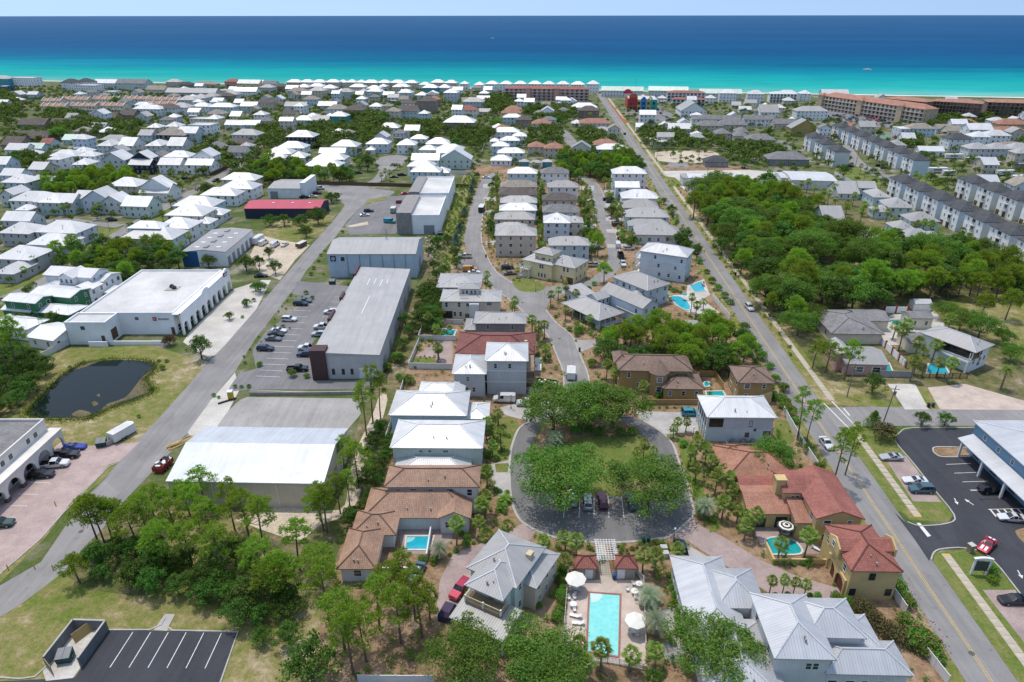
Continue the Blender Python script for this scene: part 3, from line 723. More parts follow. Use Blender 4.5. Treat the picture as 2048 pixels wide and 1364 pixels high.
 def rail(s, pts, z, m=None, hgt=1., pitch=.16):
  """railing along local points: top rail, bottom rail, balusters"""
  mb = MB()
  for (ax, ay), (bx, by) in zip(pts, pts[1:]):
   L = math.hypot(bx-ax, by-ay); ux, uy = (bx-ax)/L, (by-ay)/L; nx, ny = -uy*.035, ux*.035
   def bar(t0, t1, za, zb, k=1.):
    a = (ax+ux*t0, ay+uy*t0); b = (ax+ux*t1, ay+uy*t1)
    mb.add([(a[0]-nx*k,a[1]-ny*k,za),(b[0]-nx*k,b[1]-ny*k,za),(b[0]+nx*k,b[1]+ny*k,za),(a[0]+nx*k,a[1]+ny*k,za),(a[0]-nx*k,a[1]-ny*k,zb),(b[0]-nx*k,b[1]-ny*k,zb),(b[0]+nx*k,b[1]+ny*k,zb),(a[0]+nx*k,a[1]+ny*k,zb)], [(4,5,6,7),(0,1,5,4),(1,2,6,5),(2,3,7,6),(3,0,4,7)])
   bar(0, L, z+hgt-.08, z+hgt, 1.6); bar(0, L, z+.08, z+.14)
   for i in range(int(L/pitch)+1): bar(i*pitch, min(L, i*pitch+.05), z+.14, z+hgt-.08, .6)
  return obj('railing', mb.mesh('railing', [m or TRIM], uv=False), s.t)
 def porch(s, x0, x1, y0, y1, z, posts=3, z1=None, rail=True, deck=True, m=None):
  """a deck between local corners with posts up to z1 along its near edge"""
  if deck: s.part('porch_deck', MB().box(x0, x1, y0, y1, z-.2, z), m or TRIM, False)
  if rail: s.rail([(x0+.06,y1-.1),(x0+.06,y0+.06),(x1-.06,y0+.06),(x1-.06,y1-.1)], z, pitch=.16 if s.near else .3)
  if z1: s.posts([(x0+.1+(x1-x0-.2)*i/max(1,posts-1), y0+.1) for i in range(posts)], z, z1)
def gable_slab(x0, x1, y0, y1, h, rise, m, ax, th):
 mb = MB()
 if ax == 'y':
  xm = (x0+x1)/2; pr = [(x0,h-th),(x0,h),(xm,h+rise),(x1,h),(x1,h-th),(xm,h+rise-th)]
  vs = [(x,y0,z) for x,z in pr]+[(x,y1,z) for x,z in pr]
 else:
  ym = (y0+y1)/2; pr = [(y0,h-th),(y0,h),(ym,h+rise),(y1,h),(y1,h-th),(ym,h+rise-th)]
  vs = [(x1,y,z) for y,z in pr]+[(x0,y,z) for y,z in pr]
 fs = [(i,(i+1)%6,6+(i+1)%6,6+i)[::-1] for i in range(6)]
 fs += [(0,1,2,5),(2,3,4,5)]+[(11,8,7,6),(11,10,9,8)]
 fs = [f if k < 6 else f[::-1] for k, f in enumerate(fs)]
 return mb.add(vs, fs).mesh('roof', [m])
# ------------------------------------------------------------------ the setting
G_GRASS = groundmat('dry lawn', [(0,(.085,.13,.022)),(.30,(.135,.165,.034)),(.55,(.22,.195,.075)),(.74,(.34,.28,.17)),(1,(.56,.50,.41))], .05, .35)
G_LAWN = groundmat('green lawn', [(0,(.085,.135,.025)),(.42,(.125,.165,.036)),(.72,(.20,.185,.065)),(1,(.30,.24,.11))], .08, .45)
G_STRAW = groundmat('pine straw', [(0,(.085,.11,.03)),(.28,(.15,.115,.055)),(.5,(.27,.175,.105)),(.8,(.35,.255,.17)),(1,(.17,.17,.07))], .1, .55)
G_SAND = groundmat('pale sand', [(0,(.36,.28,.20)),(.4,(.48,.40,.30)),(1,(.62,.55,.45))], .07, .5)
G_SCRUB = groundmat('scrubby soil', [(0,(.055,.085,.018)),(.35,(.10,.115,.035)),(.65,(.20,.16,.09)),(1,(.40,.35,.26))], .05, .4)
G_TOWN = groundmat('town ground', [(0,(.05,.085,.02)),(.40,(.085,.115,.03)),(.62,(.15,.15,.08)),(.82,(.28,.26,.22)),(1,(.36,.34,.31))], .03, .12)
def asphalt(name, c, crack=.0, fine=.12):
 t = NT(name); co = t.coord()
 k = t.mix((*c,), t.rng(t.noise(.12, 5, co, .6), .3, .7, .85, 1.12), 1., 'MULTIPLY')
 k = t.mix(k, t.rng(t.noise(9., 3, co), .25, .75, 1-fine, 1+fine), 1., 'MULTIPLY')
 st = t.n('Mapping', Vector=co, Scale=(1.2, .05, 1))
 k = t.mix(k, t.rng(t.noise(.9, 4, st), .35, .7, .90, 1.06), 1., 'MULTIPLY')
 pv = t.n('TexVoronoi', Vector=t.n('Mapping', Vector=co, Scale=(.16,.05,1)), Scale=1.)
 pg = t.n('SeparateColor', Color=pv.outputs['Color'])
 k = t.mix(k, t.rng(pg.outputs[0], 0, 1, .93, 1.05), 1., 'MULTIPLY')
 k = t.mix(k, t.rng(t.noise(.7, 3, co, .5), .62, .78, 1, .72), 1., 'MULTIPLY')
 if crack:
  vo = t.n('TexVoronoi', {'feature': 'DISTANCE_TO_EDGE'}, Vector=t.n('VectorMath', {'operation': 'ADD'}, i0=co, i1=t.n('TexNoise', Vector=co, Scale=.5)), Scale=.16)
  k = t.mix(k, t.rng(vo.outputs[0], .0, .006, 1-crack, 1), t.rng(t.noise(.05, 2, co), .45, .55, 0, 1), 'MULTIPLY')
 return t.out(k, .9, 0, .2)
A_ROAD = asphalt('weathered road', (.25,.24,.23), .12); A_MAIN = asphalt('main road asphalt', (.235,.228,.22), .12); A_LOT = asphalt('grey lot asphalt', (.195,.19,.19), .15)
A_DARK = asphalt('fresh dark asphalt', (.055,.058,.066), .5); A_CIRC = asphalt('loop road asphalt', (.17,.165,.162)); A_GRAVEL = asphalt('pale gravel', (.34,.325,.305), 0, .25)
C_WALK = plain('sidewalk concrete', (.43,.375,.295), .9, 0, .16, .3, fine=.12); C_PALE = plain('pale concrete', (.50,.47,.42), .9, 0, .2, .15, fine=.12)
def paver(name, c1, c2, w=.24, h=.12):
 t = NT(name); co = t.coord()
 b = t.n('TexBrick', Vector=co, Scale=1., Color1=(*c1,), Color2=(*c2,), Mortar=(*[x*.75 for x in c1],))
 b.inputs['Mortar Size'].default_value = .008; b.inputs['Brick Width'].default_value = w; b.inputs['Row Height'].default_value = h
 c = t.mix(b.outputs[0], t.rng(t.noise(.25, 5, co, .65), .3, .7, .78, 1.18), 1., 'MULTIPLY')
 return t.out(c, .85, 0, .2)
V_PINK = paver('pink pavers', (.38,.285,.26), (.46,.36,.33)); V_GREY = paver('grey pavers', (.37,.35,.33), (.46,.44,.41)); V_BEIGE = paver('beige pavers', (.47,.38,.32), (.54,.45,.38)); V_MAUVE = paver('mauve pavers', (.32,.245,.225), (.40,.315,.29))
M_WHITE = plain('white road paint', (.66,.65,.62), .7, 0, .2, 2.); M_YEL = plain('yellow road paint', (.52,.36,.10), .7, 0, .25, 2.)
def pondmat(name, col, rough):
 t = NT(name); co = t.coord(); return t.out(col, rough, 0, .15, t.noise(1.2, 3, co), .04, .03)
W_POND = pondmat('pond water', (.006,.012,.011), .03)
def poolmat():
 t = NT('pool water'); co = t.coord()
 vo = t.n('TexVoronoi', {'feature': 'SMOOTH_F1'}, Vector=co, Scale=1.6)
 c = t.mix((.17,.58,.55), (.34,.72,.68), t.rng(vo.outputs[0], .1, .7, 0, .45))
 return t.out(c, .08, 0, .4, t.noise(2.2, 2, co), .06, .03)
W_POOL = poolmat(); W_POOLB = plain('blue pool water', (.02,.36,.46), .08, 0, .12, .7); W_POOLG = plain('green pool water', (.015,.32,.33), .08, 0, .12, .7)
COPING = plain('pool coping', (.60,.55,.46), .8); BRICKC = plain('red brick coping', (.33,.13,.10), .8, 0, .2, 2.)
def seamat():
 t = NT('sea water'); co = t.coord(); s = t.n('SeparateXYZ', Vector=co)
 d = t.math('SUBTRACT', t.math('ADD', s.outputs[1], t.math('MULTIPLY', s.outputs[0], .186)), 940.)
 st = t.n('Mapping', Vector=co, Rotation=(0,0,rad(10.5)), Scale=(.0016,.010,1))
 d2 = t.math('ADD', d, t.math('MULTIPLY', t.math('SUBTRACT', t.noise(1., 6, st, .6), .5), 330.))
 c = t.ramp(t.rng(d2, 0, 2600), [(0,(.12,.36,.32)),(.03,(.025,.33,.30)),(.08,(.008,.285,.28)),(.14,(.004,.20,.26)),(.22,(.003,.11,.20)),(.42,(.004,.070,.17)),(1,(.005,.066,.165))])
 w = t.n('Mapping', Vector=co, Rotation=(0,0,rad(8)), Scale=(.25,1.,1))
 c = t.mix(c, t.rng(t.noise(.05, 6, w, .7), .3, .7, .86, 1.13), 1., 'MULTIPLY')
 cs = t.n('Mapping', Vector=co, Rotation=(0,0,rad(12)), Scale=(.0007,.0016,1))
 c = t.mix(c, t.rng(t.noise(1., 3, cs), .35, .65, .90, 1.08), 1., 'MULTIPLY')
 df = t.n('BsdfDiffuse', Color=c); gl = t.n('BsdfGlossy', Color=(.8,.9,1), Roughness=.32)
 mx = t.t.nodes.new('ShaderNodeMixShader'); fr = t.n('LayerWeight'); fr.inputs['Blend'].default_value = .12
 t.set(mx.inputs[0], t.rng(fr.outputs['Facing'], .5, 1, .02, .17)); t.t.links.new(df.outputs[0], mx.inputs[1]); t.t.links.new(gl.outputs[0], mx.inputs[2])
 o = t.t.nodes.new('ShaderNodeOutputMaterial'); t.t.links.new(mx.outputs[0], o.inputs[0]); return t.m
def wpoly(name, pts, z, m):
 o = obj(name, MB().add([(x,y,z) for x,y in pts], [tuple(range(len(pts)))]).mesh(name, [m], uv=False)); o['kind'] = 'structure'; return o
SHY = lambda x: 940-.186*x
wpoly('ground', [(-9000,-1500),(9000,-1500),(9000,SHY(9000)+40),(-9000,SHY(-9000)+40)], 0., G_TOWN)
wpoly('beach', [(-5000,SHY(-5000)-8),(5000,SHY(5000)-8),(5000,SHY(5000)+20),(-5000,SHY(-5000)+20)], .03, plain('beach sand', (.74,.71,.64), .95, 0, .1, .05))
wpoly('sea', [(-9000,SHY(-9000)),(9000,SHY(9000)),(70000,SHY(9000)),(70000,120000),(-70000,120000),(-70000,SHY(-9000))], .06, seamat())
surf = groundmat('surf foam', [(0,(.15,.42,.40)),(.5,(.35,.55,.52)),(1,(.6,.7,.68))], .02, .2)
for k, (a, b) in enumerate(((-1, .4), (15, 16), (38, 38.7))):
 pts = [Vector((x, SHY(x)+a+R.uniform(-2.5,2.5), 0)) for x in range(-1500, 1501, 40)]
 ribbon('surf', smooth_line(pts, 3), -.5*(b-a), .5*(b-a), .075, surf)
tile(0, 0, 1)
# lower-left grass and scrub, the wooded lot, the middle neighbourhood, far woods
poly('grass_verge', [(-400,1170),(0,1165),(90,1075),(140,1010),(200,965),(240,925),(285,885),(340,815),(420,725),(300,690),(60,700),(-200,760),(-300,1400),(60,1700),(700,1500),(620,1300),(600,1180),(240,1120),(120,1150),(0,1235),(-300,1400)], .006, G_GRASS)
poly('wooded_lot', [(175,1086),(300,955),(330,1010),(610,1014),(690,1002),(700,1050),(660,1140),(630,1300),(600,1330),(560,1280),(480,1230),(330,1200),(180,1180),(130,1150)], .007, G_SCRUB)
poly('wooded_strip', [(690,1060),(692,990),(700,900),(722,830),(748,782),(765,757),(792,650),(842,560),(852,470),(905,470),(880,560),(850,640),(835,690),(795,780),(780,930),(745,985)], .0075, G_SCRUB)
poly('sand_patch', [(470,1040),(560,1012),(640,1020),(690,1010),(700,930),(745,830),(760,790),(775,800),(745,900),(720,990),(690,1030),(640,1050),(600,1080),(540,1065)], .010, G_SAND, smooth=3)
poly('planted_ground', [(690,1060),(745,985),(775,930),(790,780),(835,690),(850,580),(880,480),(935,330),(1500,330),(1520,500),(1620,790),(1720,930),(1850,1200),(1950,1400),(640,1420),(620,1320)], .0035, G_STRAW)
poly('grass_strip', [(852,470),(870,440),(905,400),(935,345),(962,345),(935,430),(926,480),(930,505),(905,540),(885,560)], .0055, G_GRASS)
poly('meadow', [(1360,370),(1400,440),(1480,545),(1560,660),(1680,830),(2300,830),(2600,500),(1900,500),(1800,420),(1560,370)], .0015, G_SCRUB)
poly('lawn', [(1840,640),(1900,600),(2048,560),(2300,600),(2300,720),(2048,720),(1990,690),(1930,660)], .009, G_GRASS)
poly('lawn', [(0,800),(0,560),(100,490),(180,470),(260,450),(350,395),(470,330),(430,370),(330,440),(250,480),(170,540),(40,610)], .007, G_LAWN)
poly('lawn', [(215,455),(225,470),(190,495),(150,510),(120,525),(0,590),(0,570),(90,530),(160,480),(190,462)], .011, G_LAWN, smooth=2)
poly('lawn', [(350,1005),(430,1040),(500,1050),(640,1190),(640,1364),(480,1364),(500,1240),(330,1225),(150,1240),(60,1260),(0,1300),(0,1364),(-200,1364),(-200,1300),(60,1220),(180,1190),(300,1190)], .009, G_GRASS)
# ---- roads
def kerb(parent, pts, off, w=.16, h=.13): return ribbon('kerb', pts, off-w/2, off+w/2, .0, CONC, parent, None, h)
ind_l = [(-60,1215),(0,1171),(82,1124),(127,1058),(160,1005),(204,965),(240,920),(277,880),(337,815),(375,772),(410,730),(450,690),(512,619),(569,552),(612,502),(654,455),(680,425),(700,395)]
ind_r = [(740,398),(724,412),(694,442),(674,470),(652,495),(612,542),(600,562),(544,635),(512,676),(472,740),(422,800),(375,865),(318,930),(250,1000),(200,1064),(175,1086),(125,1146),(40,1210),(0,1234),(-80,1270)]
poly('road', ind_l+ind_r, .02, A_ROAD)
poly('cul_de_sac', [(690,410),(672,395),(655,382),(665,374),(700,375),(730,376),(770,380),(790,384),(770,395),(735,400),(724,415)], .026, A_ROAD, smooth=3)
mainc = [P(*p) for p in ((1201,190),(1248,262),(1336,400),(1399,495),(1459,582),(1536,697),(1591,782),(1686,925),(1748,1022),(1811,1118),(1893,1240),(1951,1320),(1986,1367),(2060,1475),(2200,1680))]
# straighten the measured centre line
a0, b0 = mainc[0], mainc[-3]
mainc = [a0.lerp(b0, t/40) for t in range(-1, 50)]
mroad = ribbon('main_road', mainc, -3.7, 3.7, .022, A_MAIN)
ribbon('centre_line', mainc, -.22, -.10, .030, M_YEL, mroad); ribbon('centre_line', mainc, .10, .22, .030, M_YEL, mroad)
MDIR = (b0-a0).normalized(); MN = Vector((MDIR.y, -MDIR.x, 0))       # to the left of travel towards the camera
def main_at(py, off=0.):
 """point on the main road's centre line that shows at pixel row py, moved off metres to the right of the picture"""
 lo, hi = 0., 1.3
 for _ in range(40):
  mid = (lo+hi)/2
  if Q0(a0.lerp(b0, mid))[1] < py: lo = mid
  else: hi = mid
 rt = Vector((-MDIR.y, MDIR.x, 0)); rt = rt if rt.x > 0 else -rt
 return a0.lerp(b0, lo)+rt*off
def strip(name, y0, y1, o0, o1, z, m, parent=None, z1=None, n=8):
 pts = [main_at(y0+(y1-y0)*i/n) for i in range(n+1)]
 s = 1 if (main_at(y0, 1)-main_at(y0)).dot(offs(pts, 1)[0]-pts[0]) > 0 else -1
 return ribbon(name, pts, s*o0, s*o1, z, m, parent, 'structure', z1)
for y0, y1 in ((196,808),(862,1022),(1122,1364)):
 strip('grass_verge', y0, y1, 3.75, 9.0, .012, G_LAWN if y0 > 800 else G_GRASS)
strip('grass_verge', 340, 1364, -6.6, -3.75, .011, G_GRASS)
sw = strip('sidewalk', 196, 520, 6.0, 7.6, .016, C_WALK)
# sidewalk slabs, one by one where they can be told apart
walk = obj('sidewalk', MB().box(-.05,.05,-.05,.05,-.02,.0).mesh('sidewalk_base', [C_WALK], uv=False), None, main_at(900, 6.8)); walk['kind'] = 'structure'
SLAB = MB().box(-.74,.74,-.78,.78,0,.05).mesh('slab', [plain('sidewalk slab', (.43,.375,.295), .9, 0, .16, .5, fine=.12, objvar=.05)], uv=False)
ang = math.atan2(MDIR.y, MDIR.x)-math.pi/2
for ya, yb in ((520,800),(872,1030),(1105,1420)):
 p, q = main_at(ya, 6.85), main_at(yb, 6.85); n = int((q-p).length/1.6)
 for i in range(n):
  c = p.lerp(q, (i+.5)/n)-walk.location; obj('slab', SLAB, walk, (c.x, c.y, 0), ang)
for ya in (1030, 1108, 870):
 c = main_at(ya, 6.85); o = obj('tactile_strip', MB().box(-.7,.7,-.3,.3,0,.052).mesh('tactile_strip', [plain('yellow tactile paving', (.55,.36,.14), .8)], uv=False), walk, (c-walk.location), ang)
side = [P(*p) for p in ((1640,835),(1740,832),(1848,832),(1950,832),(2048,832),(2300,834))]
sroad = ribbon('side_street', side, -4.3, 4.3, .021, A_ROAD)
poly('crosswalk_line', [(1647,807),(1648.6,806.5),(1699.2,857),(1697.4,857.5)], .031, M_WHITE, parent=sroad); poly('crosswalk_line', [(1663,803),(1664.6,802.5),(1711,851),(1709.3,851.5)], .031, M_WHITE, parent=sroad)
poly('stop_line', [(1686,817),(1688.4,816.5),(1700.4,831),(1698,831.5)], .031, M_WHITE, parent=sroad)
# residential street: the loop, the stem, the two branches
circ = poly('loop_road', [(1019,960),(1020,915),(1026,885),(1040,855),(1070,838),(1110,830),(1170,826),(1230,828),(1284,840),(1324,865),(1346,890),(1359,927),(1371,955),(1386,1012),(1386,1031),(1369,1049),(1344,1071),(1311,1079),(1239,1085),(1174,1084),(1110,1075),(1071,1060),(1040,1040),(1024,1005)], .020, A_CIRC, smooth=3)
outl = smooth_line([P(*p) for p in ((1071,838),(1040,855),(1026,885),(1020,915),(1019,960),(1024,1005),(1040,1040),(1071,1060),(1110,1075),(1174,1084),(1239,1085),(1311,1079),(1344,1071),(1369,1049),(1386,1031),(1386,1012),(1371,955),(1359,927),(1346,890),(1324,865),(1284,840))], 4)
ribbon('kerb', outl, -.25, .25, .0, CONC, circ, None, .10)
poly('lawn', [(1082,850),(1130,838),(1200,836),(1262,848),(1290,880),(1312,915),(1322,950),(1322,975),(1290,985),(1243,992),(1130,988),(1085,975),(1066,935),(1066,890)], .030, G_LAWN, smooth=3)
poly('pine_straw_bed', [(1085,850),(1130,838),(1200,836),(1262,848),(1276,868),(1250,872),(1190,868),(1140,880),(1100,895),(1075,905),(1070,890)], .036, G_STRAW, smooth=3)
for x, y, r in ((1100,960,26),(1290,970,24),(1250,975,16)): poly('pine_straw_bed', [(x+r*1.2*math.cos(a*.7), y+r*.6*math.sin(a*.7)) for a in range(9)], .037, G_STRAW, smooth=2)
for x0, x1 in ((1131,1127),(1160,1158),(1188,1188),(1216,1218),(1243,1248),(1272,1280)):
 poly('stall_line', [(x0-.6,992),(x0+.6,992),(x1+.8,1036),(x1-.8,1036)], .034, M_WHITE, parent=circ)
stem = poly('street', [(1090,850),(1150,850),(1182,800),(1180,767),(1176,750),(1164,717),(1156,700),(1144,672),(1112,645),(1092,618),(1100,600),(1128,588),(1160,582),(1192,572),(1225,552),(1246,530),(1240,505),(1232,470),(1221,445),(1212,405),(1203,380),(1190,362),(1170,352),(1152,352),(1152,358),(1168,362),(1180,374),(1186,400),(1195,445),(1206,470),(1216,500),(1216,520),(1200,545),(1175,562),(1140,568),(1090,575),(1050,575),(1024,562),(994,543),(976,517),(963,482),(964,450),(970,400),(978,385),(990,365),(1000,352),(985,346),(966,356),(948,390),(943,405),(933,450),(928,482),(934,500),(958,550),(987,578),(1012,594),(1040,618),(1069,645),(1096,672),(1114,712),(1126,745),(1128,790)], .018, A_ROAD)
ribbon('kerb', smooth_line([P(*p) for p in ((1182,800),(1176,750),(1156,700),(1144,672),(1112,645),(1092,620))],4), -.2, .2, 0, CONC, stem, None, .09)
ribbon('kerb', smooth_line([P(*p) for p in ((1128,790),(1126,745),(1114,712),(1096,672),(1069,645),(1040,618),(1012,594),(987,578),(958,550))],4), -.2, .2, 0, CONC, stem, None, .09)
ribbon('kerb', smooth_line([P(*p) for p in ((1246,530),(1240,505),(1232,470),(1221,445),(1212,405),(1203,380),(1190,362))],4), -.2, .2, 0, CONC, stem, None, .09)
ribbon('kerb', smooth_line([P(*p) for p in ((1024,566),(994,545),(976,517),(963,482),(964,450),(970,400),(990,365))],4), -.2, .2, 0, CONC, stem, None, .09)
poly('street', [(1124,257),(1134,262),(1150,278),(1158,292),(1162,305),(1140,307),(1138,295),(1125,275),(1110,262)], .018, A_ROAD, smooth=2)
poly('cul_de_sac', [(560,372),(700,368),(732,366),(752,352),(757,338),(752,322),(770,312),(800,310),(818,316),(815,324),(795,334),(775,348),(762,362),(735,374),(700,377),(560,384)], .018, A_ROAD, smooth=2)
lroad = [(505,308),(465,337),(400,375),(342,408),(275,445),(222,478),(165,522),(95,558),(45,582),(-60,625)]
ribbon('street', smooth_line([P(*p) for p in lroad],4), -3.0, 3.0, .016, A_ROAD)
ribbon('street', smooth_line([P(*p) for p in ((240,452),(187,447),(130,440),(60,446),(-40,452))],4), -2.8, 2.8, .019, A_ROAD)
ribbon('street', smooth_line([P(*p) for p in ((210,277),(165,287),(135,296),(80,306))],4), -3, 3, .016, A_ROAD)
# townhouse drive and lawn on the far side of the wood
ribbon('street', smooth_line([P(*p) for p in ((1690,290),(1715,325),(1760,350),(1810,368),(1900,410),(2048,470))],4), -4, 4, .016, A_ROAD)
poly('lawn', [(1668,338),(1715,336),(1775,362),(1778,376),(1720,372)], .022, G_LAWN); poly('lawn', [(1855,352),(1900,372),(1880,380),(1830,362)], .022, G_LAWN)
poly('lawn', [(1562,262),(1588,262),(1590,270),(1562,270)], .022, G_LAWN); poly('lawn', [(1605,230),(1640,236),(1648,245),(1625,244)], .022, G_LAWN)
poly('tennis_court', [(1725,264),(1790,266),(1802,282),(1770,284)], .022, plain('tennis court red', (.30,.08,.09), .9)); poly('tennis_court_inner', [(1740,266),(1780,267),(1788,279),(1766,280)], .03, plain('tennis court green', (.13,.22,.16), .9))
# parking lots and drives
lotA = poly('parking_lot', [(594,562),(640,566),(712,574),(622,690),(628,762),(748,760),(748,779),(500,779),(455,784),(462,770),(478,748),(512,737),(505,700),(530,665),(582,625),(627,597),(585,588)], .024, A_LOT)
ribbon('kerb', [P(*p) for p in ((500,781),(560,783),(640,785),(748,784))], -.15, .15, 0, CONC, lotA, None, .16)
# retaining wall at the bottom of that lot
rw = ribbon('retaining_wall', [P(*p) for p in ((500,790),(600,790),(748,788))], -.2, .2, 0, plain('retaining wall concrete', (.30,.28,.26), .9), None, None, .9); tag(rw, 'low grey concrete retaining wall below the parking lot of the long grey warehouse', 'wall')
def stalls(parent, a, b, n, la, lb, w=.12, m=None):
 """n stall lines: from pixel point a..b (line starts), each ends at la..lb"""
 for i in range(n):
  t = i/max(1,n-1); p = P(a[0]+(b[0]-a[0])*t, a[1]+(b[1]-a[1])*t); q = P(la[0]+(lb[0]-la[0])*t, la[1]+(lb[1]-la[1])*t)
  d = (q-p).normalized(); s = Vector((-d.y, d.x, 0))*w*.5
  o = obj('stall_line', MB().add([(*(p-s).xy,.034),(*(p+s).xy,.034),(*(q+s).xy,.034),(*(q-s).xy,.034)], [(0,1,2,3)]).mesh('stall_line', [m or M_WHITE], uv=False), parent)
stalls(lotA, (594,609),(512,752), 13, (628,610),(560,754))
stalls(lotA, (668,594),(628,664), 8, (705,594),(665,665))
lotB = poly('gravel_yard', [(495,794),(714,797),(722,828),(690,865),(432,857),(440,840),(458,820),(480,800)], .022, A_GRAVEL)
poly('driveway_apron', [(422,800),(470,745),(480,778),(458,820),(400,900),(375,865)], .0235, C_PALE)
lotC = poly('paver_lot', [(-200,1300),(0,1149),(82,1076),(127,1024),(140,1007),(190,960),(217,930),(240,922),(280,884),(175,892),(120,885),(-150,1120)], .0245, V_PINK)
stalls(lotC, (60,965),(-60,1080), 6, (100,966),(-15,1081))
ribbon('kerb', [P(*p) for p in ((5,1144),(82,1078),(127,1026),(190,962),(217,934),(236,926))], -.1, .1, 0, CONC, lotC, None, .12)
lotD = poly('parking_lot', [(212,1262),(220,1259),(474,1266),(437,1370),(430,1500),(-60,1500),(-60,1366),(150,1355)], .024, A_DARK)
stalls(lotD, (266,1264),(443,1266), 6, (220,1335),(410,1337))
ribbon('kerb', [P(*p) for p in ((212,1260),(300,1260),(322,1250),(330,1236))], -.12, .12, 0, CONC, lotD, None, .13); ribbon('kerb', [P(*p) for p in ((348,1232),(336,1255),(345,1261),(476,1264),(440,1368))], -.12, .12, 0, CONC, lotD, None, .13)
poly('drain_flume', [(308,1260),(330,1228),(350,1228),(334,1262)], .028, CONC, parent=lotD); poly('concrete_pad', [(146,1356),(215,1262),(150,1240),(85,1340),(92,1362)], .028, C_PALE)
ribbon('kerb', [P(*p) for p in ((-40,1352),(40,1358),(70,1354),(92,1334))], -.12, .12, 0, CONC, lotD, None, .13)
lotE = poly('parking_lot', [(1788,1024),(1812,1046),(1840,1052),(1896,1046),(1908,1030),(1865,975),(1826,925),(1796,890),(1792,878),(1801,865),(1826,857),(1960,857),(2300,860),(2300,1500),(2048,1196),(1981,1116),(1955,1100),(1933,1098),(1886,1099),(1868,1106),(1858,1122),(1830,1080)], .026, A_DARK)
poly('stop_bar', [(1833,1046),(1840,1046),(1862,1072),(1855,1074)], .034, M_WHITE, parent=lotE)
ribbon('kerb', smooth_line([P(*p) for p in ((1958,856),(1826,856),(1801,864),(1791,878),(1796,891),(1826,926),(1865,976),(1908,1030),(1896,1047),(1840,1052),(1815,1044))],3), -.12, .12, 0, CONC, lotE, None, .13)
ribbon('kerb', smooth_line([P(*p) for p in ((1862,1120),(1868,1105),(1886,1098),(1933,1097),(1981,1116),(2048,1198),(2120,1290))],3), -.12, .12, 0, CONC, lotE, None, .13)
poly('paver_stalls', [(1769,915),(1812,912),(1882,1004),(1826,1003)], .028, V_MAUVE); poly('paver_stalls', [(1965,1180),(2030,1180),(2110,1290),(2060,1300)], .028, V_MAUVE)
poly('lawn', [(1707,858),(1775,852),(1800,866),(1790,880),(1826,926),(1906,1031),(1896,1044),(1820,1040),(1790,1010)], .016, G_LAWN); poly('lawn', [(1866,1122),(1870,1106),(1932,1098),(1981,1118),(2048,1200),(2110,1290),(2070,1400),(1990,1290)], .016, G_LAWN)
stalls(lotE, (1892,929),(1958,999), 5, (1942,927),(2010,998)); stalls(lotE, (1940,980),(1958,999), 2, (1976,980),(2012,998))
stalls(lotE, (1976,1019),(2000,1034), 2, (2048,1017),(2060,1034))
def arrow(name, c, ang, parent, L=2.0):
 m = MB().add([(-.09,-L/2,.036),(.09,-L/2,.036),(.09,.2,.036),(-.09,.2,.036),(-.38,.15,.0361),(.38,.15,.0361),(0,L/2,.0361)], [(0,1,2,3),(4,5,6)])
 o = obj(name, m.mesh(name, [M_WHITE], uv=False), parent, P(*c), ang)
for c, a in (((1912,1003),2.9),((1938,1004),.35),((2040,1149),2.9)): arrow('arrow_marking', c, a, lotE)
# hatched bay
for i in range(7): poly('hatch_line', [(1978+i*14,1018),(1981+i*14,1018),(1995+i*14,1034),(1991+i*14,1034)], .035, M_WHITE, parent=lotE)
isl = poly('planted_island', [(1868,900),(1875,895),(1940,897),(1952,905),(1938,913),(1885,913),(1872,908)], .03, G_STRAW, smooth=2)
ribbon('kerb', smooth_line([P(*p) for p in ((1945,896),(1875,894),(1866,901),(1872,909),(1886,914),(1940,914))],3), -.15, .15, 0, CONC, isl, None, .13)
isl = poly('planted_island', [(2030,1062),(2048,1056),(2100,1060),(2100,1090),(2048,1086)], .03, G_STRAW, smooth=2)
# residential drives, patios
poly('paver_drive', [(1000,815),(1060,800),(1130,795),(1140,840),(1071,845),(1040,838),(1010,830)], .031, V_GREY); poly('paver_drive', [(1270,822),(1395,826),(1397,865),(1331,868),(1318,858),(1284,842)], .031, V_GREY)
poly('paver_drive', [(1386,1030),(1392,1048),(1440,1070),(1520,1120),(1600,1155),(1690,1180),(1690,1200),(1560,1200),(1480,1150),(1375,1082),(1344,1072)], .031, V_MAUVE); poly('paver_drive', [(1372,1088),(1480,1152),(1470,1175),(1380,1160),(1372,1130)], .03, V_GREY)
poly('paver_drive', [(1048,1046),(1072,1062),(1060,1080),(1000,1100),(950,1150),(900,1240),(870,1240),(880,1160),(905,1110),(985,1078)], .031, V_MAUVE)
poly('paver_drive', [(975,930),(1018,920),(1022,960),(1018,1000),(1000,1000),(985,960)], .0305, V_GREY); poly('lawn', [(990,928),(1018,926),(1018,945),(992,945)], .034, G_LAWN)
poly('lawn', [(1000,835),(1022,835),(1040,850),(1026,880),(1020,920),(975,915),(985,870)], .022, G_LAWN, smooth=2); poly('lawn', [(1332,862),(1354,886),(1366,925),(1378,958),(1392,1000),(1412,1000),(1402,950),(1388,900),(1362,870)], .022, G_LAWN)
poly('lawn', [(1548,880),(1550,840),(1575,840),(1590,880),(1580,890)], .022, G_LAWN); poly('lawn', [(828,716),(870,716),(872,735),(826,735)], .022, G_LAWN)
poly('lawn', [(1024,558),(1060,556),(1090,572),(1080,582),(1050,584),(1030,575)], .024, G_LAWN, smooth=2); poly('lawn', [(1411,1036),(1430,1030),(1445,1058),(1420,1066)], .034, G_LAWN)
poly('yard_paving', [(880,680),(905,680),(905,740),(875,738),(870,715),(830,712)], .022, V_MAUVE)
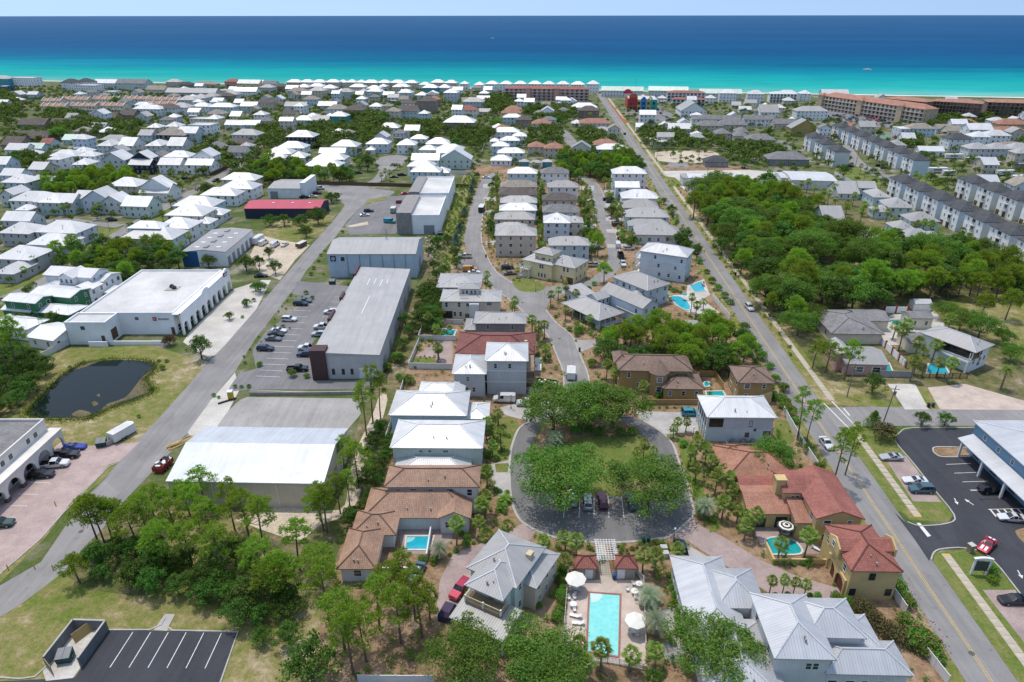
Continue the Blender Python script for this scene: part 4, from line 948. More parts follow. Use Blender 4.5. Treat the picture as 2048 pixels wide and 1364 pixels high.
poly('concrete_drive', [(1775,768),(1830,768),(1858,819),(1810,819)], .026, C_PALE); poly('paver_drive', [(1855,775),(1930,768),(2060,805),(2060,820),(1880,819)], .026, V_BEIGE)
poly('lawn', [(1640,760),(1775,770),(1800,815),(1700,812),(1675,808)], .02, G_GRASS); poly('lawn', [(1830,770),(1855,775),(1882,818),(1855,818)], .024, G_GRASS)
poly('concrete_yard', [(366,684),(380,664),(468,578),(525,560),(542,560),(502,640),(442,702),(420,716),(392,702)], .012, C_PALE); poly('sandy_yard', [(500,510),(520,470),(560,480),(620,490),(590,520),(560,560),(520,545)], .012, G_SAND)
poly('scrub_patch', [(512,470),(560,440),(640,430),(672,430),(640,470),(610,490),(540,480)], .010, G_GRASS)
poly('parking_lot', [(700,470),(690,450),(712,425),(735,400),(770,392),(800,392),(815,384),(830,395),(793,440),(796,462),(790,468),(740,468)], .024, A_LOT); poly('lot_island', [(694,452),(735,443),(737,449),(700,455)], .03, G_SAND)
poly('lot_island', [(740,398),(775,393),(772,400),(745,406),(728,414)], .03, G_GRASS)
poly('parking_bay', [(912,520),(950,518),(962,545),(925,556)], .023, A_LOT)
poly('sand_lot', [(1310,305),(1330,302),(1420,302),(1440,312),(1432,320),(1390,326),(1318,322)], .012, G_SAND, smooth=2); poly('gravel_patch', [(1330,325),(1375,325),(1378,335),(1338,335)], .016, A_ROAD)
poly('concrete_yard', [(1320,342),(1500,340),(1560,345),(1540,370),(1480,385),(1370,380)], .012, C_PALE); poly('lawn', [(1328,352),(1350,355),(1370,372),(1345,372)], .02, G_LAWN)
poly('parking_lot', [(1240,215),(1265,212),(1320,216),(1345,228),(1340,248),(1280,240)], .012, A_LOT); poly('parking_lot', [(1590,235),(1650,220),(1720,232),(1780,243),(1800,256),(1700,252),(1640,250)], .012, A_LOT)
poly('flower_bed', [(1210,200),(1216,200),(1236,226),(1256,245),(1250,248),(1232,232)], .016, plain('red mulch', (.32,.10,.05), .95, 0, .3, .5))
poly('patio', [(1540,620),(1620,610),(1660,640),(1590,670)], .008, G_GRASS); poly('pool_terrace', [(1780,630),(1870,622),(1890,650),(1880,690),(1770,690),(1760,660)], .012, C_PALE)
poly('pool_terrace', [(1375,570),(1408,558),(1420,590),(1402,600),(1372,595)], .012, C_PALE); poly('pool_terrace', [(1335,590),(1395,590),(1425,615),(1440,625),(1385,628),(1350,610)], .013, C_PALE)
poly('gravel_patch', [(1365,640),(1395,640),(1398,655),(1362,660)], .02, A_GRAVEL); poly('gravel_drive', [(1150,680),(1190,680),(1195,690),(1160,705)], .02, A_GRAVEL)
for x0, x1, ys in ((966,990,(372,398,425,452,486)), (1160,1188,(376,402,428,452,487)), (1208,1246,(382,410,438,462,492))):
 for y in ys: poly('paver_drive', [(x0+(y-372)*.05,y-3.5),(x1+(y-372)*.05,y-4.5),(x1+(y-372)*.06,y+4.5),(x0+(y-372)*.06,y+3.5)], .017, V_GREY)
# the pond
pond = poly('pond', [(52,828),(65,807),(95,777),(125,750),(155,732),(175,725),(225,720),(287,722),(310,731),(305,745),(288,755),(295,772),(300,785),(262,802),(225,812),(197,825),(175,834),(120,836),(75,835)], .02, W_POND, smooth=3)
ALG = groundmat('algae mat', [(0,(.05,.05,.02)),(.5,(.13,.11,.06)),(1,(.20,.17,.10))], .2, 1.)
for pts in ([(272,770),(287,752),(305,740),(296,768),(298,784),(270,795),(230,808),(200,825),(215,808),(250,795)], [(143,828),(160,820),(182,826),(172,833),(150,833)], [(183,805),(190,802),(197,808),(188,812)], [(150,740),(165,728),(200,722),(170,734)], [(193,790),(199,788),(199,794)]):
 poly('algae', pts, .028, ALG, parent=pond, smooth=3)
# ------------------------------------------------------------------ the buildings nearest the camera
def arcade(H, ax, p0, p1, fixed, h, n, z_spring, pier, thick, m, name='arcade_wall', top_h=None):
 """wall along local axis ax ('x' or 'y') from p0 to p1 at the other coordinate fixed, with n arched openings"""
 mb = MB(); L = (p1-p0)/n; K = 8
 def pt(a, f, z): return (a, f, z) if ax == 'x' else (f, a, z)
 for i in range(n):
  a0 = p0+i*L; a1 = a0+L; o0, o1 = a0+pier/2, a1-pier/2; r = (o1-o0)/2; c = (o0+o1)/2; rz = min(r, (h-z_spring)*.75)
  arc = [(o0, 0)]+[(c-r*math.cos(math.pi*k/K), z_spring+rz*math.sin(math.pi*k/K)) for k in range(K+1)]+[(o1, 0)]
  for f in (fixed, fixed+thick):
   for (q0, q1) in ((a0, o0), (o1, a1)): mb.add([pt(q0,f,0),pt(q1,f,0),pt(q1,f,h),pt(q0,f,h)], [(0,1,2,3)])
   for k in range(1, K+1): mb.add([pt(arc[k][0],f,arc[k][1]),pt(arc[k+1][0],f,arc[k+1][1]),pt(arc[k+1][0],f,h),pt(arc[k][0],f,h)], [(0,1,2,3)])
  for k in range(len(arc)-1): mb.add([pt(arc[k][0],fixed,arc[k][1]),pt(arc[k+1][0],fixed,arc[k+1][1]),pt(arc[k+1][0],fixed+thick,arc[k+1][1]),pt(arc[k][0],fixed+thick,arc[k][1])], [(0,1,2,3)])
 mb.add([pt(p0,fixed,h),pt(p1,fixed,h),pt(p1,fixed+thick,h),pt(p0,fixed+thick,h)], [(0,1,2,3)])
 for a in (p0, p1): mb.add([pt(a,fixed,0),pt(a,fixed+thick,0),pt(a,fixed+thick,h),pt(a,fixed,h)], [(0,1,2,3)])
 return H.part(name, mb, m)
def text3d(body, size, m, parent, loc, rot, name='lettering', shear=0., ext=.03):
 cu = bpy.data.curves.new(name, 'FONT'); cu.body = body; cu.size = size; cu.extrude = ext; cu.shear = shear; cu.materials.append(m); cu.align_x = 'CENTER'
 tmp = bpy.data.objects.new('tmp', cu); COL.objects.link(tmp); bpy.context.view_layer.update(); me = bpy.data.meshes.new_from_object(tmp.evaluated_get(bpy.context.evaluated_depsgraph_get())); bpy.data.objects.remove(tmp)
 o = bpy.data.objects.new(name, me); COL.objects.link(o); o.parent = parent; o.location = loc; o.rotation_euler = rot; return o
STUCCO = plain('cream stucco', (.70,.66,.60), .85, 0, .12, .3); WSTUC = plain('white stucco', (.84,.84,.83), .85, 0, .10, .2, fine=.03); BROWNM = siding('brown metal panel', (.085,.045,.045), 0, .6)
OCHRE = plain('ochre stucco', (.56,.42,.19), .9, 0, .14, .3, fine=.05); WALLGREY = siding('grey metal siding', (.50,.49,.48), 0, .3); TANMET = siding('beige metal siding', (.66,.60,.49), 0, .3); BLUEMET = siding('blue-grey metal siding', (.47,.57,.64), 0, .3)
REDLOGO = plain('red sign', (.45,.01,.05), .4); BLACKL = plain('black sign letters', (.02,.02,.025), .4); NAVYS = plain('navy sign', (.01,.02,.06), .4)
tile(0,0,1)
# stucco shop block beside the paver lot
H = House('shop_building', 'cream stucco shop building with grey roof and arched arcade beside the pink paver lot', 'building', 0, org=(-112,100), near=True)
v = H.box(-16, 11.0, -45, 25.6, 7.5, 'flat', wall=STUCCO, rc='s', win=None)
for i in range(11): H.win(v, 'r', .40+i*.056+(.01 if i % 2 else -.012), 5.35, .9, 1.0, WIND)
arcade(H, 'y', -40, 26.2, 13.0, 4.4, 14, 1.7, .9, .5, STUCCO)
H.part('arcade_roof', MB().box(10.9,13.6,-40.2,26.4,4.4,4.75), STUCCO)
for i in range(13): H.win(v, 'r', .10+i*.066, .3, 2.6, 2.4, WIND)
for i in range(0, 14): H.part('pier_base', MB().box(12.9,13.6,-40+i*4.73-.55,-40+i*4.73+.55,0,.9), plain('brown stone', (.13,.09,.08), .9), False)
# white steel warehouse in front of the gravel yard
H = House('warehouse', 'beige metal warehouse with bright white gabled roof behind the tall pines', 'warehouse', -1.6, near=True)
v = H.vol(331, 647, 965, 19.2, 6.0, 'gx', 2.4, .25, wall=TANMET, rc='p', th=.3)
for f in (.02,.28,.42,.70,.985): H.part('downpipe', MB().box(v[0]+(v[1]-v[0])*f-.08, v[0]+(v[1]-v[0])*f+.08, v[2]-.16, v[2], .1, 5.85), TRIM, False)
H.door(v, 'r', .4, 3.6, 3.8, DOORG); H.door(v, 'r', .75, 1.1, 2.1, DOORG); H.door(v, 'l', .4, 4., 4., DOORG)
# white commercial block with the arcade and red logo
H = House('commercial_building', 'white flat-roofed commercial building with red logo sign beside the pond', 'building', 0, org=(-112,184), near=True)
v1 = H.box(-15.4, 12.0, 1.0, 38.5, 7.0, 'flat', wall=WSTUC, rc='x')
v2 = H.box(-15.8, -4.2, -6.0, 1.0, 7.02, 'flat', wall=WSTUC, rc='x', name='wing_wall')
arcade(H, 'y', .4, 38.6, 14.0, 7.0, 9, 2.2, 1.35, .55, WSTUC)
H.part('arcade_roof', MB().box(11.9,14.6,.4,38.6,6.45,6.7), WSTUC)
for yy, w, hh in ((18.5,5.5,1.1),(36.0,4.6,1.3)):
 n = 10; prof = [(yy-w/2+w*k/n, 7.0+hh*math.sin(math.pi*k/n)**.7) for k in range(n+1)]
 mb = MB(); mb.add([(14.56,a,6.9) for a,_ in prof]+[(14.56,a,z) for a,z in prof]+[(14.05,a,6.9) for a,_ in prof]+[(14.05,a,z) for a,z in prof], [(k,k+1,n+2+k,n+1+k) for k in range(n)]+[(2*n+2+k,2*n+3+k,3*n+4+k,3*n+3+k)[::-1] for k in range(n)]+[(n+1+k,n+2+k,3*n+4+k,3*n+3+k) for k in range(n)])
 H.part('curved_parapet', mb, WSTUC)
for i in range(9): H.win(v1, 'r', (i+.5)/9*.99+.005, .15, 2.0, 2.5)
H.win(v1, 'n', .60, 4.6, 1.3, 1.1); H.win(v2, 'n', .42, 4.6, 1.5, 1.3); H.door(v2, 'n', .86, 1.0, 2.1, DOORD, .7); H.door(v2, 'r', .45, 3.0, 3.2, DOORD, .6); H.door(v1, 'n', .965, 1.0, 2.3, DOORD)
lg = MB().box(-.55,.55,-.06,.0,-.6,.6); o = H.part('logo_panel', lg, REDLOGO, False); o.location = (6.3, v1[2]-.02, 5.0)
text3d('b', 1.1, TRIM, H.t, (6.3, v1[2]-.09, 4.72), (math.pi/2,0,0), 'logo_mark'); text3d('Autobar', 1.0, BLACKL, H.t, (8.9, v1[2]-.03, 4.7), (math.pi/2,0,0), shear=.25)
o = H.part('logo_panel', MB().box(0,.06,-.55,.55,-.6,.6), REDLOGO, False); o.location = (14.56, 33.6, 6.9); text3d('Autobar', .9, BLACKL, H.t, (14.58, 35.6, 6.7), (math.pi/2,0,math.pi/2), shear=.25); text3d('COMMERCIAL', .45, BLACKL, H.t, (14.58, 35.2, 5.9), (math.pi/2,0,math.pi/2))
H.part('loading_wall', MB().box(-4.2,12.5,-6.3,-6.0,0,1.2), WSTUC); H.part('loading_wall', MB().box(-9.5,-4.2,-7.6,-7.3,0,1.6), WSTUC); H.part('loading_dock', MB().box(-9.5,-4.3,-7.3,-6.05,0,.7), CONC)
H.part('hand_rail', MB().box(-13,-5,-7.0,-6.95,1.0,1.06).box(-13,-12.95,-7,-6.95,0,1.0).box(-9,-8.95,-7,-6.95,.7,1.0), GALV, False)
for dx in (0, 1.3): H.part('roof_fan', MB().cyl((2.2+dx, 22.5-dx, 0), .75, 6.5, 7.4, 10).cyl((2.2+dx,22.5-dx,0), .5, 7.4, 7.7, 10), IRON, False)
H.part('fan_curb', MB().box(.9,4.6,19.8,23.6,6.5,6.72), CONC)
# long grey warehouse with brown corner panels
H = House('warehouse', 'long grey metal warehouse with brown corner tower beside the parking lot', 'warehouse', .8, org=(-43,157), near=True)
v = H.box(-8.4, 8.9, 0, 66, 7.0, 'shedl', .9, .15, wall=WALLGREY, rc='g', th=.25)
H.part('corner_tower', MB().box(-9.0,-5.0,-.4,3.2,0,8.5), BROWNM)
for a, b in ((20,27),(36,41),(57,66)): H.part('brown_panel', MB().box(-9.0,-8.2,a,b,0,8.6), BROWNM)
for x in (-3.6,-1.0,1.3,3.6): H.win(v, 'n', (x+8.4)/17.3, 1.3, .75, 1.7, WIND)
H.door(v, 'n', .80, 4.6, 3.2, DOORW); H.door(v, 'n', .72, 1.4, 2.4, DOORW); H.part('canopy', MB().box(-10.2,-8.35,6,56,3.4,3.6), GALV)
for i in range(14): H.win(v, 'l', .04+i*.069, .4, 2.4, 2.4, WIND)
for i in range(6): H.door(v, 'r', .1+i*.16, 3.2, 3.4, DOORG)
for x, y, l in ((-3,52,6),(-1,53,5),(1.2,51.5,6.5),(3,53,4),(-.5,33,14)): H.part('skylight_strip', MB().box(x-.12,x+.12,y-l/2,y+l/2,7.45-.052*x+.03,7.53-.052*x), TRIM, False)
# blue-grey metal hall with the mast
H = House('warehouse', 'blue-grey metal hall with pale roof, navy square sign and lattice mast', 'warehouse', 0, near=True)
v = H.vol(653, 832, 508, 20.5, 9.0, 'gx', 2.2, .2, wall=BLUEMET, rc='g', th=.3)
o = H.part('sign_panel', MB().box(-1.,1.,-.08,0,-1,1), NAVYS, False); o.location = (v[0]+1.9, v[2]-.01, 7.2)
ring = MB();
for k in range(20):
 a, b = 2*math.pi*k/20, 2*math.pi*(k+1)/20; ring.add([(.62*math.cos(a),-.1,.62*math.sin(a)),(.62*math.cos(b),-.1,.62*math.sin(b)),(.42*math.cos(b),-.1,.42*math.sin(b)),(.42*math.cos(a),-.1,.42*math.sin(a))], [(0,1,2,3)])
ring.box(-.14,.14,-.11,-.1,-.3,.2); ring.box(-.3,.3,-.11,-.1,.1,.2)
o2 = obj('sign_emblem', ring.mesh('emblem', [TRIM], uv=False), o)
H.win(v, 'n', .168, 6.3, 1.3, 1.5, WIND); H.door(v, 'r', .5, 4, 4.5, DOORG); H.part('air_handler', MB().box(v[0]+7,v[0]+8.6,v[2]-1.1,v[2]-.1,0,1.6), GALV)
for x in (.22,.36,.48,.62,.75,.88): H.part('downpipe', MB().box(v[0]+(v[1]-v[0])*x-.07, v[0]+(v[1]-v[0])*x+.07, v[2]-.14, v[2]-.002, .1, 8.8), plain('blue-grey downpipe', (.20,.235,.27), .5), False)
mast = MB()
for dx, dy in ((-.3,-.3),(.3,-.3),(0,.3)): mast.box(dx-.05,dx+.05,dy-.05,dy+.05,0,15)
for k in range(15): mast.box(-.32,.32,-.34,-.28,k,k+.06); mast.add([(-.3,-.3,k),(-.22,-.3,k),(.3,-.3,k+1),(.22,-.3,k+1)], [(0,1,2,3)])
p = P(778, 535); o = obj('lattice_mast', mast.mesh('lattice_mast', [GALV], uv=False), None, p); tag(o, 'thin grey lattice radio mast against the blue-grey metal hall', 'mast')
# white flat commercial boxes farther up the industrial road
H = House('commercial_building', 'white flat-roofed commercial block with grey stone corner and roll-up door', 'building', 0)
v = H.vol(822, 878, 430, -392, 8.5, 'flat', wall=WSTUC, rc='x'); H.part('stone_corner', MB().box(v[0]-6.4,v[0]+.2,v[2]-.4,v[3]-2,0,9.6), plain('grey stone panel', (.27,.255,.245), .9, 0, .2, .8)); H.door(v, 'n', .62, 4.6, 4., DOORG)
H = House('commercial_building', 'white flat-roofed commercial block behind the one with the grey stone corner', 'building', 0)
v = H.vol(838, 897, 386, -353, 8.5, 'flat', wall=WSTUC, rc='x'); H.part('stone_corner', MB().box(v[0]-5,v[0]+.2,v[2]-.4,v[3]-3,0,9.2), plain('grey stone panel', (.27,.255,.245))); H.wins(v, 'l', 5, 2)
# blue-ended storage hall, crimson-roofed hall, white-grey hall
H = House('storage_hall', 'storage hall with grey roof and one bright blue end wall', 'warehouse', 0)
v = H.vol(361, 451, 504, -459, 5.8, 'gy', .9, .15, wall='w', rc='g', board=True); H.part('blue_panel', MB().box(v[0]-.05,v[0]+(v[1]-v[0])*.36,v[2]-.07,v[2]-.01,0,6.0), wallm('B', True))
for i in range(6): H.door(v, 'r', .08+i*.16, 2.6, 3.4, DOORG)
for i in range(4):
 H.part('skylight', MB().box(v[0]+3.2,v[0]+5.0,v[2]+4+i*6,v[2]+5.2+i*6,6.12,6.35), TRIM, False); H.part('skylight', MB().box(v[1]-5,v[1]-3.2,v[2]+4+i*6,v[2]+5.2+i*6,6.12,6.35), TRIM, False); H.part('roof_vent', MB().box(-.7,.7,v[2]+2+i*7,v[2]+5+i*7,6.7,7.0), GALV, False)
H = House('storage_hall', 'dark storage hall under a crimson metal roof behind small trees', 'warehouse', 0)
v = H.vol(487, 640, 417, 17, 4.8, 'gx', 1.6, .2, wall='k', rc='R');
for f in (.34,.60,.83): H.part('skylight', MB().box(v[0]+(v[1]-v[0])*f-.5,v[0]+(v[1]-v[0])*f+.5,v[2]+5.2,v[2]+6.4,5.86,6.05), TRIM, False)
H = House('storage_hall', 'white workshop with grey roof and tall white front beside the cul-de-sac', 'warehouse', -2)
v = H.vol(534, 600, 377, 22, 5.2, 'gx', 1.3, .15, wall='w', rc='g', board=True); H.part('front_wall', MB().box(v[1]-.1,v[1]+2.4,v[2]+1,v[3]-1,0,8.0), wallm('w')); H.door(v, 'n', .18, 4, 3.6, DOORG)
# ---- houses on the near side of the loop road
H = House('villa', 'white villa with brown tile roofs and a small blue pool in its courtyard', 'house', 0, near=True, wall='m', roof='t')
v = H.vol(767, 959, 974, -930, 6.6, 'hip', 1.7, .6, win=(0,2,2,4));
for f, w, z in ((.12,1.0,4.1),(.29,1.3,5.0),(.48,1.1,4.1),(.70,1.4,5.0),(.92,1.1,4.1)): H.win(v, 'n', f, z, w, 1.6 if z < 4.5 else .7)
l1 = H.vol(724, 942, 1036, -975, 3.3, 'hip', 2.5, .7)
l2 = H.vol(672, 752, 1138, -1056, 3.3, 'hip', 2.1, .6, win=(1,2,2,0)); H.vol(700, 792, 1070, -1020, 3.32, 'hip', 1.8, .6)
H.vol(874, 942, 1037, -1005, 3.9, 'gy', 1.5, .5, win=(2,0,1,0)); H.part('garden_wall', MB().box(l2[1],l2[1]+7.5,l2[2]+.8,l2[2]+1.1,0,2.2), wallm('m')); H.part('patio_wall', MB().box(0,0.25,l1[2]-8,l1[2]-1,0,1.6), wallm('m'))
def pool(name, pts, label, m, cop=None, w=.35, z=.05, group=None, deck=None):
 l = [P(*p) for p in pts]; c = sum(l, Vector())/len(l); t = thing(name, label, 'pool', (c.x, c.y, 0), 0, group)
 ll = [p-c for p in l];
 if sum(ll[i].x*ll[(i+1)%len(ll)].y-ll[(i+1)%len(ll)].x*ll[i].y for i in range(len(ll))) < 0: ll.reverse()
 if len(ll) > 4: ll = smooth_line(ll+[ll[0]], 4)[:-1]
 n = len(ll); out = []
 for i, p in enumerate(ll):
  a, b = (p-ll[i-1]).normalized(), (ll[(i+1)%n]-p).normalized(); nn = Vector((a.y+b.y, -a.x-b.x, 0)).normalized(); k = 1/max(.5, nn.dot(Vector((a.y,-a.x,0)))); out.append(p+nn*w*k)
 mb = MB(); zz = z+.12
 mb.add([(p.x,p.y,zz) for p in ll]+[(p.x,p.y,zz) for p in out]+[(p.x,p.y,z-.4) for p in ll]+[(p.x,p.y,0) for p in out], [(i,(i+1)%n,n+(i+1)%n,n+i)[::-1] for i in range(n)]+[(n+i,3*n+i,3*n+(i+1)%n,n+(i+1)%n)[::-1] for i in range(n)]+[(i,2*n+i,2*n+(i+1)%n,(i+1)%n) for i in range(n)])
 obj('coping', mb.mesh('coping', [cop or COPING], uv=False), t)
 obj('water', MB().add([(p.x,p.y,z+.03) for p in ll], [tuple(range(n))]).mesh('water', [m], uv=False), t)
 return t
poly('courtyard', [(795,1055),(905,1050),(905,1078),(868,1108),(805,1108)], .03, V_MAUVE)
t = pool('swimming_pool', [(812,1099),(858,1099),(866,1074),(814,1074)], 'small blue courtyard pool with curved steps beside the brown-tiled villa', W_POOLB)
for k in range(3):
 st = MB(); n = 8; st.add([(0,0,0)]+[((.5+.45*k)*math.cos(a*math.pi/2/n), -(.5+.45*k)*math.sin(a*math.pi/2/n), 0) for a in range(n+1)], [tuple(range(n+2))[::-1]])
 q = P(815,1075)-t.location; obj('step', st.mesh('step', [plain('pale pool step', (.25,.55,.58), .3)], uv=False), t, (q.x, q.y, .125-.012*k))
H = House('beach_house', 'sage two-storey house with a bright white hip roof, next to the brown-tiled villa', 'house', -1, near=True, wall='s', board=True)
v = H.vol(779, 966, 896, -840, 6.6, 'hip', 2.3, .5, win=(0,3,3,3))
for f, w in ((.32,.8),(.42,.8),(.60,1.4)): H.win(v, 'n', f, 5.2, w, .55)
H.vol(784, 940, 952, -900, 3.4, 'hip', 1.2, .4); H.posts([(v[1]-.3,v[2]+.3),(v[1]-2,v[2]-.3)], 0, 3)
H = House('beach_house', 'pale blue two-storey house with a white hip roof and small stepped porch roofs', 'house', -1, near=True, wall='b', board=True)
v = H.vol(776, 934, 831, -781, 6.6, 'hip', 2.4, .5, win=(0,3,3,2)); H.win(v, 'n', .5, 4.6, 1., .7)
H.vol(925, 978, 838, 7.5, 4.0, 'hip', 1.1, .3); H.vol(835, 915, 789, 6., 6.5, 'hip', 1.4, .4); H.vol(884, 927, 799, 6.5, 6.0, 'gy', 1.2, .3)
H = House('beach_house', 'tall grey three-storey house with white roof under construction beside the white van', 'house', -1, near=True, wall='g', board=True)
v = H.vol(969, 1057, 722, -685, 9.6, 'hip', 2.3, .5, win=(0,2,0,2)); w2 = H.vol(903, 973, 748, -709, 6.6, 'hip', 1.9, .5, win=(0,2,0,1))
for f, z in ((.22,7.2),(.58,7.2)): H.win(v, 'n', f, z, .85, 1.5)
for f, z in ((.20,1.2),(.42,1.2),(.64,1.2),(.45,4.2)): H.win(w2, 'n', f, z, .85, 1.5)
for z in (3.3,6.4): H.part('balcony_deck', MB().box(v[1]-.2,v[1]+2.2,v[2]+.3,v[3]-.3,z-.25,z), WOOD); H.rail([(v[1],v[2]+.35),(v[1]+2.15,v[2]+.35),(v[1]+2.15,v[3]-.35)], z, WOOD)
for y in (v[2]+.4,(v[2]+v[3])/2,v[3]-.4): H.part('balcony_post', MB().box(v[1]+1.95,v[1]+2.2,y-.12,y+.12,0,9.4), WOOD)
for z in (3.4,6.5): H.part('trim_band', MB().box(w2[0]-.04 if z < 4 else v[0]-.04, v[1]+.04, v[2]-.05, v[2]-.004, z, z+.22), TRIM, False)
H = House('beach_house', 'ochre two-storey house with a dark red tile roof behind the tall grey house', 'house', -1, near=True, wall=OCHRE, roof='D')
v = H.vol(909, 1073, 708, -664, 5.9, 'hip', 2.2, .6, win=(3,2,1,0)); H.porch(v[1]-.5, v[1]+2.2, v[2]+1, v[3]-4, .3, 3, 3., False); H.part('chimney', MB().box(v[1]-2.6,v[1]-1.8,v[2]+2.5,v[2]+3.3,5.5,8.2), OCHRE)
H = House('beach_house', 'dark grey house with a grey metal roof just behind the red-tiled ochre house', 'house', -1, near=True, wall='G', roof='g', board=True)
v = H.vol(947, 1053, 647, -624, 6.2, 'hip', 1.7, .5, win=(2,2,2,1)); H.vol(928, 956, 660, 8, 3.4, 'hip', .9, .3)
H = House('beach_house', 'cream two-storey house with grey roofs and a rooftop lookout room beside the curved pool', 'house', -1, near=True, wall='c', roof='g')
v = H.vol(879, 1003, 603, -579, 6.2, 'hip', 1.4, .6, win=(0,2,2,0)); H.vol(872, 962, 575, -547, 6.0, 'hip', 1.9, .6, win=(2,2,1,0))
c = H.vol(916, 960, 578, -566, 9.0, 'hip', 1.0, .5, z0=5.5)
for f in (.18,.38,.62,.82): H.win(c, 'n', f, 7.0, .8, 1.4)
for f, z, w in ((.08,4.0,.9),(.30,4.0,.9),(.82,4.6,1.9),(.22,.9,.9),(.32,.9,.9),(.45,.8,2.6),(.47,4.2,2.2)): H.win(v, 'n', f, z, w, 1.7 if w < 1.5 else 1.2)
H.part('screened_porch', MB().box(v[0],v[0]+3.2,v[2]-.03,v[2]-.01,.3,2.7), IRON, False); H.part('bay_wall', MB().box(v[0]+8.6,v[0]+11.6,v[2]-1.3,v[2],0,5.6), TRIM); H.posts([(v[0]+8.8,v[2]-1.6),(v[0]+11.4,v[2]-1.6)], 0, 5.6); H.rail([(v[0]+5.5,v[2]+1),(v[0]+8.3,v[2]+1)], 6.9)
# yellow house with lookout, turned towards the junction
H = House('beach_house', 'yellow two-storey house with grey roofs and lookout tower facing the street junction', 'house', -33, org=P(1103,532,6.0), near=True, wall='y', roof='g')
v = H.box(-12.4, .3, 0, 8.5, 6.2, 'hip', 1.7, .5, win=(0,3,0,0)); v2 = H.box(-2.5, 8.5, 1.5, 12.5, 6.2, 'hip', 1.9, .5, win=(0,0,3,0)); c = H.box(-8.5, -.5, 1.5, 8.2, 9.2, 'hip', 1.5, .5, z0=6, win=(3,2,2,0), st=1, wh=.7)
for f, z in ((.60,4.0),(.68,4.0),(.55,.8),(.66,.8),(.77,.8)): H.win(v, 'n', f, z, .9, 1.7)
for f, z in ((.6,4.0),(.75,4.0),(.5,.9)): H.win(v2, 'n', f, z, .9, 1.8)
H.door(v2, 'n', .84, 2.6, 2.3, DOORD); H.porch(v[0]-1.2, v[0]+3.2, -1.2, 2, 3.3, 3, 6.0); H.porch(v[0]-1.2, v[0]+3.2, -1.2, 2, .3, 3, 3.2, True)
# large blue-grey house set at an angle
H = House('beach_house', 'sprawling blue-grey house of several grey metal roofs set at an angle by the junction', 'house', 36, org=P(1295,582.5,6.5), near=True, wall='b', roof='g')
v = H.box(0, 11, 0, 16.4, 6.6, 'hip', 2.2, .6, win=(3,5,0,0))
H.o; q = H.loc(P(1320,607,6.2));
v2 = H.box(q[0]-7.5, q[0], q[1], q[1]+19, 6.3, 'gy', 2.0, .4, win=(2,0,1,0)); H.win(v2, 'l', .86, 3.8, 1., 1.5)
q = H.loc(P(1199,642,3.3)); v3 = H.box(q[0]-.3, q[0]+10.5, q[1], q[1]+17.5, 3.4, 'hip', 2.6, .9, wall='-'); H.box(q[0]+2.2, q[0]+9, q[1]+2.2, q[1]+15.5, 3.3, 'none', win=(3,4,0,0))
H.porch(q[0]+.4, q[0]+10, q[1]+.4, q[1]+2.2, .5, 5, 3.2); H.posts([(q[0]+.6,q[1]+2+i*3.6) for i in range(5)], 0, 3.2)
q = H.loc(P(1190,598,6.0)); H.box(q[0], q[0]+6, q[1]-1, q[1]+4.5, 5.8, 'gx', 1.4, .4, z0=3, win=(3,2,0,0), st=1)
q = H.loc(P(1255,623,3.4)); H.box(q[0], q[0]+9, q[1]-4, q[1]+5, 3.5, 'hip', 2.2, .6, win=(3,0,0,0)); q = H.loc(P(1260,623,3.4)); H.box(q[0]+6, q[0]+15, q[1]+3, q[1]+12, 3.6, 'hip', 2.0, .5, win=(2,0,0,0)); q = H.loc(P(1162,594,3.3)); H.box(q[0]-1, q[0]+6, q[1]-1, q[1]+7, 3.4, 'shed', 1.4, .4, win=(2,2,0,0))
# three-storey house by the main road
H = House('beach_house', 'three-storey blue-grey house with white roof and corner balconies beside two pools', 'house', -27, org=P(1373,515,9.6), near=True, wall='l')
v = H.box(-17.2, .4, 0, 10.2, 9.6, 'hip', 2.2, .6, win=(0,1,3,2))
for f, z in ((.33,7.2),(.91,7.0),(.42,4.2),(.79,4.2),(.66,1.1),(.90,1.0),(.45,1.0)): H.win(v, 'n', f, z, .95, 1.5)
for z in (3.3,6.5): H.part('trim_band', MB().box(v[0]-.04,v[1]+.04,v[2]-.05,v[2]-.004,z,z+.25), TRIM, False); H.porch(v[0]-2.0, v[0]+.4, v[2], v[2]+6, z, 2, z+3.0)
H.porch(v[0]-2.0, v[0]+.4, v[2], v[2]+6, .3, 2, 3.1, False)
# ochre villa with dark brown tile and its garage
BOCH = plain('brown ochre stucco', (.38,.26,.11), .9, 0, .14, .3, fine=.05)
H = House('villa', 'ochre villa with dark brown tile roofs and bay turret north of the oak circle', 'house', -2, near=True, wall=BOCH, roof='T')
v = H.vol(1236, 1388, 742, -708, 6.2, 'hip', 2.0, .6, win=(0,2,2,2)); H.vol(1228, 1262, 727, 7, 6.1, 'hip', 1.4, .5)
tm = MB(); c0 = ((v[0]+v[1])/2+.8, v[2]-.3)
pr = [(c0[0]+2.7*math.cos(a*math.pi/4+math.pi/8), c0[1]+2.7*math.sin(a*math.pi/4+math.pi/8)) for a in range(8)]
H.part('turret_wall', MB().prism([(c0[0]+2.2*math.cos(a*math.pi/4+math.pi/8), c0[1]+2.2*math.sin(a*math.pi/4+math.pi/8)) for a in range(8)], 0, 6.1, top=False), BOCH)
H.part('turret_roof', MB().add([(x,y,6.1) for x,y in pr]+[(c0[0],c0[1]+1.2,9.0)], [(i,(i+1)%8,8) for i in range(8)]+[tuple(range(7,-1,-1))]), roofm('T'))
for f, z in ((.50,3.9),(.56,3.9),(.13,3.9),(.27,1.0)): H.win(v, 'n', f, z, .9, 1.6)
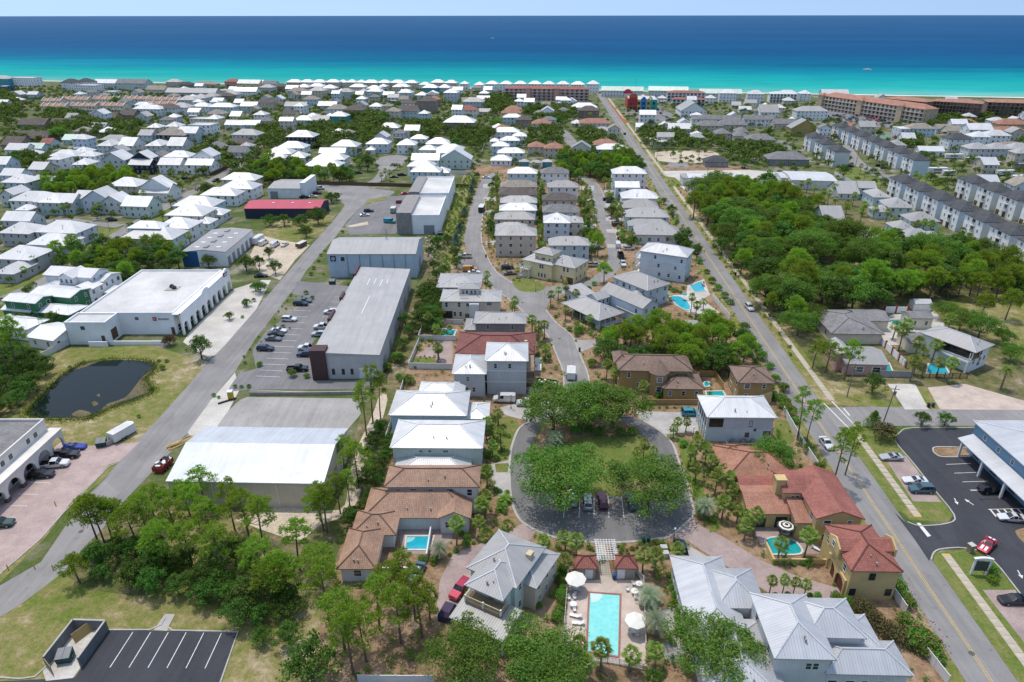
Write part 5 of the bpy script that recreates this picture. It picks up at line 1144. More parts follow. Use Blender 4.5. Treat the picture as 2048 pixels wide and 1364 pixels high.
for zz in (1.2, 3.9): o = H.win((c0[0]-1,c0[0]+1,c0[1]-2.06,0,0,0), 'n', .5, zz, 1.5, 1.6)
H.vol(1326, 1411, 778, -745, 3.4, 'hip', 1.6, .5, win=(3,0,2,0))
g = House('garage', 'small ochre garage house with dark brown tile roof near the main road', 'house', -2, near=True, wall=BOCH, roof='T')
v = g.vol(1476, 1552, 766, -731, 5.6, 'hip', 1.9, .5, win=(2,2,1,0)); g.part('stair_wall', MB().add([(v[0]+2,v[2]-1,0),(v[0]+8,v[2]-1,0),(v[0]+8,v[2]-1,3.2),(v[0]+2,v[2]-1,.6),(v[0]+2,v[2]-.02,0),(v[0]+8,v[2]-.02,0),(v[0]+8,v[2]-.02,3.2),(v[0]+2,v[2]-.02,.6)], [(0,1,2,3),(3,2,6,7),(1,5,6,2),(0,3,7,4)]), OCHRE)
# pale blue house with the white roof east of the circle
H = House('beach_house', 'pale blue house with bright white hip roof and screened porch beside the teal car', 'house', -1, near=True, wall='b')
v = H.vol(1414, 1555, 835, -791, 6.6, 'hip', 2.3, .5)
H.part('upper_band', MB().box(v[0]-.02,v[1]+.03,v[2]-.04,v[2]-.003,3.3,6.4), siding('white upper boards', (.52,.54,.58), .2)); H.part('screen_porch', MB().box(v[0]-.06,v[0]-.02,v[2]+.4,v[3]-.4,3.5,6.2), CARGLASS, False); H.part('screen_porch', MB().box(v[0]+.3,v[0]+3.4,v[2]-.08,v[2]-.05,3.8,6.0), CARGLASS, False)
for i in range(6): obj('post', POST, H.t, (v[0]-.1, v[2]+.2+i*(v[3]-v[2]-.4)/5, 0), 0, (1.2,1.2,6.3))
for f, z, w, h in ((.66,3.9,.8,1.6),(.74,2.8,.5,.8),(.63,1.2,.9,1.2),(.93,1.4,1.6,1.4)): H.win(v, 'n', f, z, w, h, WIND)
H.wins(v, 'l', 4, 2); H.part('low_rail', MB().box(v[0]+4.5,v[0]+12,v[2]-1.5,v[2]-1.44,.5,.58).box(v[0]+4.5,v[0]+4.58,v[2]-1.5,v[2],.0,.58).box(v[0]+11.9,v[0]+12,v[2]-1.5,v[2],0,.58), TRIM, False)
for i in range(3): H.part('air_conditioner', MB().box(v[0]+5.5+i*2.2,v[0]+6.4+i*2.2,v[2]-1.1,v[2]-.3,.1,.95), GALV)
# orange-tiled low house
H = House('villa', 'low house under broad orange tile hip roofs beside a light green tree', 'house', -2, near=True, wall=OCHRE, roof='o')
H.vol(1450, 1612, 962, -892, 3.5, 'hip', 2.6, .6, win=(3,2,2,0)); H.vol(1440, 1500, 918, -888, 3.4, 'hip', 1.4, .5)
# ochre villa with the red roofs by the main road
H = House('villa', 'ochre stucco villa with red tile roofs, chimney and walled courtyard by the main road', 'house', -1, near=True, wall=OCHRE, roof='r')
v = H.vol(1566, 1640, 986, -940, 6.3, 'gx', 1.5, .4); H.win(v, 'n', .3, 3.9, .9, 1.6); H.win(v, 'n', .42, 3.9, .9, 1.6); H.win(v, 'n', .8, 3.9, .8, 1.4)
H.vol(1632, 1731, 1038, -944, 6.2, 'gy', 1.7, .4, win=(2,3,0,0)); H.part('chimney', MB().box(v[0]-1.2,v[0]+.4,v[2]+1,v[2]+2.4,0,8.0).box(v[0]-1.4,v[0]+.6,v[2]+.8,v[2]+2.6,8.0,8.25), OCHRE)
l = H.vol(1496, 1640, 1028, -965, 3.5, 'gx', 1.5, .4, rc='c'); H.vol(1592, 1640, 1046, 6, 3.9, 'shed', 1.2, .4, rc='c', win=(1,1,0,0)); l3 = H.vol(1482, 1560, 985, 6, 3.4, 'gx', 1.1, .4)
[H.part('courtyard_opening', MB().box(l[0]+x,l[0]+x+2.1,l[2]-.06,l[2]-.01,.1,2.5), IRON, False) for x in (1.2,5)]
H.part('courtyard_wall', MB().box(l[0]+2,l[0]+12,l[2]-9.4,l[2]-9.1,0,1.1).box(l[0]+1.7,l[0]+2,l[2]-9.4,l[2]-5,0,1.1), OCHRE)
poly('courtyard', [(1500,1048),(1640,1050),(1640,1108),(1530,1105)], .03, V_MAUVE)
G = House('garage', 'ochre two-storey garage house with red hip roof and arched garage doors', 'house', -1, near=True, wall=OCHRE, roof='r')
v = G.vol(1703, 1807, 1143, -1049, 6.3, 'hip', 1.9, .3); G.box((v[0]+v[1])/2-4.6, (v[0]+v[1])/2+4.4, v[2]+3.6, v[2]+7.0, 6.9, 'gx', 1.1, .1, z0=5.0, name='dormer_wall')
for f, z in ((.45,4.2),(.12,.9),(.88,.9)): G.win(v, 'n', f, z, 1.0, 1.4, WIND)
for f in (.18,.52,.8): G.win(v, 'l', f, 4.0, 1.0, 1.5)
arcade(G, 'y', v[2]+.6, v[2]+7.2, v[0]-.32, 3.4, 2, 1.6, .5, .3, OCHRE, 'garage_arch')
for f in (.33,.66): G.door(v, 'l', 1-f*.62-.02, 2.7, 2.8, DOORM, name='garage_door')
for x in ((v[0]+v[1])/2-4.7,(v[0]+v[1])/2+4.4): G.part('gable_parapet', MB().add([(x,v[2]+3.4,5.9),(x,v[2]+7.2,5.9),(x,v[2]+7.2,7.4),(x,v[2]+5.3,8.4),(x,v[2]+3.4,7.4)]+[(x+.3,v[2]+3.4,5.9),(x+.3,v[2]+7.2,5.9),(x+.3,v[2]+7.2,7.4),(x+.3,v[2]+5.3,8.4),(x+.3,v[2]+3.4,7.4)], [(0,1,2,3,4),(9,8,7,6,5),(2,7,8,3),(3,8,9,4),(4,9,5,0),(1,6,7,2)]), OCHRE)
G.win((0,0,0,0,0,0), 'l', .5, 6.6, .9, 1.2).location = ((v[0]+v[1])/2-4.72, v[2]+5.3, 6.4)
# big silver-roofed house, lower right
H = House('beach_house', 'large pale grey house with silver metal hip roofs beside the community pool', 'house', -1.5, near=True, wall='m', roof='i', org=(36,66))
H.box(-10.2, -1.5, 4, 21.5, 4.2, 'hip', 2.3, .5, win=(2,4,0,0)); H.box(-10, 1.0, -6, 8.5, 4.1, 'hip', 2.4, .5, win=(2,3,0,0)); H.box(-5.5, 2.2, 9.5, 17.8, 5.2, 'hip', 1.8, .4, z0=3)
v = H.box(-.6, 7.8, -1.4, 10.2, 7.6, 'hip', 2.3, .5, win=(0,2,0,0)); v2 = H.box(5.0, 13.6, 2.5, 9.8, 7.3, 'hip', 1.8, .5, z0=3); H.box(9.0, 16.5, 2.6, 9.0, 5.0, 'hip', 1.6, .4); H.box(7.0, 18.8, -1.2, 4.6, 4.6, 'hip', 1.6, .4, win=(5,0,0,0))
for f in (.62,.75): H.win(v, 'n', f, 5.0, .9, 1.4)
for x, y, z in ((-6.4,2,6.0),(3.2,2.2,9.2),(10.5,6.3,8.6)): H.part('vent_pipe', MB().cyl((x,y,0), .12, z-1.2, z, 8), IRON, False)
# grey-green house with balcony, bottom centre
H = House('beach_house', 'olive-green house with grey metal roofs and cream balcony beside the community pool', 'house', -29, org=P(1009,1196,7.0), near=True, wall='s', roof='g')
H.box(-8.3, .7, 2.4, 12.6, 7.1, 'hip', 2.3, .5); H.box(-6.7, .1, -.7, 8, 7.0, 'hip', 1.8, .4, wall='-'); v = H.box(-6.2, -.4, 1.2, 8, 6.9, 'none', oh=0); H.box(-3, 2.6, 5.5, 14.2, 5.2, 'hip', 1.1, .4, wall='t', win=(0,0,3,0)); H.box(-7.3, 2.2, -4.3, 1.6, 3.3, 'shed', .8, .4, wall='-')
H.part('lower_wall', MB().box(-6.4,1.4,-1.3,1.4,0,3.2), wallm('t')); H.part('balcony_deck', MB().box(-6.5,0,-1.1,1.3,3.9,4.25), WOOD)
CREAM = plain('cream rail paint', (.56,.46,.28), .6)
H.rail([(-6.4,1.2),(-6.4,-1.0),(-.1,-1.0),(-.1,1.2)], 4.25, CREAM)
for f, w in ((.22,.9),(.82,.9)): H.win(v, 'n', f, 4.9, w, 1.4)
H.door(v, 'n', .55, 1.0, 2.1, DOORM, 4.35); H.posts([(-6.4,-1.0),(-.1,-1.0),(-3.2,-1.0)], 4.2, 5.4, 1.4); H.posts([(-6.9,-3.9),(1.8,-3.9),(-2.5,-3.9)], 0, 3.2, 1.4); H.wins((-7.8,.2,2.9,12,0,7), 'r', 3, 2); H.part('dormer', MB().box(-.9,0,8.4,9.6,7.2,8.4), CREAM)
# pool houses with the pergola between
POOLW = plain('taupe pool house paint', (.34,.30,.26), .8)
for (a, b), lab in (((1149,1197),'small taupe pool house with red tile roof, nearer the big white parasol'), ((1230,1277),'small taupe pool house with red tile roof beside the blue bin')):
 H = House('pool_house', lab, 'pool house', -1, near=True, wall=POOLW, roof='r'); v = H.vol(a, b, 1137, -1110, 2.7, 'hip', 1.3, .4); H.door(v, 'n', .66 if a < 1200 else .24, 1.3, 2.1); H.win(v, 'l', .5, 1.4, .6, .6)
pg = thing('pergola', 'white timber pergola between the two pool houses', 'pergola', P(1213,1142), rad(-1))
for x in (-1.5,1.5):
 for y in (0, 4.2): obj('post', POST, pg, (x, y, 0), 0, (1,1,2.6))
 obj('beam', MB().box(x-.07,x+.07,-.5,4.7,2.6,2.8).mesh('beam', [TRIM], uv=False), pg)
bm = MB().box(-1.95,1.95,-.04,.04,2.82,2.94).mesh('slat', [TRIM], uv=False); bm2 = MB().box(-.03,.03,-.4,4.6,2.96,3.02).mesh('slat', [TRIM], uv=False)
for i in range(10): obj('slat', bm, pg, (0, -.3+i*.53, 0))
for i in range(8): obj('slat', bm2, pg, (-1.7+i*.485, 0, 0))
# blue office with metal roofs, right edge
H = House('office_building', 'blue office building with silver roofs and a covered walkway beside the dark parking lot', 'building', 0, org=(99,70), near=True, wall=siding('office blue siding', (.17,.30,.42), .2), roof='i')
v = H.box(-.4, 34, -10, 54.5, 7.6, 'hip', 3.2, .5); H.part('walkway_roof', MB().add([(-3.2,-12,3.9),(-3.2,53.4,3.9),(-.1,53.4,4.9),(-.1,-12,4.9),(-3.2,-12,3.7),(-3.2,53.4,3.7),(-.1,53.4,4.7),(-.1,-12,4.7)], [(0,3,2,1),(4,5,6,7),(0,1,5,4),(1,2,6,5),(3,0,4,7)]), roofm('i'))
for i in range(8): obj('post', POST, H.t, (-2.9, 3+i*7, 0), 0, (2.2,2.2,3.7))
for i in range(9): H.win(v, 'l', .06+i*.068, 5.4, 1.0, 1.2)
for i in range(10): H.win(v, 'l', .05+i*.09, .5, 1.8, 2.0, WIND)
# pink cottage with the colourful pool, white-blue house, grey flat-roofed villa across the main road
H = House('cottage', 'pink house with grey metal porch roof and turquoise pool across the main road', 'house', -3, near=True, wall='p', roof='g')
v = H.vol(1690, 1780, 729, 11, 3.4, 'gx', 1.5, .4, win=(0,2,2,0)); H.vol(1676, 1712, 712, 9, 4.6, 'gy', 1.4, .3, win=(1,2,0,0))
for f, w in ((.36,2.2),(.76,2.4)): H.win(v, 'n', f, .8, w, 1.8)
H = House('beach_house', 'white two-storey house with grey roof and glassed corner balconies beside tall palms', 'house', 31, org=P(1953,706,6.2), near=True, wall='w', roof='g')
v = H.box(-.3, 9.0, 0, 15, 6.3, 'hip', 2.0, .7, win=(1,0,2,0)); H.part('glass_wall', MB().box(v[0]-.04,v[0]-.01,v[2]+.3,v[3]-5,3.5,5.9).box(v[0],v[0]+4,v[2]-.04,v[2]-.01,3.5,5.9), CARGLASS, False)
H.porch(v[0]-1.6, v[0]+.1, v[2], v[3]-5, 3.3, 2, 6., True)
H.posts([(v[0]-1.4,v[2]+.2),(v[0]-1.4,v[3]-6),(v[0]-1.4,v[2]+4)], 0, 3.2, 2.5); H.wins(v, 'n', 3, 1)
H = House('cottage', 'low house with weathered grey hip roofs around a walled pool terrace', 'house', -2, near=True, wall='c', roof='s')
H.vol(1663, 1770, 668, -619, 3.4, 'hip', 1.8, .5, win=(0,2,2,0)); H.vol(1715, 1782, 642, -618, 3.4, 'gx', 1.4, .4); H.vol(1820, 1915, 687, -664, 3.2, 'gx', 1.0, .3); H.vol(1820, 1870, 637, -622, 3.6, 'gx', 1.0, .3, win=(2,1,0,0))
H = House('garden_shed', 'small arched white metal shed behind the pool terrace wall', 'shed', -2, wall='w', roof='w'); v = H.vol(1831, 1866, 608, 4, 2.6, 'gx', 1.0, .1)
# left cluster beyond the pond
H = House('beach_house', 'green house with white metal roofs behind the white commercial building', 'house', -12, near=True, wall='v')
H.vol(55, 140, 592, 9, 6.3, 'gx', 1.0, .5, win=(0,0,2,0)); H.vol(2, 70, 604, 7, 6.6, 'gx', 1.0, .5, win=(2,0,2,0)); v = H.vol(48, 138, 626, 8, 3.5, 'hip', 1.3, .5, win=(1,0,3,0)); H.vol(0, 60, 622, 6, 3.6, 'gx', 1.2, .4)
H = House('beach_house', 'white three-storey house with several gabled white roofs beside the green house', 'house', -10, near=True, wall='w')
v = H.vol(84, 182, 553, 9, 8.2, 'gx', 1.7, .5, win=(0,0,3,0)); H.vol(112, 145, 556, 8, 8.4, 'gy', 1.7, .4, win=(3,0,0,0), st=1, z0=5.6); v = H.vol(136, 178, 580, 8, 5.8, 'gy', 1.4, .4, win=(2,0,2,0)); H.vol(78, 122, 576, 7, 5.4, 'hip', 1.2, .4); H.vol(168, 206, 562, 9, 6.4, 'gx', 1.2, .3, win=(0,0,3,0)); H.vol(192, 225, 585, 5, 3.2, 'shed', .7, .3, wall='-')
H = House('cottage', 'low white cottage with white roof and green yard beside the pond pines', 'house', -16, near=True, wall='w')
H.vol(50, 106, 678, 11, 3.4, 'gx', 1.5, .4, win=(2,0,3,0)); H.vol(-30, 52, 654, 8, 3.8, 'hip', 1.6, .4, win=(3,0,0,0))
# ------------------------------------------------------------------ rows of houses, read off row by row: x1 x2 (near eave), y, depth m, eave height m, roof, wall, roof colour
RTY = {'hip': 'hip', 'gx': 'gabled', 'gy': 'gabled', 'flat': 'flat', 'shed': 'sloping'}
def row(phrase, group, ox, oy, rot, lines, name='beach_house', cat='house', noun='house', wins=True, porch=False):
 tile(ox, oy, 4); hs = []
 for ln in lines.strip().split('\n'):
  q = ln.split(); more = q[0] == '+'
  if more: q = q[1:]
  x1, x2, y, d, h = map(float, q[:5]); r, w, c = q[5:8]; ex = q[8] if len(q) > 8 else ''
  if not more: hs.append([])
  hs[-1].append((x1, x2, y, d, h, r, w, c, ex))
 order = sorted(range(len(hs)), key=lambda i: hs[i][0][0]+hs[i][0][1])
 rank = {i: k for k, i in enumerate(order)}
 for i, vs in enumerate(hs):
  x1, x2, y, d, h, r, w, c, ex = vs[0]; st = max(1, round(h/3.1))
  sz = {1: 'low', 2: 'two-storey', 3: 'three-storey'}.get(st, 'tall')
  lab = f"{WALLC[w][1].split()[-1] if len(WALLC[w][1].split()) > 1 and len(ROOFC[c].split()) > 2 else WALLC[w][1]} {sz} {noun}, {ROOFC[c]} {RTY[r]} roof, {ordw(rank[i])} from left {phrase}"
  H = House(name, lab, cat, rot+R.uniform(-1.5,1.5), group)
  for k, (x1, x2, y, d, h, r, w, c, ex) in enumerate(vs):
   z0 = float(ex[1:]) if ex[:1] == 'z' else 0.
   pm, a, b = H.edge(x1, x2, y, h); wd = b-a; dist = pm.length
   n = max(1, int(wd/3.4)); ns = max(1, int(d/4.5)); s = (n, ns if pm.x > 0 else 0, ns if pm.x < 0 else 0, 0)
   v = H.vol(x1, x2, y, d, h, r, None, .45, z0, w, c, win=s if wins else None)
   if porch and k == 0 and wd > 6:
    for z in [3.1*j for j in range(1, st)]: H.porch(v[0], v[1], v[2]-1.8, v[2], z+.05, 4, min(h, z+3.0))
    H.posts([(v[0]+.2+(v[1]-v[0]-.4)*j/3, v[2]-1.6) for j in range(4)], 0, 3.0)
 tile(0, 0, 1)
row('in central block, west column', 'houses of the central block, west column', 0, 0, -1.5, '''
4056 4300 1388 10 6.5 hip b w
4000 4300 1497 10 6 hip c k
3985 4300 1560 10 6 hip t n
4000 4300 1622 9 6 hip m g
3992 4298 1684 9 6.5 hip b w
3950 4280 1756 9 6 hip t g
3955 4298 1885 10 8.6 hip t g
+ 3960 4220 1840 8 9.0 hip t g''')
row('in central block, east column', 'houses of the central block, east column', 0, 0, -1.5, '''
4324 4556 1388 10 6.2 hip w s
4378 4632 1500 10 6.2 hip w g
4335 4616 1604 10 6 hip t n
4338 4640 1700 10 6 hip m s
4346 4566 1784 11 8.4 hip l w
+ 4530 4670 1782 8 6.8 hip c g
4390 4724 1964 9 6 hip b g''')
row('beside the main road', 'houses along the main road', 0, 0, -2.5, '''
4900 5180 1390 11 9 hip w w
4920 5120 1500 8 6.6 gx l w
+ 4974 5278 1588 12 4.6 hip w w
4980 5278 1664 11 5 hip t g
5002 5362 1738 11 5.2 hip s g
+ 5026 5362 1808 8 3.4 hip s g
5084 5460 1880 12 4.2 hip m g''')
row('among the small cabanas', 'small cabanas', 1024, 140, -2, '''
55 140 735 5 3.6 hip q g
142 240 742 5 3.6 hip m g
240 326 736 5 3.6 hip q g''', 'cabana', 'cabana', 'cabana')
row('in the middle white-roofed cluster', 'white-roofed cluster', 512, 140, -2, '''
1885 1990 462 10 6 hip w w
1883 2110 497 11 6 hip w w
1868 1945 572 9 5.5 hip w w
1950 2110 565 9 6 hip b w
1882 2026 610 9 6.4 hip b w
1925 2150 664 10 6 hip m w
1872 2046 724 10 3.4 hip w w
1972 2130 380 10 6 hip b w
2048 2170 530 9 6.5 hip w w''')
row('among the tile-roofed villas', 'tile-roofed villas', 1024, 140, -3, '''
122 265 617 11 6 hip t c
252 420 628 11 6.4 hip t c
155 318 430 12 6 hip w c
25 155 400 11 6 hip n n
-60 76 318 12 6.5 hip O c
530 702 326 14 6.8 hip d n
536 790 428 13 5.6 hip m c
470 685 300 14 5 hip w w
655 800 488 10 3.4 hip m g
645 850 600 12 5.8 hip l c
678 926 636 11 5.6 hip l w
235 350 318 10 4 hip O c
-140 -30 470 11 6 hip y o''', 'villa')
row('inland of the shore rows', 'houses inland of the shore, centre', 512, 140, -5, '''
1495 1748 420 16 8.5 hip n w
1570 1770 322 14 6 hip w r
1645 1822 255 14 7 hip l g
1762 1868 238 12 5.5 gx c w
1780 1884 335 9 3.2 gx t g
965 1142 462 12 3.6 hip w w
1138 1290 330 14 7.5 gx l n
1282 1438 250 14 11 hip n n
1370 1468 236 12 7 hip n c
1160 1268 268 12 9 hip w n
1030 1146 332 12 8.5 hip c k
1005 1086 290 10 6 hip t k
900 1005 292 11 5 hip w w
690 856 322 13 8.5 hip n n
553 716 312 13 7 hip w k
580 722 370 12 7.5 hip q w
440 582 402 11 6 gx q g
288 450 402 12 6.5 hip b w
204 316 355 11 7 gx y n
-20 130 262 12 7.5 hip t n
112 240 280 11 4 hip n n
222 400 290 12 5.5 gx b g
365 492 236 12 6.5 hip b k
488 640 286 12 4.6 gx l w
1955 2120 345 13 6.5 hip y o''')
row('in the second shore row', 'second row from the shore', 512, 140, -9, '''
245 392 170 13 7 hip y k
415 545 166 13 8 hip t g
525 632 146 13 8 hip m w
648 770 176 13 8 hip g g
758 856 196 11 5 gx w w
880 1002 172 13 8.5 hip b w
1008 1100 200 11 5 gx w w
1130 1246 182 13 8 hip l w
1268 1366 202 12 5 hip w w
1364 1450 190 12 6 hip y w
1495 1612 182 13 10 hip l w
1325 1450 142 13 8 hip q w
1450 1552 142 13 7.5 hip b w
1565 1652 162 12 5 gx w w
230 330 150 12 6 gx w w
322 420 138 12 7 hip t w
418 540 132 12 7 hip w w
742 872 136 12 7 hip c w
880 990 148 12 7 hip w w
1088 1222 134 12 7.5 hip g w
25 130 140 12 7 hip g g
136 240 132 12 6 hip n n''')
row('in the beachfront row', 'beachfront row', 512, 140, -10, '''
238 356 98 12 7 hip t w
346 452 98 12 7 hip w w
444 552 99 12 7 hip w w
552 662 98 12 7 hip t w
648 722 99 11 6 hip w w
714 802 99 12 6.5 hip t w
798 872 99 11 6.5 hip w w
854 972 102 12 7 hip t w
970 1070 102 12 7 hip t w
1068 1182 102 12 7 hip t w
1182 1290 104 12 7 hip t w
1300 1390 118 11 6 hip w w
1394 1502 100 12 8 hip t w
1502 1606 104 12 8 hip t w
1628 1696 110 11 7.5 hip w w
1740 1822 118 12 8 hip w w
1832 1934 112 12 9.5 hip w w
1944 2046 112 12 9.5 hip w w
2056 2162 112 12 9.5 hip w w
2172 2280 112 12 9.5 hip w w
2286 2390 114 12 9.5 hip w w
2400 2508 114 12 9.5 hip w w
2516 2628 116 12 9.5 hip w w
2642 2744 112 13 10.5 hip w w
-10 50 106 12 7 gx w w
44 156 112 12 7 gx w s''', porch=False)
row('east of the colourful shop', 'shore buildings east', 1024, 140, -9, '''
712 1052 166 14 7 gx m m
1090 1412 166 14 7 gx m m
1498 1842 188 14 7 gx m m
1660 1802 186 13 9.5 hip w w
1884 2022 192 13 9.5 hip w w
2130 2290 188 12 8 hip b w
2300 2400 190 12 8 hip w w
2480 2700 192 14 8 gx l w''')
row('around the motel courts', 'houses beyond the main road', 1024, 140, -4, '''
1020 1156 358 11 9.5 gx w w
990 1056 456 9 4 gx w w
1250 1436 470 12 4.5 gx l w
+ 1330 1436 428 12 6 gy w w
1350 1566 328 30 6 gy w g
1440 1836 396 10 6 gx w s
1855 2100 398 10 6 gx w s
1480 1700 448 13 5 hip t s
1640 1890 440 13 5.5 hip t s
1630 1762 510 13 5 hip t s
1776 1900 530 13 4.6 hip t s
1880 2120 560 13 5 hip t s
1795 1905 495 13 4 hip m s
1112 1306 575 11 3.4 shed c w
+ 1160 1306 536 9 5.8 gx c g
1430 1546 540 11 5.6 hip l g
1944 2100 330 12 5 hip m s
1545 1736 738 12 3.2 hip G d
1430 1600 985 10 3.4 gx m g
2280 2540 330 14 8 hip w g''', 'town_house')
row('around the tennis court', 'houses near the tennis court', 1536, 140, -4, '''
45 256 432 12 4.5 gx t s
185 412 468 13 6 gy o g
-60 95 340 20 5 gx w g
0 340 716 14 4 hip G s
1130 1350 470 13 6 hip b k
1065 1140 470 14 7 flat l x
1350 1460 470 10 4 gx l k
1440 1600 490 12 4 gx c k
1610 1810 478 13 8 gx w w
1455 1650 556 13 8.5 hip w d
1640 1792 536 12 8.2 hip w w
1752 1956 526 12 8.2 hip w w
1610 1800 632 12 6 hip m g
1780 1960 632 12 6 hip m g
1940 2140 632 12 6 hip m g
1210 1420 650 9 3.6 gx w w
650 800 465 12 3.5 gx t c
1506 1700 428 12 3.5 hip O o
1850 2100 436 14 5.5 hip O o
1820 2100 500 14 3.6 hip O o
80 258 945 12 3.6 hip b g
725 876 945 9 5.6 gx b g
560 740 990 16 3.2 gx m g
845 1000 1020 14 4.6 hip b g
970 1166 1092 12 4.4 hip b g
1690 1860 895 10 3.2 gx w w''', 'town_house')
row('between wood and charcoal townhouses', 'pale cottages by the wood', 1536, 400, -3, '''
445 625 165 16 3.6 gx b g
590 730 220 9 3.4 hip b g
795 1040 305 10 3.6 hip b g
700 830 318 8 3.2 hip b g
1110 1340 296 9 3.6 hip b g
1240 1446 318 9 3.6 hip b g
1020 1190 232 10 3.4 hip b g
1140 1386 172 11 5.5 hip s g
970 1168 62 11 5.6 hip s g
860 1020 96 9 3.4 hip b g''', 'cottage')
row('in western white-roofed rows', 'tall white-roofed houses, west', 0, 140, -6, '''
768 892 607 15 8 hip m w
938 1064 607 15 8 gx m w
1155 1288 607 15 8 hip m w
1328 1462 607 15 8 gx m w
372 480 716 12 8.6 hip w w
568 702 758 12 5.6 hip w w
+ 620 762 690 9 8.6 hip w w
800 992 722 12 8.2 gy m w
1018 1196 760 10 5.6 gx k w
+ 1040 1200 708 9 8.6 gy k w
1255 1440 760 11 5.6 gx w w
+ 1300 1512 696 11 8.6 hip w w
1475 1692 762 10 5.6 gx w w
+ 1538 1700 692 11 9 gy w w
385 602 690 12 5.5 hip b w
0 208 902 13 5.8 hip l w
+ -10 156 845 10 8.4 gx l w
195 405 892 10 3.6 hip c w
850 1095 930 13 5.6 hip t w
1105 1345 985 13 4.6 gx w w
+ 1110 1345 940 9 7 gy w w
-20 110 1000 12 6 gy m w
60 400 1050 13 5.6 hip w w
262 580 1060 11 5.8 gx s w
+ 262 430 1062 6 5.2 shed s w
580 742 1030 10 6.8 gx b w
640 880 1040 11 6.8 gy l w
800 966 1058 10 6 gy m w
960 1180 1092 12 5.6 gx s w
1760 2040 880 11 5.5 hip c w
1745 2020 950 12 5.6 hip w w
1590 1890 1005 11 5.4 hip w w
1370 1700 1092 13 5.6 hip b w''')
row('beside the corner green', 'houses by the corner green', 0, 400, -6, '''
0 238 168 10 6.6 gx m w
-20 232 268 12 5.6 hip g w
268 612 262 13 5.8 hip l w
205 518 362 12 3.6 hip w w
-60 238 476 13 5.6 hip g w
228 340 448 6 2.8 hip w w
-60 110 592 12 3.6 hip g w
115 225 82 8 3.4 hip c w
950 1380 312 13 5.6 hip b w
+ 1010 1280 228 8 8.6 hip b w
1232 1512 226 12 6 hip w w
1310 1620 126 14 5.8 hip c w
1550 1680 188 8 3.2 hip w w
1600 1780 118 9 3.4 hip w w
300 480 22 11 6 hip s w''')
row('round the western cul-de-sac', 'white-roofed houses round the cul-de-sac', 512, 140, -3, '''
235 460 536 14 8 hip k w
158 386 624 13 5.8 hip w w
60 286 670 12 4.6 hip w w
55 256 722 12 3.6 hip w w
250 392 702 12 4 hip w w
592 806 612 13 6 hip l w
498 712 664 9 4.6 gx b w
444 712 716 12 5 hip w w
372 672 770 12 5 hip w w
872 1062 592 12 6.4 hip l w
+ 872 950 640 8 3.4 hip w w
1120 1276 600 12 6.4 hip w w
1352 1546 592 13 6 hip l w
1432 1658 642 12 5.6 hip w w
1298 1446 640 10 4.4 hip w w
1460 1722 718 13 5.8 gy s w
+ 1442 1580 664 9 5.6 gx s w
1238 1466 722 11 5.8 gx w w
1204 1424 772 11 6 hip w w
1230 1476 816 11 6 hip b w
1414 1546 822 10 4 hip w w''')
row('behind the brown-roofed terraces', 'houses behind the terraces', 0, 140, -7, '''
1055 1282 312 12 8 hip w w
+ 1068 1190 278 8 10.8 hip w w
1250 1402 308 14 8 hip w n
1350 1502 300 14 8 hip w g
1415 1560 240 14 7 hip m g
1530 1640 225 14 7 hip m g
1620 1722 212 14 7 hip b g
1530 1668 292 12 7 hip w w
+ 1535 1612 254 7 10 hip w w
1665 1866 296 12 7.4 hip b w
+ 1672 1745 254 7 10 hip b w
1915 2050 290 12 6 gx b w
1865 1940 262 11 6 gx c w
1700 1850 208 12 6 hip n n
1690 1780 250 10 6 gx w w
1765 1900 196 13 6 hip l g
1725 1862 162 13 7 flat b x
1862 2048 172 14 6 gx w w
1515 1652 390 12 8 flat c x
1640 1742 392 12 8 hip y w
1645 1786 352 12 6 hip c k
1500 1680 440 14 9.5 flat w x
1408 1566 505 13 7.5 gx l w
1240 1476 522 13 6.4 hip k k
+ 1325 1412 474 6 9 hip k k
1845 2060 520 13 6.6 hip m g
1790 1992 590 11 5.4 hip n n
1790 1960 440 11 5 gx l w
1940 2070 440 11 5.6 gx b w
1830 1920 370 12 7 gx y w
308 402 592 11 3.6 gx b r
196 332 628 10 3.6 gx b m
488 632 560 11 3.6 gx b m
130 352 438 15 3.4 gx n n
380 586 436 14 3.4 gx n n
0 160 600 16 3.6 gx n n
160 372 546 14 3.4 gx n n
40 240 540 14 3.4 gx n n
578 712 492 11 3.6 hip t k
690 836 456 10 3.4 gx m g
790 1002 560 11 3.2 hip c g
1100 1200 525 12 3.2 gx n n
30 200 640 12 3.6 gx w w
940 1070 362 14 3.6 gx n n
800 920 385 14 3.4 gx n n''', 'town_house')
row('along the western shore', 'shore buildings west', 0, 140, -10, '''
-60 62 70 14 10 hip q g
50 256 62 16 11 flat w x
478 600 100 15 11 hip w d
600 712 96 15 11 hip w d
600 762 122 14 9 flat w x
740 920 105 14 8 gx b w
918 1160 108 16 9 gx s s
1160 1312 158 14 6 gx c k
1322 1432 96 12 8 hip t g
1430 1532 118 12 6 hip n d
1545 1722 114 12 5 hip t k
1790 1902 94 13 7.5 hip p r
1892 2070 108 14 7 gx y w
820 918 172 12 5 flat w x
1318 1722 182 15 6 gx g g
-40 40 130 14 6 flat B x''', 'shore_building', 'building', 'building')
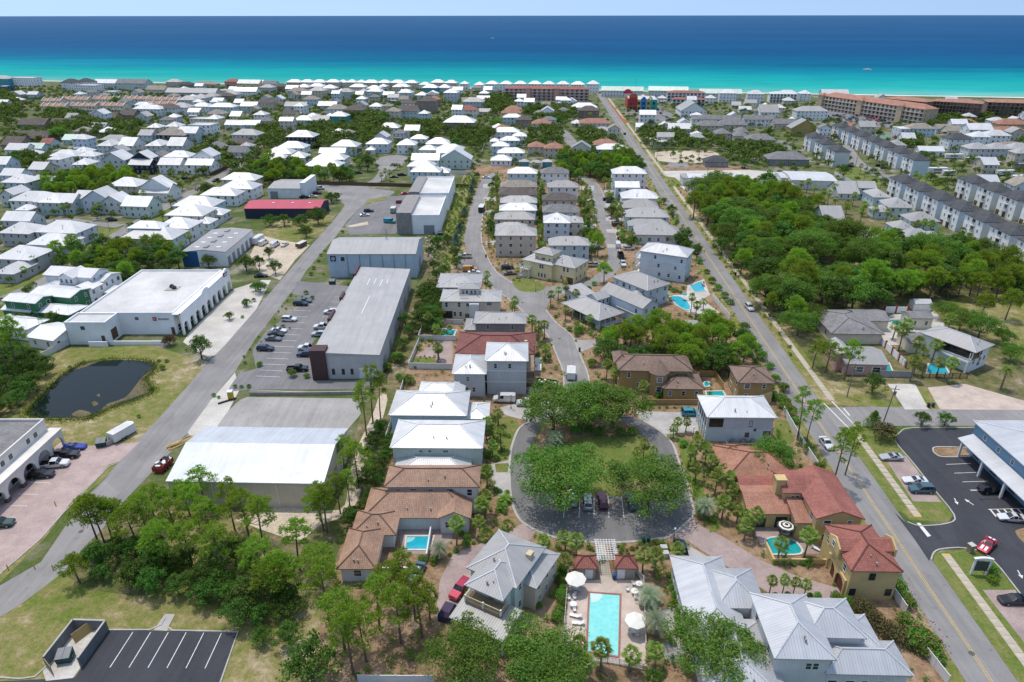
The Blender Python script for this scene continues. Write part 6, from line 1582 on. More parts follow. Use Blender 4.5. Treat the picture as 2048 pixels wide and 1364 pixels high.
# charcoal-roofed townhouses in rows
def townhouse(c, rot, lab, group):
 H = House('townhouse', lab, 'townhouse', rot, group, org=c, wall='w', roof='d')
 v = H.box(0, 10.4, 0, 14.6, 9.4, 'hip', 3.0, .5, wall='w'); H.part('side_panel', MB().box(v[0]+.02,v[1]-.02,v[2]-.04,v[2]-.004,.05,9.2), wallm('m' if R.random() < .5 else 'l'))
 for z in (.9,4.0,7.1):
  for f in (.2,.8): H.win(v, 'l', f, z, 1.0, 1.5)
 for z in (3.3, 6.4): H.porch(v[0]-1.2, v[0], v[2]+5, v[3]-5, z, 2, None); H.win(v, 'l', .5, z+.1, 2.2, 2.2, WIND)
 H.door(v, 'l', .5, 2.4, 2.3, DOORD); H.door(v, 'l', .12, 2.6, 2.2, DOORD)
 for z in (4.2, 7.3): H.win(v, 'n', .15, z, .7, .7)
for nm, n, p, q, ph in (('B', 7, (234.3,404.6), (246,532), 'in the long back row above the drive'), ('A', 3, (200,432), (206,484), 'in the short row beside the lawn'), ('C', 7, (191,236.5), (196.3,344.5), 'in the front row behind the pale cottages'), ('D', 4, (230.2,291), (231,343), 'in the row by the caravan park')):
 for i in range(n):
  t = i/(n-1); townhouse((p[0]+(q[0]-p[0])*t, p[1]+(q[1]-p[1])*t), -3.5, f"white charcoal-roofed townhouse, {ordw(i)} from near end {ph}", 'charcoal-roofed townhouses')
# brown-roofed terraces with white party walls
def terrace(x1, x2, y, n, lab):
 tile(0, 140, 4); H = House('terrace_block', lab, 'terrace', -8, 'brown-roofed terraces', wall='c', roof='t')
 v = H.vol(x1, x2, y, 12, 6.4, 'gx', 2.6, .3); w = (v[1]-v[0])/n
 for i in range(n+1):
  x = v[0]+i*w; H.part('party_wall', MB().add([(x-.25,v[2]-.3,6.3),(x-.25,(v[2]+v[3])/2,9.5),(x-.25,v[3],6.3),(x+.25,v[2]-.3,6.3),(x+.25,(v[2]+v[3])/2,9.5),(x+.25,v[3],6.3),(x-.25,v[2]-.3,7.0),(x-.25,(v[2]+v[3])/2,9.9),(x-.25,v[3],7.0),(x+.25,v[2]-.3,7.0),(x+.25,(v[2]+v[3])/2,9.9),(x+.25,v[3],7.0)], [(0,3,9,6),(6,9,10,7),(7,10,11,8),(0,6,7,1),(3,4,10,9),(1,7,8,2),(4,5,11,10),(2,8,11,5)]), TRIM, False)
 H.wins(v, 'n', n*2, 2, 1.3)
 for i in range(n): H.porch(v[0]+i*w+.8, v[0]+(i+1)*w-.8, v[2]-1.4, v[2], 3.2, 2, None)
 tile(0, 0, 1)
for k, (a, b, y, n) in enumerate(((485,700,238,4),(735,938,236,4),(985,1168,234,4),(1176,1424,240,5))): terrace(a, b, y, n, f'cream terrace with brown tile roof, {ordw(k)} from the left in the far terrace row')
for k, (a, b, y, n) in enumerate(((322,520,292,4),(556,756,290,4),(766,984,288,4),(1145,1400,274,4),(325,480,250,3))): terrace(a, b, y, n, f'cream terrace with brown tile roof, {ordw(k)} of the near terrace row')
# hotels and large shore buildings
def hotel(name, lab, x1, x2, y, d, h, rot, wall, rc, floors, bays, rise=3., cat='hotel', balc=True, gab=()):
 H = House(name, lab, cat, rot, None, wall=wall, roof=rc); v = H.vol(x1, x2, y, d, h, 'hip', rise, .6); w = (v[1]-v[0])/bays; fh = h/floors
 for k in range(floors):
  if balc: H.part('balcony_slab', MB().box(v[0]+.3,v[1]-.3,v[2]-1.5,v[2],k*fh+.02,k*fh+.25), TRIM if wall != 'd' else WOOD, False); H.rail([(v[0]+.4,v[2]-1.42),(v[1]-.4,v[2]-1.42)], k*fh+.25, TRIM if wall not in ('d','n') else DWOOD, 1., 1.2)
  for i in range(bays): H.win(v, 'n', (i+.5)/bays, k*fh+.3, min(2.4, w*.6), fh*.72, WIND)
  for i in range(3): H.win(v, 'r' if v[1] < 0 or rot > -30 else 'r', (i+.5)/3, k*fh+.8, 1.2, 1.4)
 for f in gab:
  x = v[0]+(v[1]-v[0])*f; H.part('tower', MB().box(x-3,x+3,v[2]-2.2,v[2]+4,0,h+.5), wallm(wall)); H.part('tower_roof', roof_as_mb(x-3.5,x+3.5,v[2]-2.7,v[2]+6,h+.5,2.2), roofm(rc))
 return H, v
def roof_as_mb(x0,x1,y0,y1,h,r):
 xm = (x0+x1)/2; ym = (y0+y1)/2; return MB().add([(x0,y0,h),(x1,y0,h),(x1,y1,h),(x0,y1,h),(xm,ym,h+r)], [(0,1,4),(1,2,4),(2,3,4),(3,0,4),(3,2,1,0)])
hotel('hotel', 'long peach hotel with red tile roof and balconies beside its full car park', 1643, 1850, 205, 17, 13.5, -70, 'O', 'c', 4, 26, 3.5, gab=(.0,.42,.80))
hotel('hotel', 'mauve-brown hotel with red roof behind dark trees by the main road', 1008, 1179, 178, 16, 12.5, -7, 'p', 'r', 4, 18, 2.2, gab=(.28,.62))
hotel('hotel', 'mauve-grey motel with dark red roof beside the shore villas', 1334, 1412, 186, 16, 9, -8, 'l', 'r', 3, 10, 2.)
hotel('hotel', 'low mauve wing with dark red roof in front of the motel', 1344, 1412, 199, 12, 6.5, -8, 'l', 'r', 2, 8, 1.6)
hotel('apartment_block', 'dark brown apartment block with tan roofs, nearest the long peach hotel', 1762, 1852, 200, 22, 15, -58, 'd', 'c', 5, 14, 2, 'apartments')
hotel('apartment_block', 'dark brown apartment block with tan roofs, middle one by the shore', 1866, 1966, 205, 22, 15, -36, 'd', 'c', 5, 14, 2, 'apartments')
hotel('apartment_block', 'dark brown apartment block with tan roofs at the far right shore', 1976, 2090, 206, 22, 15, -20, 'd', 'c', 5, 12, 2, 'apartments')
hotel('shore_building', 'white shore apartments with white roof at right', 1540, 1596, 188, 14, 9, -8, 'w', 'w', 3, 8, 2., 'apartments')
# the colourful shop
H = House('shop_building', 'colourful shop with red, yellow, blue and green fronts and red arches', 'shop', -5, None, near=True, wall='w', roof='x'); v = H.vol(1258, 1315, 199, 36, 10, 'flat', wall='w', rc='x')
L = v[1]-v[0]; y = v[2]
cols = [((.0,.30),(.36,.08,.04),12),((.30,.42),(.52,.40,.10),9.8),((.42,.62),(.03,.22,.50),11),((.62,.76),(.52,.40,.10),10),((.76,1.),(.03,.36,.28),10)]
for k, ((a, b), c, h) in enumerate(cols):
 m = plain(f'shop front paint {k}', c, .7); x0, x1 = v[0]+L*a, v[0]+L*b; H.part('shop_front', MB().box(x0,x1,y-1.2-.1*(k%2),y,0,h), m)
 n = max(1, int((x1-x0)/4)); vv = (x0,x1,y-1.2-.1*(k%2),y,0,h)
 for z in (.4,5.2):
  for i in range(n): H.win(vv, 'n', (i+.5)/n, z, 2.4, 2.6, WIND)
def fan(x, z, r, yy, m, name='arch_sign'):
 mb = MB(); n = 14; mb.add([(x+r*math.cos(math.pi*i/n), yy, z+r*math.sin(math.pi*i/n)) for i in range(n+1)]+[(x+r*math.cos(math.pi*i/n), yy+.6, z+r*math.sin(math.pi*i/n)) for i in range(n+1)], [tuple(range(n,-1,-1)), tuple(range(n+1,2*n+2))]+[(i,i+1,n+2+i,n+1+i) for i in range(n)]); H.part(name, mb, m)
RED = plain('shop red', (.45,.03,.06), .6); ORG = plain('shop orange', (.45,.14,.05), .6); YELS = plain('shop yellow', (.6,.42,.02), .6)
fan(v[0]+L*.15, 11.8, 4.2, y-1.4, ORG); fan(v[0]+L*.15, 6.6, 4.6, y-1.75, RED); fan(v[0]+L*.52, 10.9, 1.8, y-1.4, plain('shop blue', (.03,.12,.40), .6)); fan(v[0]+1, 12, 4.5, v[3]-1, RED); fan(v[0]+L*.69, 9.9, 1.5, y-1.35, YELS)
H.part('shop_front', MB().box(v[0]-1.2,v[0],v[2],v[3],0,10.5), plain('shop front paint 0', (.36,.08,.04), .7))
for i in range(3): H.part('roof_unit', MB().box(v[1]-6,v[1]-4.2,v[2]+6+i*7,v[2]+8+i*7,9.6,11), GALV)
# larger low buildings beyond the main road
H = House('commercial_building', 'long white-roofed commercial building with light grey walls beside the main road', 'building', -3, wall='m'); v = H.vol(1376, 1497, 356, 11, 4.6, 'gx', 1.2, .2, win=(7,0,0,0)); H.vol(1366, 1382, 356, 11, 4.4, 'hip', 1.0, .3, rc='g')
H = House('commercial_building', 'white flat warehouse with broad white roof beside the townhouse lawn', 'building', -8, wall='m'); v = H.vol(1583, 1676, 361, 24, 5.0, 'gx', .9, .2); H.vol(1562, 1600, 356, 16, 4.2, 'gx', .6, .2)
H = House('cottage', 'small brown-roofed hut among the trees beyond the main road', 'house', -3, wall='n', roof='n'); H.vol(1662, 1698, 549, 7, 2.8, 'gx', 1.2, .3)
# smaller houses filling the far streets where the rows above leave room
def clear_of(x, y, m):
 for o, ux, uy, X0, X1, Y0, Y1 in FOOT:
  dx, dy = x-o.x, y-o.y
  if abs(dx) < 70 and abs(dy) < 70:
   a, b = dx*ux.x+dy*ux.y, dx*uy.x+dy*uy.y
   if X0-m < a < X1+m and Y0-m < b < Y1+m: return False
 return True
RF = random.Random(21)
for ph, pts, n in (('far western streets', [(0,200),(560,180),(1000,186),(1000,235),(760,330),(330,420),(0,360)], 75), ('streets by the villas', [(1020,200),(1190,200),(1270,330),(1030,330)], 14), ('far eastern streets', [(1240,205),(1640,203),(2060,225),(2060,420),(1640,325),(1330,300)], 42)):
 pl = [P0(*p) for p in pts]; xs = [p.x for p in pl]; ys = [p.y for p in pl]; k = 0; got = []
 for _ in range(6000):
  if k >= n: break
  x, y = RF.uniform(min(xs), max(xs)), RF.uniform(min(ys), max(ys)); c = False; j = len(pl)-1
  for i in range(len(pl)):
   if (pl[i].y > y) != (pl[j].y > y) and x < (pl[j].x-pl[i].x)*(y-pl[i].y)/(pl[j].y-pl[i].y)+pl[i].x: c = not c
   j = i
  q = Q0((x, y, 0))
  if not c or not clear_of(x, y+5, 9.5) or any(min(p[0] for p in g)-6 < x < max(p[0] for p in g)+6 and min(p[1] for p in g)-14 < y < max(p[1] for p in g)+6 for g in NOGO if len(g) < 60): continue
  got.append((q[0], x, y)); k += 1
  FOOT.append((Vector((x,y,0)), Vector((1,0,0)), Vector((0,1,0)), -6, 6, 0, 11))
 for i, (_, x, y) in enumerate(sorted(got)):
  w = RF.choice('wwwmcbltt'); rc = RF.choice('wwwwggsk'); st = RF.choice((1,2,2,2,3)); h = st*2.9; r = RF.choice(('hip','hip','gx','gy'))
  H = House('town_house', f"{WALLC[w][1]} {('low','two-storey','three-storey')[st-1]} house, {ROOFC[rc]} {RTY[r]} roof, {ordw(i)} from left in {ph}", 'house', -5+RF.uniform(-4,3), 'infill houses in '+ph, org=(x, y))
  a, d = RF.uniform(4.6,6.4), RF.uniform(9,12); v = H.box(-a, a, 0, d, h, r, None, .45, 0, w, rc, win=(3, 2 if x > 0 else 0, 2 if x < 0 else 0, 0))
  if RF.random() < .6: H.box(-a*.6, a*.7, -2.6, .6, 2.9, 'shed', .7, .2, 0, '-', rc); H.posts([(-a*.5,-2.3),(a*.6,-2.3)], 0, 2.8)
# ------------------------------------------------------------------ trees and planting
tile(0, 0, 1)
def inpoly(x, y, pl):
 c = False; j = len(pl)-1
 for i in range(len(pl)):
  if (pl[i][1] > y) != (pl[j][1] > y) and x < (pl[j][0]-pl[i][0])*(y-pl[i][1])/(pl[j][1]-pl[i][1])+pl[i][0]: c = not c
  j = i
 return c
for q_ in ([(1139,1160),(1285,1160),(1293,1332),(1123,1320)], [(1500,1048),(1640,1050),(1640,1108),(1530,1105)], [(795,1055),(905,1050),(905,1078),(868,1108),(805,1108)], [(1335,580),(1420,555),(1430,625),(1350,625)]): NOGO.append([(p.x, p.y) for p in (P(*k) for k in q_)])
NGB = [(min(p[0] for p in pl), max(p[0] for p in pl), min(p[1] for p in pl), max(p[1] for p in pl), pl) for pl in NOGO]
def free(x, y, m=1.):
 for o, ux, uy, X0, X1, Y0, Y1 in FOOT:
  dx, dy = x-o.x, y-o.y
  if abs(dx) > 90 or abs(dy) > 90: continue
  a, b = dx*ux.x+dy*ux.y, dx*uy.x+dy*uy.y
  if X0-m < a < X1+m and Y0-m < b < Y1+m: return False
 for a, b, c, d, pl in NGB:
  if a-m < x < b+m and c-m < y < d+m and inpoly(x, y, pl): return False
 return True
ALLT = []
import numpy as np
FART = []; FTPL = []
for _k in range(5):
 m_ = MB(); r_ = RT.uniform(2.5,3.3); h_ = RT.uniform(4.6,6.2)
 for i_ in range(8):
  a_ = i_*2.4; q_ = math.sqrt((i_+.5)/8); leaves(m_, (math.cos(a_)*r_*.72*q_, math.sin(a_)*r_*.72*q_, h_*(.30+.52*math.sqrt(1-q_*q_*.9))), r_*.48, 15, 1.15, .8, .35)
 FTPL.append(np.array(m_.v, dtype=np.float32))
def far_tree(x, y, s): FART.append((x, y, s))
def far_mesh(T, TP, name, mat):
 vs = []
 for x, y, s in T:
  t = RT.choice(TP); a = RT.random()*6.28; c, d = math.cos(a)*s, math.sin(a)*s
  vs.append(np.stack([t[:,0]*c-t[:,1]*d+x, t[:,0]*d+t[:,1]*c+y, t[:,2]*s], 1))
 v = np.concatenate(vs).astype(np.float32); n = len(v)//4; me = bpy.data.meshes.new(name)
 me.vertices.add(len(v)); me.vertices.foreach_set('co', v.ravel()); me.loops.add(n*4); me.loops.foreach_set('vertex_index', np.arange(n*4, dtype=np.int32))
 me.polygons.add(n); me.polygons.foreach_set('loop_start', np.arange(0, n*4, 4, dtype=np.int32)); me.materials.append(mat); me.update(calc_edges=True); return me
L_FAR = leafmat('distant leaves', (.075,.14,.02), (.14,.20,.034), .36, .06)
def wood(pts, kinds, sp, label, group, s0=.9, s1=1.25, mar=1.2, keep=1., zref=3.5, stuff=False, name=None):
 l = [P(*p, zref) for p in pts]; pl = [(p.x, p.y) for p in l]
 x0, x1 = min(p[0] for p in pl), max(p[0] for p in pl); y0, y1 = min(p[1] for p in pl), max(p[1] for p in pl)
 n = 0; y = y0; k = 0
 while y < y1:
  x = x0+(sp*.5 if k % 2 else 0)
  while x < x1:
   a, b = x+RT.uniform(-.42,.42)*sp, y+RT.uniform(-.42,.42)*sp
   if inpoly(a, b, pl) and RT.random() < keep and free(a, b, mar):
    if stuff: far_tree(a, b, RT.uniform(s0, s1)); n += 1; x += sp; continue
    kd = RT.choice(kinds); lab = label.replace('@', {'scrub': 'rounded dark green scrub oak', 'sandpine': 'bushy sand pine', 'palm': 'slim sabal palm', 'pine': 'tall thin pine', 'shrub': 'low green shrub', 'oak': 'broad green oak'}[kd])
    tree(kd, (a, b), RT.uniform(s0, s1), lab, group+' ('+KCAT.get(kd, 'shrub')+')').name = name or KNAME[kd]; n += 1
    if name == 'bush': omat(TREES[-1].children[1], L_SHRUB)
   x += sp
  y += sp*.87; k += 1
 return n
COVT = []; CTPL = []
for _k in range(4):
 m_ = MB();
 for i_ in range(3): leaves(m_, (RT.uniform(-.25,.25), RT.uniform(-.25,.25), .3+.2*RT.random()), .38, 22, .24, .8, .3)
 CTPL.append(np.array(m_.v, dtype=np.float32))
def cover(pts, sp, keep, s0=.6, s1=1.7):
 pl = [(p.x, p.y) for p in (P(*q) for q in pts)]; y = min(p[1] for p in pl); x1, y1 = max(p[0] for p in pl), max(p[1] for p in pl)
 while y < y1:
  x = min(p[0] for p in pl)
  while x < x1:
   a, b = x+RT.uniform(-.5,.5)*sp, y+RT.uniform(-.5,.5)*sp
   if inpoly(a, b, pl) and RT.random() < keep and free(a, b, .3): COVT.append((a, b, RT.uniform(s0, s1)))
   x += sp
  y += sp
def plant(kind, phrase, ox, oy, pts, s=1., group=None, hz=None, desc=None):
 """individually placed plants: pixel of the crown (at height hz) -> ground, labelled from left to right"""
 tile(ox, oy, 4); hz = {'palm': 4.3, 'pindo': 2.2, 'datepalm': 5.2, 'oak': 5., 'scrub': 3.2, 'cone': 2.2, 'bluec': 2.4, 'shrub': .7, 'ysh': .6, 'bsh': 1., 'rsh': 1.2, 'oleander': .8, 'sago': .5, 'sandpine': 4., 'pine': 0, 'tallpine': 0}[kind] if hz is None else hz
 desc = desc or {'palm': 'sabal palm', 'pindo': 'silvery pindo palm', 'datepalm': 'tall date palm', 'oak': 'spreading oak tree', 'scrub': 'rounded green tree', 'cone': 'dark conical cedar', 'bluec': 'blue-green cypress', 'shrub': 'clipped green shrub', 'ysh': 'yellow-green shrub', 'bsh': 'large brownish shrub', 'rsh': 'russet shrub', 'oleander': 'oleander with pink blossom', 'sago': 'small feathery sago palm', 'sandpine': 'bushy young pine', 'pine': 'slender pine', 'tallpine': 'very tall pine'}[kind]
 q = sorted(pts, key=lambda p: p[0])
 for i, p in enumerate(q):
  k = p[2] if len(p) > 2 else 1.; sc = s*k; w = P(p[0], p[1], hz*sc)
  lab = f"{desc} {phrase}" if len(q) == 1 else f"{desc}, {ordw(i)} from left {phrase}"
  tree(kind, w, sc, lab, (group or f'{KCAT.get(kind,"shrub")}s {phrase}') if len(q) > 1 else None)
  if kind == 'scrub': TREES[-1].name = 'small_tree'
 tile(0, 0, 1)
# woods
wood([(1385,420),(1392,380),(1450,365),(1560,372),(1620,395),(1650,425),(1668,455),(1720,478),(1850,480),(1960,505),(2060,540),(2060,600),(1960,580),(1880,585),(1800,608),(1700,615),(1640,650),(1570,655),(1535,605),(1500,560),(1470,530),(1440,500),(1420,460)], ['scrub','scrub','scrub','sandpine','sandpine','oak'], 7.0, '@ in the dense wood across the main road', 'trees of the dense wood', 1.0, 1.75, 3.2, .93, name='woodland_tree')
wood([(100,512),(160,482),(210,492),(300,490),(352,502),(360,525),(330,534),(280,534),(235,572),(205,562),(150,532)], ['scrub','sandpine'], 5.6, '@ in the thicket behind the white commercial building', 'thicket trees', .9, 1.2)
wood([(70,372),(90,352),(200,346),(272,346),(276,368),(220,384),(150,386),(90,384)], ['scrub','sandpine'], 6.5, '@ in the strip wood between the white-roofed rows', 'strip wood trees', 1., 1.3)
for pts in ([(20,322),(60,302),(95,310),(95,342),(60,352),(20,342)], [(380,302),(430,287),(505,296),(505,322),(450,337),(385,322)], [(470,340),(510,325),(520,350),(480,360)], [(80,228),(150,222),(200,242),(280,250),(275,272),(180,268),(100,252)], [(0,182),(35,192),(40,228),(0,242)], [(0,270),(30,262),(60,276),(30,290),(0,288)]):
 wood(pts, ['scrub','scrub','oak','sandpine'], 8.2, '@ in a clump among the houses at left', 'clumps among the western houses', 1.1, 1.6, stuff=True)
for pts in ([(512,252),(560,252),(578,287),(540,292),(512,297)], [(600,257),(660,242),(720,252),(772,263),(772,280),(700,287),(640,292),(610,277)], [(700,230),(760,227),(776,260),(720,258)], [(800,247),(880,242),(886,267),(830,277),(800,270)], [(890,260),(975,257),(980,277),(960,292),(900,277)], [(965,192),(1020,190),(1032,217),(1000,227),(970,224)]):
 wood(pts, ['scrub','scrub','sandpine'], 8.0, '@ in the belt of trees inland of the shore houses', 'belt of trees inland', 1.1, 1.6, stuff=True)
wood([(512,332),(540,320),(600,332),(620,347),(700,342),(706,362),(640,367),(560,367),(512,357)], ['scrub','sandpine','scrub'], 6.2, '@ in the hedge-like grove behind the white workshop', 'grove behind the workshop', 1., 1.4)
wood([(1112,322),(1150,307),(1200,312),(1262,307),(1287,332),(1270,342),(1225,348),(1160,357),(1120,347)], ['scrub','scrub','sandpine'], 6., '@ in the grove at the head of the east street', 'grove at the head of the east street', 1., 1.4)
for pts in ([(1058,264),(1090,254),(1120,260),(1120,282),(1080,292),(1055,287)], [(1150,262),(1190,257),(1226,267),(1222,287),(1180,297),(1160,287)], [(1045,212),(1090,210),(1150,214),(1150,234),(1080,240),(1050,227)]):
 wood(pts, ['scrub','oak'], 8.5, '@ among the tile-roofed villas', 'trees among the villas', 1.1, 1.6, stuff=True)
for pts in ([(1268,260),(1300,254),(1340,260),(1420,264),(1447,282),(1442,297),(1380,292),(1330,287),(1280,287)], [(1442,292),(1540,282),(1562,302),(1530,322),(1470,320)], [(1845,228),(1900,218),(1990,228),(2002,242),(1940,250),(1850,252)], [(1797,277),(1842,272),(1842,300),(1800,294)], [(1640,236),(1672,232),(1680,246),(1645,248)]):
 wood(pts, ['scrub','oak','scrub'], 8.6, '@ among the motels and houses beyond the main road', 'trees beyond the main road', 1.1, 1.5, stuff=True)
wood([(1360,655),(1440,650),(1500,690),(1490,735),(1420,742),(1310,712),(1230,720),(1190,690),(1230,665)], ['scrub','sandpine','sandpine'], 4.6, '@ in the grove behind the dark-tiled ochre villa', 'grove behind the ochre villa', .95, 1.25)
wood([(178,1092),(215,1070),(330,1066),(480,1092),(560,1125),(605,1190),(610,1240),(570,1285),(510,1250),(470,1212),(400,1196),(300,1172),(230,1152),(182,1140)], ['scrub'], 3.7, 'leafy bush of the undergrowth below the tall pines', 'undergrowth bushes', .55, .95, name='bush')
wood([(735,880),(760,830),(780,860),(775,930),(745,985),(700,1060),(690,1030),(715,960)], ['scrub'], 2.9, 'leafy bush in the green strip beside the brown-tiled villa', 'bushes in the green strip', .35, .6, .4, name='bush')
wood([(0,690),(70,690),(95,720),(60,760),(0,815),(-60,815)], ['scrub'], 4., 'dark leafy bush by the pond at left', 'bushes by the pond', .6, .9, .3, name='bush')
wood([(842,560),(880,560),(885,600),(870,650),(835,640)], ['scrub'], 4.2, 'leafy tree between the long warehouse and the cream house', 'trees beside the long warehouse', .8, 1.05, .3)
for pts in ([(985,350),(1000,350),(1000,500),(975,490),(968,440)], [(1074,345),(1086,345),(1092,500),(1074,510)], [(1160,360),(1180,375),(1195,450),(1205,500),(1165,500),(1160,430)], [(1212,360),(1245,360),(1255,450),(1275,480),(1240,490),(1225,440)], [(1300,345),(1325,352),(1400,500),(1380,505)]):
 wood(pts, ['palm','palm','scrub'], 5.2, '@ between the houses of the central block', 'planting in the central block', .55, 1.0, .6); cover(pts, 1.4, .85)
for pts in ([(870,640),(905,640),(905,720),(830,720),(850,660)], [(1060,650),(1085,665),(1105,720),(1110,750),(1075,740)], [(975,840),(1000,830),(1000,900),(980,1000),(1000,1060),(960,1060),(968,940)], [(1385,880),(1440,890),(1470,1000),(1490,1080),(1400,1040),(1375,940)], [(1290,1090),(1340,1085),(1370,1170),(1380,1250),(1350,1340),(1320,1340),(1345,1240)], [(1095,1090),(1130,1090),(1130,1200),(1110,1330),(1095,1330),(1100,1200)], [(1150,625),(1180,640),(1230,660),(1190,690),(1140,650)]):
 cover(pts, 1.25, .6)
# scattered town trees and palms
wood([(0,205),(500,185),(990,185),(1000,240),(960,330),(700,330),(560,330),(500,350),(330,430),(60,430),(0,380)], ['scrub','palm','palm','oak','palm'], 34, '@ between the western houses', 'scattered western town trees', .9, 1.4, 1.5, .85)
wood([(1020,205),(1200,205),(1290,340),(1270,350),(1020,330)], ['palm','palm','scrub'], 24, '@ between the tile-roofed villas', 'scattered trees by the villas', .9, 1.3, 1.5, .85)
wood([(1240,205),(1640,205),(2060,240),(2060,440),(1900,420),(1640,330),(1560,330),(1330,335)], ['palm','palm','scrub'], 32, '@ between the houses beyond the main road', 'scattered trees beyond the main road', .9, 1.4, 1.5, .8)
# pines, placed by the foot of the trunk
for nm, pts in (('by the left bend of the industrial road', ((199,1092,1.),(209,1086,.95),(225,1080,.9),(282,1106,1.05),(240,1075,.85))), ('in the pine stand below the white warehouse', ((302,1094,1.),(335,1136,1.05),(310,1040,.9),(345,1045,.85),(386,1136,1.),(400,1055,.95),(452,1156,1.),(430,1090,1.),(470,1060,.9),(500,1080,1.),(360,1085,.95),(530,1110,1.),(412,1020,.9),(380,1030,.85))), ('around the sandy clearing', ((554,1208,1.05),(574,1198,1.1),(639,1173,1.),(648,1062,.9),(655,1064,1.),(600,1140,1.),(520,1170,1.),(642,1042,.85))), ('in front of the brown-tiled villa wing', ((707,1348,1.0),(733,1323,1.),(802,1286,1.),(781,1206,.95),(690,1300,1.1),(760,1260,.95),(830,1240,.9),(845,1275,1.),(660,1250,1.),(810,1200,.85))), ('along the east wall of the white warehouse', ((689,942,.8),(718,974,.95),(681,1027,.8),(700,1015,.75)))):
 q = sorted(pts);
 for i, (x, y, s) in enumerate(q): tree('pine', P(x, y), s, f'pine tree, {ordw(i)} from left {nm}', 'pines '+nm)
for nm, pts in (('beside the gravel yard', ((746,844,.95),(762,842,.9),(733,871,.9))), ('at the corner of main road and side street', ((1594,880,.95),(1664,975,1.0),(1610,895,.8),(1690,950,.85))), ('over the white cottage by the pond', ((38,745,1.05),(58,735,1.),(20,755,1.1)))):
 q = sorted(pts)
 for i, (x, y, s) in enumerate(q): tree('tallpine', P(x, y), s, f'very tall pine, {ordw(i)} from left {nm}', 'tall pines '+nm)
for i, (x, y, s) in enumerate(((1650,745,1.05),(1688,760,1.),(1625,735,.9))): tree('pine', P(x, y), s, f'umbrella-crowned pine, {ordw(i)} by the pink house across the road', 'pines by the pink house')
for i, (x, y, s) in enumerate(((1692,620,1.1),(1800,608,1.2),(1950,605,1.1),(1915,595,1.1),(2010,640,1.1),(1990,600,1.),(1960,640,1.))): tree('sandpine', P(x, y), s*1.15, f'spreading pine on the dry meadow, {ordw(i)} of the scattered ones', 'meadow pines')
# oaks
for x, y, s, lab in ((1108,806,1.6,'big spreading oak on the near-left side of the loop road top'), (1228,798,1.65,'big dense oak at the top right of the loop road island'), (1122,946,1.66,'big oak at the lower left of the loop road island'), (1300,962,1.5,'big oak at the lower right of the loop road island'), (1168,800,1.45,'middle oak of the dense clump at the top of the loop island'), (1075,1295,1.15,'yellow-green oak at the left corner of the community pool'), (1432,1292,1.3,'leafy oak overlapping the large silver-roofed house'), (1100,1345,1.0,'yellow-green oak at the bottom edge left of the pool')):
 w = P(x, y, 4.4*s); t = tree('oak', w, s, lab); t.scale = (s*1.05, s*1.05, s*.85)
for ch in (TREES[-1], TREES[-3]): omat(ch.children[1], L_YEL)
w = P(1545, 908, 4.5); t = tree('oak', w, .95, 'light green oak beside the orange-tiled house'); omat(t.children[1], L_YEL)
w = P(930, 1312, 4.5); t = tree('oak', w, 1.05, 'dark glossy magnolia-like tree below the olive-green house'); omat(t.children[1], L_SCRUB)
w = P(620, 1325, 4.); tree('scrub', w, 1.35, 'dense bushy tree at the bottom edge above the white fence')
plant('scrub', 'over the white pool fence corner', 1024, 1024, [(1130,1320)], .5)
plant('scrub', 'beside the pond building corner', 0, 690, [(1600,30,1.05)], .95); plant('rsh', 'with reddish blossom by the loading wall', 0, 690, [(1350,-40,1.1)], 1.3);
plant('sandpine', 'leaning over the roadside at lower left', 0, 1024, [(610,490)], .85, hz=2.6)
plant('scrub', 'along the sandy yard of the storage hall', 0, 400, [(1660,480,1.1),(1960,500,1.2),(2040,690,.6),(1830,920,.55),(1970,820,.5)], .9)
plant('scrub', 'in front of the crimson-roofed hall', 512, 400, [(110,150,1.0),(220,150,1.),(360,180,1.2),(490,120,1.3),(400,250,.8)], 1.05)
plant('scrub', 'on the sandy island by the industrial road', 512, 400, [(100,430,.8),(150,540,.9),(20,510,.9),(30,690,.8)], .9)
plant('scrub', 'behind the warehouses by the curving street', 512, 400, [(1450,330,1.1),(1530,300,1.),(1590,420,.9),(1420,520,.9),(1500,560,1.),(1600,500,.8),(1390,400,.8),(1440,600,.8)], .85)
plant('bluec', 'beside the curving street', 512, 400, [(1600,310),(1630,220,.9),(1670,90,.8)], 1.1); plant('bluec', 'at the head of the curving street', 512, 140, [(1740,900),(1725,960,.9)], 1.1)
plant('rsh', 'between the blue-green cypresses', 512, 400, [(1660,135),(1650,190,.9),(1710,20,.9)], 1.1); plant('bsh', 'at the top of the curving street', 512, 140, [(1770,840),(1710,1040)], 1.4)
plant('shrub', 'beside the long grey warehouse', 512, 690, [(1040,160,2.2),(1130,90,2.0),(1215,270,1.9),(1140,250,.9),(1170,300,.8)], 1.1); plant('scrub', 'along the back of the long grey warehouse', 512, 400, [(1190,960,.8),(1250,1010,.8),(1170,1140,.7),(1150,1260,.7),(1220,1060,.7)], .9)
plant('shrub', 'along the parking lot kerb strip', 0, 400, [(1960,830,1.2),(1940,930,1.),(2030,800,1.),(2000,1190,.6),(1950,1250,.6),(1960,1300,.7)], .8)
plant('shrub', 'in the gravel strip of the parking lot', 512, 400, [(20,1090,.5),(40,1130,.4),(150,950,.4),(180,890,.6),(210,850,.5),(250,800,.6),(280,760,.7),(320,770,.4),(370,770,.5),(400,740,1.2),(450,780,1.),(240,870,.5),(215,1010,.9),(270,1025,.5),(150,1010,.6),(20,1320,1.0)], .8)
